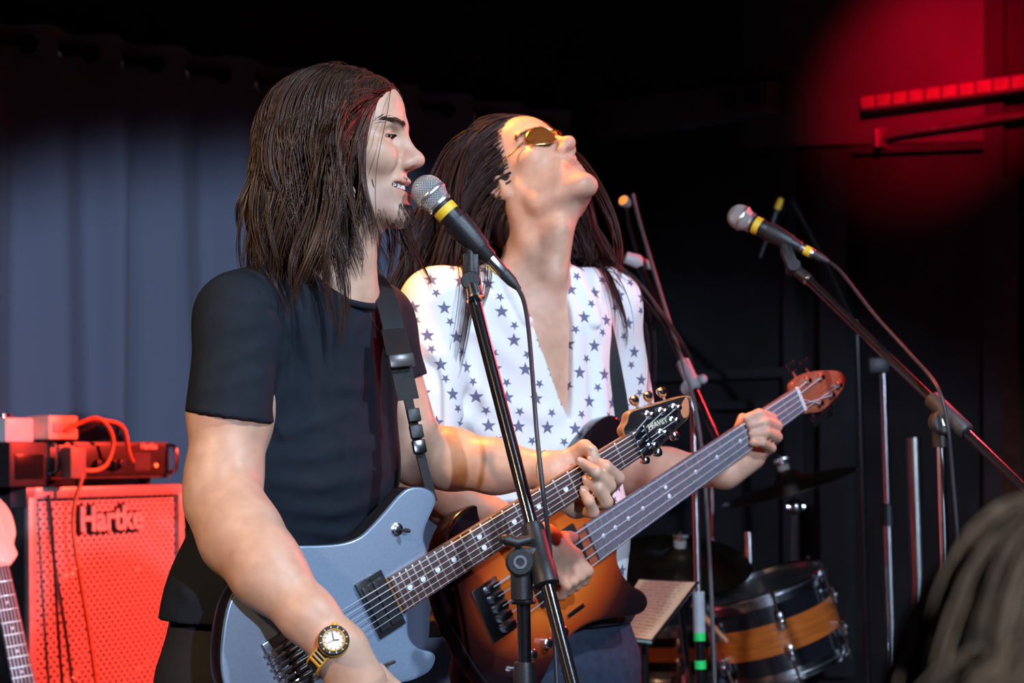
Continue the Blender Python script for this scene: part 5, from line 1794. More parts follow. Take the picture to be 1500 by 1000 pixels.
def head_tint(H, pts, stubble=0.0, goatee=0.0):
    L = H.loc(pts)
    c = np.ones((len(pts), 3))
    inside = (L[:, 0] > 0.02) & (np.abs(L[:, 1]) < 0.075) & (L[:, 2] > -0.14) & (L[:, 2] < 0.13)
    lip = inside & (np.abs(L[:, 2] + 0.0655) < 0.0125) & (L[:, 0] > 0.082) & (np.abs(L[:, 1]) < 0.026)
    g = np.clip(1 - np.abs(L[:, 2] + 0.0655) / 0.0135, 0, 1) ** 0.5
    c = np.where(lip[:, None], 1 - g[:, None] * (1 - np.array([0.86, 0.55, 0.56])), c)
    # interior of the mouth
    mo = inside & (np.abs(L[:, 2] + 0.065) < 0.006) & (np.abs(L[:, 1]) < 0.022) & (L[:, 0] < 0.093) & (L[:, 0] > 0.07)
    c = np.where(mo[:, None], np.array([0.35, 0.12, 0.12]), c)
    if stubble:
        st = inside & (L[:, 2] < -0.045)
        f = np.clip((-0.045 - L[:, 2]) / 0.025, 0, 1) * np.clip((L[:, 0] - 0.02) / 0.03, 0, 1) * stubble
        f = np.where(lip, 0, f)
        c = np.where(st[:, None], c * (1 - f[:, None] * np.array([0.45, 0.42, 0.36])), c)
    # flushed nose and cheeks
    d = np.linalg.norm(L - np.array([0.115, 0, -0.025]), axis=1)
    f = np.exp(-(d / 0.022) ** 2)[:, None]
    c = c * (1 - f * np.array([0.0, 0.13, 0.12]))
    return c


def on_skin(B, p, lift=0.0004, only_out=False, it=4):
    """move points onto the surface of B (lift above it); only_out leaves points that are already outside"""
    p = np.array(p, float)
    e = 0.0008
    for _ in range(it):
        d0 = B.eval(p)
        g = np.stack([B.eval(p + np.eye(3)[k] * e) - d0 for k in range(3)], 1)
        g /= np.linalg.norm(g, axis=1)[:, None] + 1e-12
        mv = d0 - lift
        if only_out:
            mv = np.minimum(mv, 0)
        p = p - g * mv[:, None]
    return p


def skull(H):
    S = SDF()
    S.el(H.w(-0.016, 0, 0.036), np.array((0.098, 0.077, 0.083)) * H.s, H.R, 0.0)
    S.el(H.w(0.048, 0, 0.056), np.array((0.050, 0.060, 0.048)) * H.s, H.R, 0.04)
    S.el(H.w(0.030, 0, -0.025), np.array((0.062, 0.060, 0.075)) * H.s, H.R, 0.04)
    return S


def finger(S, pts, rs, k=0.004):
    g = SDF()
    for i in range(len(pts) - 1):
        g.rc(pts[i], pts[i + 1], rs[i], rs[i + 1], 0.003)
    S.group(g, k)


def trace(S, px, py, y0=2.2, y1=4.5):
    d = nz(P(px, py, 3.0) - CAM)
    t = y0
    for _ in range(120):
        p = CAM + d * t
        v = float(S.eval(p[None, :])[0])
        if v < 0.0006:
            return p
        t += max(v * 0.7, 0.0008)
        if t > y1 + 1:
            break
    return None


def tfold(S, pxs, amp, sig, y0=2.2):
    pts = [trace(S, x, y, y0) for x, y in pxs]
    pts = [p for p in pts if p is not None]
    if len(pts) > 1:
        S.fold(pts, amp, sig)


def lower_body(person, loc, pelvis, fwd, lat, floor, m_tr, m_shoe, hw=0.165, hd=0.115, spread=0.11, skin=None, hh=0.008, waist=None):
    """trousers (one mesh) and two shoes; returns hip points"""
    T = SDF()
    up = np.array([0, 0, 1.0])
    top = pelvis + up * 0.10 if waist is None else waist
    T.ec(top, pelvis, lat, fwd, (hw, hd), (hw + 0.012, hd + 0.012), 0.0)
    for sg in (-1, 1):
        hip = pelvis + lat * sg * 0.085 - up * 0.03
        foot = np.array([pelvis[0], pelvis[1], floor]) + lat * sg * spread + fwd * (0.03 if sg > 0 else -0.04)
        ank = foot + up * 0.10
        knee = (hip + ank) / 2 + fwd * 0.025
        T.rc(hip, knee, 0.092, 0.064, 0.04)
        T.rc(knee, ank, 0.064, 0.052, 0.03)
    T.cut(np.array([0, 0, floor + 0.055]), (0, 0, -1))
    for sg in (-1, 1):
        hip = pelvis + lat * sg * 0.085
        T.fold([hip - up * 0.05 + fwd * 0.1, hip - up * 0.25 + fwd * 0.08 + lat * 0.03], 0.005, 0.02)
        for k in range(4):
            c = hip * 0.5 + np.array([pelvis[0], pelvis[1], floor]) * 0.5 + lat * sg * spread * 0.5 + up * (0.06 - 0.05 * k)
            T.fold([c + fwd * 0.07 - lat * 0.05, c + fwd * 0.085, c + fwd * 0.06 + lat * 0.05 - up * 0.02], 0.006, 0.012)
    v, f = T.mesh(hh)
    raw_mesh('trousers', v, f, m_tr, person, True, loc)
    for sg in (-1, 1):
        foot = np.array([pelvis[0], pelvis[1], floor]) + lat * sg * spread + fwd * (0.03 if sg > 0 else -0.04)
        Z = SDF()
        Z.ec(foot - fwd * 0.05 + up * 0.045, foot + fwd * 0.15 + up * 0.032, lat, up, (0.040, 0.045), (0.047, 0.032), 0.0)
        Z.rc(foot + up * 0.05, foot + up * 0.11, 0.045, 0.048, 0.03)
        Z.cut(foot + up * 0.012, -up)
        v, f = Z.mesh(0.006)
        sh = raw_mesh('shoe', v, f, m_shoe, person, True, loc)
        so = [(-0.105, 0.0), (-0.09, 0.036), (-0.02, 0.042), (0.08, 0.048), (0.16, 0.046), (0.2, 0.02), (0.2, -0.02), (0.16, -0.046), (0.08, -0.048), (-0.02, -0.042), (-0.09, -0.036)]
        mb = MB().prism(spline(np.array(so), 40, True), 0.0, 0.018, 0.003, 2)
        mb.v = [tuple(foot + fwd * x + lat * y + up * z) for x, y, z in mb.v]
        mb.build('sole', BLK_RUBBER, sh, off=loc)
    return T


def legs_sdf(S, pelvis, fwd, lat, floor, spread):
    up = np.array([0, 0, 1.0])
    for sg in (-1, 1):
        hip = pelvis + lat * sg * 0.085 - up * 0.03
        foot = np.array([pelvis[0], pelvis[1], floor]) + lat * sg * spread + fwd * (0.03 if sg > 0 else -0.04)
        ank = foot + up * 0.10
        knee = (hip + ank) / 2 + fwd * 0.02
        S.rc(hip, knee, 0.080, 0.052, 0.04)
        S.rc(knee, ank, 0.052, 0.036, 0.03)
        S.rc(ank - up * 0.03, foot + fwd * 0.12 + up * 0.04, 0.034, 0.024, 0.02)


# ------------------------------------------------------------------ hair
def hair_strands(H, n, length, colliders, gravity_mix=0.22, m=24, puff=(0.006, 0.045), wave=0.16, seed=1, front=0.62, back=-0.5, x_bias=-0.35,
                 lock_size=22, wind=None, clump=0.55, r0=0.0008, center=(-0.009, 0, 0.040), rad=(0.109, 0.081, 0.088), part_y=0.0, spread=1.0, keep=None, scat=0.0, lat_bias=0.85, lenfn=None, skin=None):
    rng = np.random.default_rng(seed)
    center = np.array(center)
    rad = np.array(rad)
    dirs = rng.normal(size=(n * 6, 3))
    dirs /= np.linalg.norm(dirs, axis=1)[:, None]
    xx = dirs[:, 0]
    t = np.clip((xx - 0.1) / 0.7, 0, 1)
    ok = dirs[:, 2] > (front - back) * t * t * (3 - 2 * t) + back
    if keep is not None:
        ok &= keep(dirs)
    dirs = dirs[ok][:n]
    n = len(dirs)
    root = center + dirs * rad
    side = np.sign(dirs[:, 1] - part_y + rng.normal(0, 0.05, n))
    d0 = np.stack([np.full(n, x_bias) + rng.normal(0, 0.15, n), side * lat_bias, np.full(n, 0.25)], 1)
    nrm = dirs / rad
    nrm /= np.linalg.norm(nrm, axis=1)[:, None]
    d0 -= nrm * np.sum(d0 * nrm, 1)[:, None]
    d0 += nrm * 0.28
    nl = max(n // lock_size, 2)
    guides = rng.choice(n, nl, replace=False)
    # nearest guide
    lock = np.zeros(n, int)
    for s in range(0, n, 500):
        dd = np.linalg.norm(root[s:s + 500, None, :] - root[guides][None], axis=2)
        lock[s:s + 500] = dd.argmin(1)
    lph = rng.uniform(0, 6.28, (nl, 3))
    lfr = rng.uniform(5, 10, nl)
    lj = rng.normal(0, 1, (nl, 3)) * 0.08 * spread
    Lw = H.o + (root @ H.R) * H.s
    if skin is not None:
        Lw = on_skin(skin, Lw, 0.001, True)
    v = d0 @ H.R
    v /= np.linalg.norm(v, axis=1)[:, None]
    ln = length * (1 + 0.16 * rng.normal(size=nl)[lock] + 0.05 * rng.normal(size=n))
    ln = np.clip(ln, length * 0.5, length * 1.35)
    if lenfn is not None:
        ln = ln * lenfn(root)
    pf = rng.uniform(puff[0], puff[1], nl)[lock] * rng.uniform(0.75, 1.1, n)
    step = ln / (m - 1)
    pts = [Lw.copy()]
    p = Lw.copy()
    g = np.array([0, 0, -1.0])
    hc = H.w(*center)
    for i in range(1, m):
        u = i / (m - 1)
        wv = np.stack([np.sin(lph[lock, k] + lfr[lock] * u * (1 + 0.2 * k)) for k in range(3)], 1) * wave * (0.3 + u)
        wv[:, 2] *= 0.2
        tgt = g + wv + lj[lock]
        if wind is not None:
            tgt = tgt + wind(L0=root, u=u)
        v = v * (1 - gravity_mix) + tgt * gravity_mix
        if scat:
            v = v + rng.normal(0, scat, v.shape)
        v /= np.linalg.norm(v, axis=1)[:, None]
        p = p + v * step[:, None]
        off = pf * min(1.0, u * 3.0) + 0.002
        rr = (rad[None, :] * H.s + off[:, None])
        q = ((p - hc) @ H.R.T) / rr
        L = np.linalg.norm(q, axis=1)
        ins = L < 1
        p = np.where(ins[:, None], hc + ((q / (L[:, None] + 1e-9)) * rr) @ H.R, p)
        for (c, r, R_) in colliders:
            q = ((p - c) @ R_.T) / (r + pf[:, None] * 0.35)
            L = np.linalg.norm(q, axis=1)
            ins = L < 1
            p = np.where(ins[:, None], c + ((q / (L[:, None] + 1e-9)) * (r + pf[:, None] * 0.35)) @ R_, p)
        if skin is not None and i < m * 0.7:
            p = on_skin(skin, p, 0.003 + 0.004 * u, True, 1)
        v = p - pts[-1]
        v /= np.linalg.norm(v, axis=1)[:, None] + 1e-9
        pts.append(p.copy())
    A = np.stack(pts, 1)                       # n, m, 3
    G = A[guides][lock]
    uu = np.linspace(0, 1, m)[None, :, None]
    off0 = (A[:, 0] - G[:, 0])[:, None, :]
    A = A * (1 - clump * uu ** 0.8) + (G + off0 * 0.55 * (1 - 0.5 * uu)) * (clump * uu ** 0.8)
    return A


def strands_mesh(name, A, r0, mat_, parent, loc, taper=0.35, sides=3):
    n, m, _ = A.shape
    tan = np.gradient(A, axis=1)
    tan /= np.linalg.norm(tan, axis=2)[:, :, None] + 1e-9
    ref = np.array([0.31, 0.82, 0.48])
    u = np.cross(tan, ref)
    u /= np.linalg.norm(u, axis=2)[:, :, None] + 1e-9
    v = np.cross(tan, u)
    t = np.linspace(0, 1, m)
    rad = r0 * np.where(t < 0.7, 1.0, 1 - (t - 0.7) / 0.3 * (1 - taper * 0.3))[None, :, None]
    rings = []
    for k in range(sides):
        a = 2 * math.pi * k / sides
        rings.append(A + rad * (math.cos(a) * u + math.sin(a) * v))
    V = np.stack(rings, 2).reshape(-1, 3)      # n, m, sides
    idx = (np.arange(n)[:, None] * m + np.arange(m - 1)[None, :])[:, :, None] * sides
    k = np.arange(sides)[None, None, :]
    k2 = (k + 1) % sides
    Fq = np.stack([idx + k, idx + k2, idx + sides + k2, idx + sides + k], -1).reshape(-1, 4)
    return raw_mesh(name, V, Fq, mat_, parent, True, loc)


def hair_mat(name, col, rough=0.42, spec=0.3):
    m = mat(name, col, rough, 0, 0.45, 60, spec=spec, stretch=(1, 1, 0.15))
    m.node_tree.nodes['Principled BSDF'].inputs['Anisotropic'].default_value = 0.4
    return m
# ------------------------------------------------------------------ the singer
SK1 = skin_mat('singer_skin', (0.68, 0.41, 0.28), 0.45)
UP = np.array([0, 0, 1.0])
F1 = nz(np.array([0.84, -0.54, 0]))
L1 = np.array([-F1[1], F1[0], 0])        # towards his left
pel = P(380, 985, 3.06)
loc1 = np.array([pel[0], pel[1], 0.0])
singer = thing('person', 'long-haired singer in a black t-shirt playing a silver guitar at the microphone', 'person', tuple(loc1))
H1 = Head(P(499, 221, 2.985), np.array([0.985, -0.17, 0.03]), np.array([-0.03, 0, 1.0]))

B1 = SDF()
head_sdf(B1, H1, True, False, 0.0018)
nb = P(468, 425, 3.035)
B1.rc(H1.w(-0.012, 0, -0.05), P(478, 432, 3.025), 0.056, 0.062, 0.03)
B1.rc(H1.w(0.035, -0.01, -0.085), P(520, 425, 3.0), 0.022, 0.03, 0.03)          # throat
shR, shL = P(352, 466, 2.90), P(548, 474, 3.19)
chest, belly, hipc = P(450, 520, 3.05), P(444, 690, 3.05), P(392, 880, 3.06)
B1.ec(P(452, 480, 3.05), belly, L1, F1, (0.165, 0.105), (0.150, 0.102), 0.05)
B1.ec(belly, hipc, L1, F1, (0.150, 0.102), (0.155, 0.104), 0.05)
B1.ec(hipc, pel, L1, F1, (0.155, 0.104), (0.160, 0.110), 0.05)
for s_ in (shR, shL):
    B1.rc(nb, s_, 0.045, 0.050, 0.04)
# right arm
elR, miR, wrR = P(324, 738, 2.835), P(392, 838, 2.745), P(482, 932, 2.705)
B1.rc(shR, P(338, 600, 2.875), 0.056, 0.0575, 0.03)
B1.rc(P(338, 600, 2.875), P(328, 700, 2.85), 0.0575, 0.050, 0.03)
B1.rc(P(328, 700, 2.85), elR, 0.050, 0.046, 0.03)
B1.rc(elR, P(352, 785, 2.80), 0.045, 0.0535, 0.03)
B1.rc(P(352, 785, 2.80), miR, 0.0535, 0.047, 0.03)
B1.rc(P(345, 735, 2.80), P(380, 800, 2.755), 0.030, 0.034, 0.03)               # brachioradialis
B1.rc(miR, P(450, 900, 2.715), 0.046, 0.036, 0.03)
axR = nz(wrR - miR)
B1.ec(P(450, 900, 2.715), P(496, 948, 2.703), nz(np.cross(axR, (0, 1, 0))), np.array([0, 1.0, 0]), (0.037, 0.030), (0.035, 0.027), 0.02)
# right hand, fingers closed around a pick just below the frame
hw1 = P(496, 948, 2.703)
mc = [P(548, 1000, 2.715), P(538, 1016, 2.708), P(525, 1028, 2.705), P(510, 1036, 2.708)]
for q in mc:
    B1.rc(hw1, q, 0.024, 0.0155, 0.02)
B1.ec(P(505, 965, 2.703), P(528, 1005, 2.705), nz(P(548, 1000, 2.715) - P(510, 1036, 2.708)), np.array([0, 1.0, 0]), (0.034, 0.019), (0.037, 0.017), 0.02)
fr = [0.0105, 0.0100, 0.0092, 0.0080]
pipR = [P(586, 1018, 2.725), P(574, 1042, 2.705), P(557, 1056, 2.700), P(536, 1060, 2.703)]
dipR = [P(588, 1034, 2.752), P(580, 1058, 2.738), P(562, 1068, 2.735), P(540, 1070, 2.735)]
tipR = [P(572, 1036, 2.768), P(566, 1056, 2.758), P(549, 1062, 2.755), P(530, 1062, 2.752)]
for i in range(4):
    finger(B1, [mc[i], pipR[i], dipR[i], tipR[i]], [0.0125 - 0.001 * i, fr[i], fr[i] * 0.93, fr[i] * 0.85])
finger(B1, [P(518, 968, 2.715), P(552, 985, 2.745), P(578, 1008, 2.755), P(592, 1030, 2.768)], [0.017, 0.0135, 0.0115, 0.0095], 0.01)


def gw(px, py, z=0.0):
    return ray_plane(px, py, GB + GZ * z, GZ)


# left arm
elL, wrL = P(612, 668, 3.20), gw(808, 690, -0.045)
B1.rc(shL, elL, 0.052, 0.043, 0.03)
B1.rc(elL, P(660, 672, 3.155), 0.043, 0.0445, 0.03)
B1.rc(P(660, 672, 3.155), P(725, 683, 3.12), 0.0445, 0.038, 0.03)
B1.rc(P(725, 683, 3.12), wrL, 0.038, 0.0275, 0.03)
# left hand on the neck
mcp = [gw(884, 722, -0.034), gw(872, 733, -0.034), gw(858, 742, -0.032), gw(843, 746, -0.030)]
for q in mcp:
    B1.rc(wrL, q, 0.022, 0.0145, 0.016)
B1.rc(wrL, gw(832, 732, -0.032), 0.022, 0.017, 0.016)
chains = [
    ([mcp[0], gw(905, 700, 0.020), gw(887, 683, 0.034), gw(868, 675, 0.019)], [0.0125, 0.0108, 0.0098, 0.0078]),
    ([mcp[1], gw(892, 711, 0.032), gw(872, 691, 0.043), gw(853, 678, 0.022)], [0.0125, 0.0110, 0.0100, 0.0080]),
    ([mcp[2], gw(888, 735, 0.030), gw(876, 715, 0.038), gw(860, 704, 0.021)], [0.0120, 0.0105, 0.0095, 0.0078]),
    ([mcp[3], gw(869, 750, 0.022), gw(863, 734, 0.032), gw(855, 720, 0.020)], [0.0108, 0.0092, 0.0084, 0.0070]),
]
for c_, r_ in chains:
    finger(B1, c_, r_)
th = [gw(818, 690, -0.040), gw(838, 669, -0.030), gw(856, 655, -0.006), gw(867, 661, 0.012)]
finger(B1, th, [0.018, 0.0145, 0.0122, 0.0100], 0.014)
legs_sdf(B1, pel, F1, L1, 0.0, 0.12)
# creases of the elbow and forearm tendons
B1.fold([P(300, 742, 2.78), P(330, 752, 2.76), P(362, 742, 2.76)], -0.002, 0.006)
B1.fold([P(330, 650, 2.80), P(336, 720, 2.78)], -0.0022, 0.012)
B1.fold([P(392, 810, 2.70), P(440, 870, 2.67), P(470, 905, 2.665)], 0.0018, 0.007)
v, f = B1.mesh(0.0030)
body = raw_mesh('body', v, f, SK1, singer, True, loc1)
set_tint(body, head_tint(H1, v, 0.55))

# nails
NAIL = mat('fingernail', (0.72, 0.5, 0.42), 0.25, 0, 0.05)
for c_, r_ in chains + [(th, [0, 0, 0, 0.0105])]:
    d = nz(c_[3] - c_[2])
    tip = c_[3] + d * 0.002
    out = nz(-GA * 0.15 + GZ * 0.8 + GY * 0.25)
    out = nz(out - d * np.dot(out, d))
    sd = np.cross(d, out)
    MB().ball(tip + out * (r_[3] * 0.80), (0.0062, 0.0048, 0.0021), 12, 6, (d, sd, out)).build('fingernail', NAIL, singer, off=loc1)

# eyes, brows, teeth, goatee
EYE = mat('eye_white', (0.8, 0.78, 0.75), 0.15, 0, 0.02)
IRIS = mat('dark_iris', (0.03, 0.015, 0.01), 0.1, 0, 0.1)


def eyes(H, person, loc, look=(1, 0, 0)):
    for sg in (-1, 1):
        c = H.w(0.0728, sg * 0.032, 0.0112)
        e = MB().ball(c, 0.0122 * H.s, 18, 12).build('eye', EYE, person, 60, off=loc)
        d = nz(look[0] * H.x + (look[1]) * H.y + look[2] * H.z)
        MB().lathe(c, d, [(0.0105 * H.s, 0.0058 * H.s), (0.0118 * H.s, 0.0042 * H.s), (0.0126 * H.s, 0.0005)], 14).build('iris', IRIS, e, 60, off=loc)


eyes(H1, singer, loc1, (1, -0.1, -0.05))
HAIR1 = hair_mat('dark_brown_hair', (0.042, 0.020, 0.013), 0.36, 0.45)


def brows(H, person, loc, mat_, n=130, seed=3, th=0.00035, B=None):
    rng = np.random.default_rng(seed)
    for sg in (-1, 1):
        A = []
        for i in range(n):
            t = rng.uniform(0, 0.88)
            base = np.array([0.1015 - 0.040 * t * t - 0.001 * t, sg * (0.013 + 0.043 * t), 0.0275 + 0.006 * math.sin(t * 2.4) + rng.normal(0, 0.0022) * (1.1 - 0.7 * t)])
            d = nz(np.array([-0.35 * t - 0.05, sg * (0.8), 0.40 - 0.75 * t])) * 0.009
            pts = [base + d * u + np.array([0.0016 * math.sin(3.14 * u), 0, 0]) for u in np.linspace(0, 1, 5)]
            A.append([H.w(*p) for p in pts])
        A = np.array(A)
        A = on_skin(B, A.reshape(-1, 3), 0.0012).reshape(A.shape)
        strands_mesh('eyebrow', A, th, mat_, person, loc)


brows(H1, singer, loc1, HAIR1, B=B1)


def lashes(H, person, loc, mat_):
    for sg in (-1, 1):
        A = []
        for i in range(46):
            t = i / 45
            a = -1.05 + 2.1 * t
            base = np.array([0.0735 + 0.0150 * math.cos(a), sg * (0.032 + 0.0150 * math.sin(a)), 0.0122 - 0.002 * abs(a)])
            d = np.array([math.cos(a), sg * math.sin(a), -0.25]) * 0.0065
            A.append([H.w(*(base + d * u + np.array([0, 0, 0.002 * u * u]))) for u in np.linspace(-0.15, 1, 5)])
        strands_mesh('eyelashes', np.array(A), 0.00045, mat_, person, loc)


lashes(H1, singer, loc1, HAIR1)
teeth = MB()
for i in range(-3, 4):
    t = i / 4.2
    c = H1.w(0.0935 - 0.018 * t * t, 0.024 * t * 1.05, -0.0622 + 0.007 * t * t)
    ang = -t * 0.9
    ax_x = H1.x * math.cos(ang) - H1.y * math.sin(ang) * -1
    teeth.box(c, (0.0026, 0.0030, 0.0042), (nz(ax_x), nz(np.cross(H1.z, ax_x)), H1.z), 0.001)
teeth.build('teeth', mat('tooth_enamel', (0.8, 0.76, 0.66), 0.2, 0, 0.04), singer, off=loc1)
# small goatee
rng = np.random.default_rng(5)
A = []
for i in range(420):
    a = rng.uniform(-1, 1)
    z = rng.uniform(-0.116, -0.094)
    base = np.array([0.098 - 0.012 * a * a - 40 * max(0, -0.104 - z) ** 2 * 1.2, 0.020 * a, z])
    d = nz(np.array([0.35, 0.15 * a, -1.0])) * rng.uniform(0.004, 0.010)
    A.append((H1.w(*base), d @ H1.R))


def beard(name, A, th):
    A = np.array(A)
    b = on_skin(B1, A[:, 0])
    strands_mesh(name, b[:, None, :] + A[:, 1][:, None, :] * np.linspace(-0.2, 1, 4)[None, :, None], th, HAIR1, singer, loc1)


beard('goatee', A, 0.0003)
A = []
for sg in (-1, 1):
    for i in range(60):
        t = rng.uniform(0, 1)
        base = np.array([0.1015 - 0.016 * t * t, sg * (0.003 + 0.024 * t), -0.050 - 0.010 * t + rng.normal(0, 0.002)])
        d = nz(np.array([0.2, sg * 0.7, -0.8])) * rng.uniform(0.003, 0.005)
        A.append((H1.w(*base), d @ H1.R))
beard('moustache', A, 0.00012)

# t-shirt
T1 = SDF()
TS = mat('black_cotton', (0.010, 0.015, 0.023), 0.85, 0, 0.15, 40, bump=0.25, bscale=700, spec=0.25)
T1.ec(P(452, 488, 3.05), belly, L1, F1, (0.178, 0.122), (0.166, 0.118), 0.0)
T1.ec(belly, hipc, L1, F1, (0.166, 0.118), (0.172, 0.120), 0.05)
T1.ec(hipc, P(380, 930, 3.06), L1, F1, (0.172, 0.120), (0.176, 0.124), 0.05)
for s_ in (shR, shL):
    T1.rc(nb + UP * -0.006, s_, 0.055, 0.060, 0.045)
for s_, e_, r0_, r1_, hem_t in ((shR, elR, 0.0625, 0.0655, 0.52), (shL, elL, 0.058, 0.056, 0.46)):
    g = SDF()
    d = e_ - s_
    end = s_ + d * hem_t
    g.rc(s_, s_ + d * (hem_t + 0.12), r0_, r1_, 0)
    nrm_ = nz(d)
    if s_ is shR:
        nrm_ = nz(np.cross(P(400, 622, 2.86) - P(275, 604, 2.86), np.array([0, 1.0, 0])))
        nrm_ = nrm_ if nrm_[2] < 0 else -nrm_
        end = P(338, 612, 2.86)
    g.cut(end, nrm_)
    T1.group(g, 0.035)
T1.cut(P(230, 905, 3.0), nz(np.array([-0.05, 0, -1.0])))
# neck opening
T1.el(P(489, 408, 3.01), (0.072, 0.072, 0.052), None, 0.006, 'sub')
for px, amp, sig in (
        ([(402, 640), (450, 622), (520, 600)], 0.006, 0.010), ([(398, 672), (455, 668), (540, 650)], 0.007, 0.011),
        ([(398, 705), (470, 712), (560, 690)], 0.006, 0.010), ([(420, 745), (490, 750), (565, 722)], 0.007, 0.010), ([(440, 775), (500, 782), (550, 760)], 0.006, 0.009),
        ([(556, 470), (572, 560), (580, 690)], 0.008, 0.010), ([(540, 480), (548, 580), (556, 680)], 0.005, 0.010), ([(586, 560), (592, 640)], 0.006, 0.009),
        ([(436, 500), (452, 560), (440, 610)], -0.007, 0.010), ([(412, 545), (405, 600), (400, 640)], -0.007, 0.009),
        ([(290, 545), (335, 530), (385, 505)], 0.004, 0.009), ([(286, 575), (330, 565), (392, 545)], 0.004, 0.009), ([(300, 500), (340, 480), (390, 470)], 0.003, 0.010),
        ([(360, 437), (408, 458), (428, 510), (426, 560)], -0.0035, 0.0035), ([(300, 470), (325, 446), (360, 437)], -0.003, 0.0035),
        ([(240, 830), (262, 860), (285, 880)], 0.006, 0.010), ([(250, 790), (275, 820)], 0.005, 0.010), ([(480, 560), (520, 570), (545, 560)], 0.004, 0.012), ([(470, 620), (510, 640)], 0.003, 0.010)):
    tfold(T1, px, amp, sig)
# hems
T1.fold([P(276, 597, 2.84), P(300, 600, 2.80), P(350, 606, 2.795), P(398, 612, 2.83)], 0.0018, 0.004)
v, f = T1.mesh(0.0036)
tee = raw_mesh('t_shirt', v, f, TS, singer, True, loc1)
# crew collar
cp = []
cc_ = P(489, 412, 3.01)
for k in range(28):
    a = 2 * math.pi * k / 28
    q = cc_ + np.array([0.066 * math.cos(a), 0.066 * math.sin(a), 0.0])
    cp.append(q + UP * (-0.012 + 0.030 * -np.dot(nz(q - cc_), F1)))
MB().tube(cp, 0.0055, 8, False, True).build('collar', TS, tee, 60, off=loc1)

JEANS1 = mat('black_jeans', (0.010, 0.011, 0.014), 0.8, 0, 0.2, 60, bump=0.3, bscale=900)
lower_body(singer, loc1, pel, F1, L1, 0.0, JEANS1, mat('black_shoe', (0.015, 0.015, 0.016), 0.5), waist=P(390, 885, 3.06), spread=0.12)

# hair
I3 = np.eye(3)
col1 = [(H1.w(0.0, 0, -0.065), np.array([0.075, 0.062, 0.075]), H1.R), (P(478, 400, 3.02), np.array([0.066, 0.066, 0.07]), I3),
        (P(452, 492, 3.05), np.array([0.17, 0.125, 0.09]), np.array([L1, F1, UP])), (shR, np.array([0.068, 0.068, 0.068]), I3), (shL, np.array([0.066, 0.066, 0.066]), I3),
        ((nb + shR) / 2, np.array([0.07, 0.07, 0.062]), I3), ((nb + shL) / 2, np.array([0.07, 0.07, 0.062]), I3)]


def wind1(L0, u):
    w_ = np.zeros((len(L0), 3))
    w_ += H1.x * (-0.03)
    near_front = np.clip((L0[:, 0] - 0.0) / 0.06, 0, 1)
    w_ += near_front[:, None] * H1.x[None] * 0.05
    return w_


capS = SDF()
capS.el(H1.w(-0.009, 0, 0.040), (0.108, 0.0805, 0.0872), H1.R, 0)
capS.el(H1.w(-0.055, 0, -0.06), (0.060, 0.064, 0.10), H1.R, 0.03)
# keep the cap off the face
capS.el(H1.w(0.108, 0, -0.01), (0.056, 0.14, 0.100), H1.R, 0.012, 'sub')
v, f = capS.mesh(0.005)
hair1 = raw_mesh('hair', v, f, HAIR1, singer, True, loc1)
A = hair_strands(H1, 5000, 1.0, col1 + [(H1.w(0.112, 0, -0.028), np.array([0.052, 0.6, 0.112]), H1.R)], 0.30, 24, (0.003, 0.026), 0.36, 11, front=0.48, skin=skull(H1), wind=wind1, clump=0.62, lock_size=20, lenfn=lambda L0: 0.045 * np.clip(L0[:, 2] / 0.12, 0, 1) + L0[:, 2] + 0.165 + 0.055 * np.clip((L0[:, 0] + 0.01) / 0.05, 0, 1))
strands_mesh('hair_strand_layer', A, 0.0009, HAIR1, hair1, loc1)
# loose wisps over the cheek
A = hair_strands(H1, 40, 0.36, col1, 0.22, 24, (0.012, 0.03), 0.22, 23, front=0.4, clump=0.4, lock_size=7, x_bias=0.1, wind=lambda L0, u: np.tile(H1.x * 0.06, (len(L0), 1)),
                 keep=lambda d: (d[:, 0] > 0.45) & (d[:, 1] < 0.1))
strands_mesh('loose_wisps', A, 0.0006, HAIR1, hair1, loc1)

# watch
wc = P(489, 939, 2.668)
fo = nz(P(500, 952, 2.70) - P(455, 905, 2.712))            # along the forearm
nw = nz(np.array([0.18, -0.95, 0.20]) - fo * np.dot(np.array([0.18, -0.95, 0.20]), fo))
sw_ = np.cross(nw, fo)
WM = frame(wc, fo, sw_, nw)
watch = thing('wristwatch', 'yellow and black diver watch with cream dial on the singer\'s wrist', 'watch', matrix=WM)
YEL = mat('watch_yellow', (0.85, 0.42, 0.03), 0.35, 0, 0.08)
MB().lathe((0, 0, -0.008), (0, 0, 1), [(0, 0.019), (0.002, 0.021), (0.010, 0.0215), (0.012, 0.0205)], 36).build('case', YEL, watch)
bz_ = MB().lathe((0, 0, 0.003), (0, 0, 1), [(0, 0.0205), (0.003, 0.0208), (0.005, 0.0195), (0.005, 0.0150), (0.003, 0.0145)], 40, caps=False).build('bezel', BLK_PLASTIC, watch)
MB().torus((0, 0, 0.0078), (0, 0, 1), 0.0146, 0.0009, 36, 6).build('bezel_ring', YEL, bz_)
for k in range(12):
    a = 2 * math.pi * k / 12
    MB().box((0.0175 * math.cos(a), 0.0175 * math.sin(a), 0.0081), (0.0014, 0.0006, 0.0003), ((math.cos(a), math.sin(a), 0), (-math.sin(a), math.cos(a), 0), (0, 0, 1))).build('bezel_mark', mat('mark_cream', (0.8, 0.75, 0.55), 0.4), bz_, 0)
dial = MB().lathe((0, 0, 0.0045), (0, 0, 1), [(0, 0.0143), (0.001, 0.0143)], 32).build('dial', mat('cream_dial', (0.85, 0.82, 0.70), 0.4, 0, 0.04), watch)
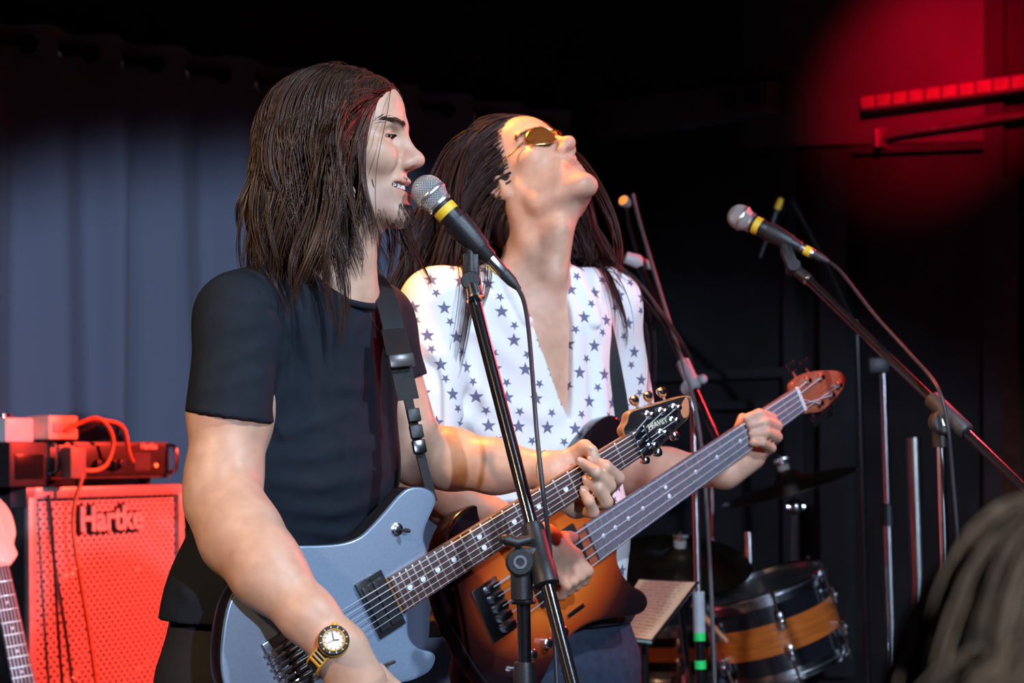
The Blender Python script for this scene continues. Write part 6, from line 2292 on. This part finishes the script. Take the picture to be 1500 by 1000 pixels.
for k in range(12):
    a = 2 * math.pi * k / 12
    MB().box((0.0120 * math.cos(a), 0.0120 * math.sin(a), 0.0058), (0.0011, 0.0004, 0.0002), ((math.cos(a), math.sin(a), 0), (-math.sin(a), math.cos(a), 0), (0, 0, 1))).build('hour_mark', BLK_PLASTIC, dial, 0)
for a, l, w2 in ((0.9, 0.007, 0.0006), (2.6, 0.0105, 0.0005), (4.4, 0.0115, 0.0002)):
    MB().box((l / 2 * math.cos(a), l / 2 * math.sin(a), 0.0062), (l / 2, w2, 0.0002), ((math.cos(a), math.sin(a), 0), (-math.sin(a), math.cos(a), 0), (0, 0, 1))).build('watch_hand', BLK_METAL, dial, 0)
MB().lathe((-0.0135, 0.0135, -0.002), (-0.7, 0.7, 0), [(0, 0.003), (0.005, 0.0035), (0.007, 0.003)], 12).build('crown', YEL, watch)
# strap band around the wrist (elliptic), leaving from both sides of the case
wrx, wry, zc_ = 0.0405, 0.0325, -0.0365
band = []
for k in range(33):
    a = math.radians(62) + (math.radians(360 - 124 + 62) - math.radians(62)) * k / 32 + math.radians(0)
    band.append((0.0, wrx * math.cos(a + math.radians(28)), zc_ + (wry + 0.001) * math.sin(a + math.radians(28))))
band = [(0.0, 0.020, -0.006)] + [(0.0, wrx * math.cos(a), zc_ + wry * math.sin(a)) for a in np.linspace(math.radians(52), math.radians(-232), 40)] + [(0.0, -0.020, -0.006)]
MB_ = ribbon(np.array(band), [np.array([1.0, 0, 0])] * len(band), 0.020, 0.003, 60)
sb = MB_.build('strap', mat('watch_strap', (0.015, 0.015, 0.016), 0.5), watch)
for sx in (-0.0095, 0.0095):
    MB().tube(spline(np.array(band) + np.array([sx, 0, 0]), 60), 0.0021, 6).build('strap_edge', YEL, sb)
for sy in (1, -1):
    for k, yy in enumerate((0.0235, 0.0290, 0.0340)):
        zz = zc_ + wry * math.sqrt(max(0, 1 - (yy / wrx) ** 2)) + 0.0012
        MB().tube([(-0.0095, sy * yy, zz), (0.0095, sy * yy, zz)], 0.0017 if k < 2 else 0.0026, 6).build('strap_bar', YEL if k == 2 else mat('bar_cream', (0.75, 0.6, 0.3), 0.4), sb)
# thread bracelet on the left wrist
ba = nz(wrL - P(725, 683, 3.12))
bp_ = wrL - ba * 0.006
t = thing('thread_bracelet', 'thin grey-green thread bracelet on the singer\'s fretting wrist', 'bracelet', tuple(bp_))
u_ = nz(np.cross(ba, UP))
v_ = np.cross(ba, u_)
for k in range(3):
    c = bp_ + ba * (k - 1) * 0.004
    ring = [c + (0.0305) * (math.cos(a) * u_ + math.sin(a) * v_) + ba * 0.003 * math.sin(a + k) for a in np.linspace(0, 2 * math.pi, 36, endpoint=False)]
    MB().tube(ring, 0.0016, 6, False, True).build('thread', mat('thread_green', (0.10, 0.15, 0.14), 0.7), t, 60, off=bp_)
# ------------------------------------------------------------------ the bassist
SK2 = skin_mat('bassist_skin', (0.66, 0.38, 0.26), 0.5)
F2 = nz(np.array([0.50, -0.87, 0]))
L2 = np.array([-F2[1], F2[0], 0])
pel2 = P(800, 965, 3.64)
loc2 = np.array([pel2[0], pel2[1], 0.0])
bassist = thing('person', 'bassist in a white star-print shirt with head thrown back', 'person', tuple(loc2))
FY = nz(np.array([0.76, -0.65, 0]))
pt = math.radians(44)
H2 = Head(P(772, 270, 3.60), FY * math.cos(pt) + UP * math.sin(pt), -FY * math.sin(pt) + UP * math.cos(pt))
B2 = SDF()
head_sdf(B2, H2, False, True, 0.0014)
nb2 = P(782, 415, 3.60)
B2.rc(H2.w(-0.02, 0, -0.06), nb2, 0.056, 0.062, 0.03)
B2.rc(H2.w(0.03, 0, -0.085), P(808, 400, 3.535), 0.026, 0.030, 0.03)
B2.rc(P(822, 335, 3.515), P(816, 352, 3.52), 0.009, 0.009, 0.03)                 # adam's apple
for sg in (-1, 1):
    B2.rc(H2.w(-0.02, sg * 0.05, -0.05), nb2 + F2 * 0.055 + L2 * sg * 0.012 - UP * 0.012, 0.018, 0.014, 0.02)
sR2, sL2 = P(642, 448, 3.50), P(886, 446, 3.70)
ch2, be2 = P(768, 500, 3.60), P(790, 760, 3.60)
B2.ec(ch2, be2, L2, F2, (0.160, 0.108), (0.138, 0.095), 0.05)
B2.ec(be2, pel2, L2, F2, (0.138, 0.095), (0.150, 0.105), 0.05)
for s_ in (sR2, sL2):
    B2.rc(nb2 - UP * 0.01, s_, 0.046, 0.050, 0.04)
    B2.rc(nb2 - UP * 0.05 + F2 * 0.062, s_ * 0.45 + (nb2 - UP * 0.03) * 0.55 + F2 * 0.05, 0.012, 0.012, 0.02)   # collarbone
B2.fold([nb2 + F2 * 0.11 - UP * 0.08, nb2 + F2 * 0.12 - UP * 0.22], -0.006, 0.014)


def bw(x, y, z):
    M_ = np.array(BM)
    return M_[:3, 3] + M_[:3, :3] @ np.array([x, y, z])


def bpx(px, py, z=0.0):
    return ray_plane(px, py, BB + BZ * z, BZ)


# right arm to the strings
eR2, wR2 = P(600, 705, 3.36), bw(0.10, 0.065, 0.055)
B2.rc(sR2, eR2, 0.050, 0.040, 0.03)
B2.rc(eR2, (eR2 * 0.65 + wR2 * 0.35), 0.040, 0.042, 0.03)
B2.rc((eR2 * 0.65 + wR2 * 0.35), wR2, 0.042, 0.027, 0.03)
mR = [bw(0.155 - 0.018 * i, 0.012 + 0.004 * i, 0.050) for i in range(4)]
for q in mR:
    B2.rc(wR2, q, 0.022, 0.014, 0.016)
for i, q in enumerate(mR):
    x = 0.155 - 0.018 * i
    finger(B2, [q, bw(x + 0.006, -0.020, 0.058), bw(x + 0.004, -0.036, 0.040), bw(x, -0.034, 0.022)], [0.0120, 0.0102 - 0.0006 * i, 0.0094 - 0.0006 * i, 0.0080])
finger(B2, [bw(0.12, 0.055, 0.05), bw(0.155, 0.045, 0.04), bw(0.18, 0.036, 0.026), bw(0.195, 0.030, 0.018)], [0.016, 0.013, 0.0115, 0.0095], 0.012)
# left arm to the bass neck
eL2, wL2 = P(918, 690, 3.86), bpx(1062, 690, -0.03)
B2.rc(sL2, eL2, 0.050, 0.042, 0.03)
B2.rc(eL2, (eL2 * 0.6 + wL2 * 0.4), 0.042, 0.040, 0.03)
B2.rc((eL2 * 0.6 + wL2 * 0.4), wL2, 0.040, 0.027, 0.03)
mL = [bpx(1128, 632, -0.040), bpx(1124, 646, -0.042), bpx(1116, 660, -0.042), bpx(1104, 672, -0.040)]
for q in mL:
    B2.rc(wL2, q, 0.023, 0.0150, 0.018)
B2.rc(wL2, bpx(1105, 668, -0.02), 0.024, 0.020, 0.02)
lch = [
    ([mL[0], bpx(1130, 612, 0.004), bpx(1112, 606, 0.026), bpx(1094, 612, 0.018)], 0.0108),
    ([mL[1], bpx(1138, 624, 0.014), bpx(1120, 618, 0.034), bpx(1099, 622, 0.020)], 0.0110),
    ([mL[2], bpx(1138, 640, 0.018), bpx(1122, 633, 0.036), bpx(1102, 635, 0.020)], 0.0106),
    ([mL[3], bpx(1130, 656, 0.016), bpx(1116, 648, 0.032), bpx(1102, 648, 0.020)], 0.0094),
]
for c_, r_ in lch:
    finger(B2, c_, [r_ * 1.15, r_, r_ * 0.93, r_ * 0.8])
finger(B2, [bpx(1072, 672, -0.03), bpx(1080, 650, -0.04), bpx(1084, 628, -0.04), bpx(1088, 612, -0.035)], [0.018, 0.014, 0.012, 0.010], 0.012)
legs_sdf(B2, pel2, F2, L2, 0.0, 0.13)
v, f = B2.mesh(0.0041)
body2 = raw_mesh('body', v, f, SK2, bassist, True, loc2)
set_tint(body2, head_tint(H2, v, 0.35))
HAIR2 = hair_mat('long_dark_hair', (0.030, 0.012, 0.010), 0.42)
brows(H2, bassist, loc2, HAIR2, 110, 9, 0.0006, B2)
eyes(H2, bassist, loc2)

# shirt with star print
SH = bpy.data.materials.new('white_star_print_cotton')
SH.use_nodes = True
nt = SH.node_tree
bs = nt.nodes['Principled BSDF']
bs.inputs['Roughness'].default_value = 0.8
bs.inputs['Specular IOR Level'].default_value = 0.2
tc = nt.nodes.new('ShaderNodeTexCoord')


def vdot(vec, d):
    n = nt.nodes.new('ShaderNodeVectorMath')
    n.operation = 'DOT_PRODUCT'
    nt.links.new(vec, n.inputs[0])
    n.inputs[1].default_value = tuple(d)
    return n.outputs['Value']


U_ = vdot(tc.outputs['Object'], L2 * 0.94 + F2 * 0.34)
V_ = vdot(tc.outputs['Object'], (0.05, 0.0, 1.0))


def stars(u, v, pu, pv, R_, sh, rot):
    row = mth(nt, 'FLOOR', mth(nt, 'DIVIDE', v, pv))
    u2 = mth(nt, 'ADD', mth(nt, 'DIVIDE', u, pu), mth(nt, 'ADD', mth(nt, 'MULTIPLY', row, 0.37), sh))
    a = mth(nt, 'MULTIPLY', mth(nt, 'SUBTRACT', mth(nt, 'FRACT', u2), 0.5), pu)
    b = mth(nt, 'MULTIPLY', mth(nt, 'SUBTRACT', mth(nt, 'FRACT', mth(nt, 'DIVIDE', v, pv)), 0.5), pv)
    ang = mth(nt, 'ADD', mth(nt, 'ARCTAN2', b, a), rot + 20 * math.pi)
    r = mth(nt, 'SQRT', mth(nt, 'ADD', mth(nt, 'MULTIPLY', a, a), mth(nt, 'MULTIPLY', b, b)))
    m_ = mth(nt, 'SUBTRACT', mth(nt, 'MODULO', ang, 2 * math.pi / 5), math.pi / 5)
    m_ = mth(nt, 'ABSOLUTE', m_)
    x = mth(nt, 'MULTIPLY', r, mth(nt, 'COSINE', m_))
    y = mth(nt, 'MULTIPLY', r, mth(nt, 'SINE', m_))
    return mth(nt, 'LESS_THAN', y, mth(nt, 'MULTIPLY', mth(nt, 'SUBTRACT', R_, x), 0.36))


s1_ = stars(U_, V_, 0.052, 0.050, 0.0130, 0.0, 0.3)
s2_ = stars(U_, mth(nt, 'ADD', V_, 0.024), 0.058, 0.050, 0.0090, 0.45, 0.9)
st_ = mth(nt, 'MAXIMUM', s1_, s2_)
mixc = nt.nodes.new('ShaderNodeMix')
mixc.data_type = 'RGBA'
mixc.inputs[6].default_value = (0.88, 0.87, 0.86, 1)
mixc.inputs[7].default_value = (0.16, 0.16, 0.25, 1)
nt.links.new(st_, mixc.inputs[0])
nt.links.new(mixc.outputs[2], bs.inputs['Base Color'])
T2 = SDF()
be2s = P(785, 780, 3.60)
T2.ec(ch2, be2s, L2, F2, (0.178, 0.124), (0.172, 0.120), 0.0)
T2.ec(be2s, P(795, 905, 3.63), L2, F2, (0.172, 0.120), (0.168, 0.122), 0.05)
for s_ in (sR2, sL2):
    T2.rc(nb2 - UP * 0.012, s_, 0.054, 0.060, 0.045)
for s_, e_, ht in ((sR2, eR2, 0.80), (sL2, eL2, 0.62)):
    g = SDF()
    d = e_ - s_
    g.rc(s_, s_ + d * (ht + 0.1), 0.062, 0.070, 0)
    g.cut(s_ + d * ht, nz(d))
    T2.group(g, 0.04)
T2.cut(P(790, 900, 3.6), nz(np.array([0.12, 0, -1.0])))
# collar turned out along the opening
for pxs in ([(742, 396), (758, 430), (778, 470)], [(838, 398), (858, 436), (868, 474)]):
    q = [trace(T2, x, y, 2.9) for x, y in pxs]
    if all(k is not None for k in q):
        for a_, b_ in ((q[0], q[1]), (q[1], q[2])):
            T2.ec(a_, b_, L2, F2, (0.022, 0.010), (0.020, 0.009), 0.004)
# open front
for a_, b_, r0_, r1_ in ((P(795, 392, 3.5), P(828, 500, 3.47), 0.060, 0.034), (P(828, 500, 3.47), P(852, 620, 3.47), 0.034, 0.004)):
    T2.ec(a_, b_, L2, F2, (r0_, 0.16), (r1_, 0.16), 0.004, 'sub')
T2.el(nb2 + UP * 0.035, (0.068, 0.068, 0.05), None, 0.006, 'sub')
for px, amp, sig in (
        ([(640, 520), (690, 560), (740, 620)], 0.010, 0.016), ([(630, 580), (690, 620), (750, 650)], 0.009, 0.016), ([(660, 470), (720, 500), (790, 560)], 0.008, 0.016),
        ([(680, 640), (700, 560), (690, 480)], -0.014, 0.014), ([(850, 600), (840, 640), (800, 665)], 0.010, 0.015), ([(880, 520), (885, 600), (880, 650)], 0.010, 0.014), ([(860, 480), (868, 560), (872, 640)], -0.008, 0.012),
        ([(720, 420), (750, 480), (790, 540)], 0.007, 0.014), ([(620, 470), (612, 540), (620, 600)], 0.008, 0.014), ([(740, 590), (790, 610), (830, 600)], 0.008, 0.014)):
    tfold(T2, px, amp, sig, 2.9)
v, f = T2.mesh(0.0045)
shirt2 = raw_mesh('star_print_shirt', v, f, SH, bassist, True, loc2)
JEANS2 = mat('dark_blue_jeans', (0.022, 0.032, 0.060), 0.8, 0, 0.25, 60, bump=0.35, bscale=900)
lower_body(bassist, loc2, pel2, F2, L2, 0.0, JEANS2, mat('brown_boot', (0.05, 0.03, 0.02), 0.5), waist=P(795, 900, 3.63), spread=0.14)
belt = [P(795, 905, 3.63) + 0.166 * math.cos(a) * L2 + 0.128 * math.sin(a) * F2 for a in np.linspace(0, 2 * math.pi, 48, endpoint=False)]
MB().tube(belt, 0.012, 6, False, True).build('belt', BLK_RUBBER, bassist, 60, off=loc2)

# sunglasses
sg_ = thing('sunglasses', 'dark tinted sunglasses on the face of the head-thrown-back bassist', 'glasses', tuple(H2.w(0.1, 0, 0.01)))
go_ = H2.w(0.1, 0, 0.01)
for s in (-1, 1):
    lens = [(0.004 + 0.0, 0.0)]
    pl = []
    for a in np.linspace(0, 2 * math.pi, 26, endpoint=False):
        yy = 0.033 + 0.027 * math.cos(a)
        zz = 0.012 + 0.019 * math.sin(a) - (0.004 if math.sin(a) < 0 else 0)
        xx = 0.1085 - 4.2 * (max(yy, 0) ** 2) * 1.6
        pl.append(H2.w(xx, s * yy, zz))
    ctr_ = sum(pl) / len(pl) + H2.x * 0.003
    mb = MB()
    mb.add([ctr_ + H2.x * 0.001] + [p + H2.x * 0.001 for p in pl] + [ctr_ - H2.x * 0.001] + [p - H2.x * 0.001 for p in pl],
           [(0, 1 + k, 1 + (k + 1) % 26) for k in range(26)] + [(27, 28 + (k + 1) % 26, 28 + k) for k in range(26)] + [(1 + k, 28 + k, 28 + (k + 1) % 26, 1 + (k + 1) % 26) for k in range(26)])
    mb.build('lens', mat('amber_tint_lens', (0.10, 0.05, 0.015), 0.08, 0, 0.1, coat=0.6), sg_, 60, off=go_)
    MB().tube(pl, 0.0018, 6, False, True).build('rim', mat('gold_rim', (0.7, 0.5, 0.2), 0.25, 1.0), sg_, 60, off=go_)
    MB().tube([H2.w(0.077, s * 0.061, 0.016), H2.w(0.04, s * 0.078, 0.014), H2.w(-0.01, s * 0.083, 0.014), H2.w(-0.03, s * 0.082, 0.0)], 0.0018, 6).build('temple_arm', mat('gold_rim', (0.7, 0.5, 0.2), 0.25, 1.0), sg_, 60, off=go_)
MB().tube([H2.w(0.109, -0.008, 0.016), H2.w(0.113, 0, 0.019), H2.w(0.109, 0.008, 0.016)], 0.0018, 6).build('bridge', mat('gold_rim', (0.7, 0.5, 0.2), 0.25, 1.0), sg_, 60, off=go_)

# hair: hangs from the tipped head, swinging out on his left
col2 = [(nb2 + UP * 0.04, np.array([0.066, 0.066, 0.075]), I3), (ch2, np.array([0.18, 0.125, 0.11]), np.array([L2, F2, UP])), (sR2, np.array([0.066] * 3), I3), (sL2, np.array([0.066] * 3), I3),
        ((nb2 + sR2) / 2, np.array([0.07, 0.07, 0.06]), I3), ((nb2 + sL2) / 2, np.array([0.07, 0.07, 0.06]), I3), (H2.w(0.03, 0, -0.05), np.array([0.085, 0.068, 0.075]), H2.R)]


def wind2(L0, u):
    w_ = np.zeros((len(L0), 3))
    lf = np.clip((L0[:, 1] + 0.01) / 0.04, 0, 1)
    k = 0.9 * max(0.0, 1 - u * 1.9)
    w_ += lf[:, None] * (np.array([1.0, 0.10, 0.15]) * k)[None]
    w_ += (1 - lf)[:, None] * np.array([-0.22, 0.1, 0])[None] * (1 - u)
    return w_


capS = SDF()
capS.el(H2.w(-0.010, 0, 0.040), (0.107, 0.080, 0.087), H2.R, 0)
capS.el(H2.w(-0.065, 0, -0.03), (0.055, 0.062, 0.08), H2.R, 0.03)
capS.el(H2.w(0.100, 0, -0.02), (0.064, 0.14, 0.102), H2.R, 0.012, 'sub')
v, f = capS.mesh(0.006)
hair2 = raw_mesh('hair', v, f, HAIR2, bassist, True, loc2)
A = hair_strands(H2, 3400, 0.44, col2, 0.30, 20, (0.004, 0.050), 0.34, 31, skin=skull(H2), back=-0.8, front=0.48, wind=wind2, clump=0.6, lock_size=18, x_bias=-0.6, spread=1.6, lat_bias=0.75)
strands_mesh('hair_strand_layer', A, 0.0011, HAIR2, hair2, loc2)
A = hair_strands(H2, 950, 0.40, col2, 0.32, 20, (0.02, 0.07), 0.42, 33, front=0.3, clump=0.5, lock_size=14, x_bias=-0.3, spread=1.7, skin=skull(H2), lat_bias=0.9,
                 wind=lambda L0, u: np.tile(np.array([1.0, -0.05, 0.1]) * (0.85 * max(0.0, 1 - u * 2.2)), (len(L0), 1)), keep=lambda d: d[:, 1] > 0.25)
strands_mesh('swinging_hair', A, 0.0011, HAIR2, hair2, loc2)

# bass strap over his left shoulder
sb_ = [bw(0.405, 0.155, -0.03), P(905, 620, 3.60), P(893, 540, 3.585), P(880, 480, 3.60), P(862, 420, 3.66), P(840, 410, 3.76), P(790, 500, 3.80), P(720, 700, 3.78), P(660, 850, 3.65), bw(-0.10, 0.0, -0.03)]
local_build(ribbon(np.array(sb_), [L2 * 0.8 + UP * 0.1] * 10, 0.05, 0.003, 60), BM, 'strap', WEBBING, bass)

# ------------------------------------------------------------------ spectator in front of the stage, seen from behind
hc3 = P(1660, 1085, 1.02)
loc3 = np.array([hc3[0] + 0.02, hc3[1], -0.45])
spec = thing('person', 'spectator with light brown hair watching from the front row', 'person', tuple(loc3))
F3 = nz(np.array([-0.35, 0.93, 0]))
L3 = np.array([-F3[1], F3[0], 0])
H3 = Head(hc3, F3, UP)
B3 = SDF()
head_sdf(B3, H3, False, True, 0.003)
nb3 = hc3 - UP * 0.175 - F3 * 0.02
B3.rc(H3.w(-0.015, 0, -0.06), nb3, 0.052, 0.058, 0.03)
pel3 = np.array([loc3[0], loc3[1], -0.45 + 0.86])
sh3 = [nb3 - UP * 0.06 + L3 * sg * 0.175 for sg in (-1, 1)]
ch3 = nb3 - UP * 0.14
B3.ec(ch3, pel3, L3, F3, (0.15, 0.10), (0.15, 0.10), 0.05)
for sg, s_ in zip((-1, 1), sh3):
    B3.rc(nb3, s_, 0.045, 0.048, 0.04)
    e_ = s_ - UP * 0.27 + L3 * sg * 0.04 - F3 * 0.02
    w3 = e_ - UP * 0.20 + F3 * 0.12
    B3.rc(s_, e_, 0.046, 0.038, 0.03)
    B3.rc(e_, w3, 0.037, 0.026, 0.03)
    d = nz(w3 - e_)
    for i in range(4):
        m_ = w3 + d * 0.08 + F3 * (0.03 - 0.018 * i)
        B3.rc(w3, m_, 0.02, 0.012, 0.015)
        finger(B3, [m_, m_ + d * 0.04 - L3 * sg * 0.006, m_ + d * 0.065 - L3 * sg * 0.022, m_ + d * 0.075 - L3 * sg * 0.038], [0.011, 0.0095, 0.0085, 0.0075])
    finger(B3, [w3 + d * 0.02, w3 + d * 0.045 + F3 * 0.04, w3 + d * 0.075 + F3 * 0.052, w3 + d * 0.095 + F3 * 0.05], [0.015, 0.012, 0.0105, 0.009], 0.01)
legs_sdf(B3, pel3, F3, L3, -0.45, 0.11)
v, f = B3.mesh(0.006)
body3 = raw_mesh('body', v, f, SK1, spec, True, loc3)
set_tint(body3, head_tint(H3, v, 0.0))
T3 = SDF()
T3.ec(ch3, pel3 + UP * 0.06, L3, F3, (0.165, 0.118), (0.165, 0.118), 0.0)
for sg, s_ in zip((-1, 1), sh3):
    T3.rc(nb3 - UP * 0.012, s_, 0.052, 0.057, 0.045)
    e_ = s_ - UP * 0.27 + L3 * sg * 0.04 - F3 * 0.02
    g = SDF()
    g.rc(s_, s_ + (e_ - s_) * 0.75, 0.058, 0.056, 0)
    g.cut(s_ + (e_ - s_) * 0.62, nz(e_ - s_))
    T3.group(g, 0.03)
T3.el(nb3 + UP * 0.05, (0.066, 0.066, 0.055), None, 0.006, 'sub')
T3.cut(pel3 - UP * 0.02, -UP)
v, f = T3.mesh(0.007)
raw_mesh('top', v, f, mat('dark_top', (0.03, 0.03, 0.035), 0.85), spec, True, loc3)
lower_body(spec, loc3, pel3, F3, L3, -0.45, JEANS1, MATS['black_shoe'], hh=0.009, spread=0.11)
capS = SDF()
capS.el(H3.w(-0.010, 0, 0.040), (0.108, 0.0805, 0.087), H3.R, 0)
capS.el(H3.w(-0.06, 0, -0.05), (0.055, 0.066, 0.08), H3.R, 0.03)
capS.el(H3.w(0.085, 0, -0.03), (0.058, 0.12, 0.092), H3.R, 0.012, 'sub')
v, f = capS.mesh(0.007)
HAIR3 = hair_mat('light_brown_hair', (0.27, 0.16, 0.09), 0.5)
hair3 = raw_mesh('hair', v, f, HAIR3, spec, True, loc3)
col3 = [(nb3 + UP * 0.05, np.array([0.062] * 3), I3), (nb3 - UP * 0.08, np.array([0.18, 0.11, 0.09]), np.array([L3, F3, UP]))]
A = hair_strands(H3, 2200, 0.22, col3, 0.26, 14, (0.004, 0.022), 0.15, 41, front=0.5, clump=0.6, lock_size=24)
strands_mesh('hair_strand_layer', A, 0.0009, HAIR3, hair3, loc3)
eyes(H3, spec, loc3)
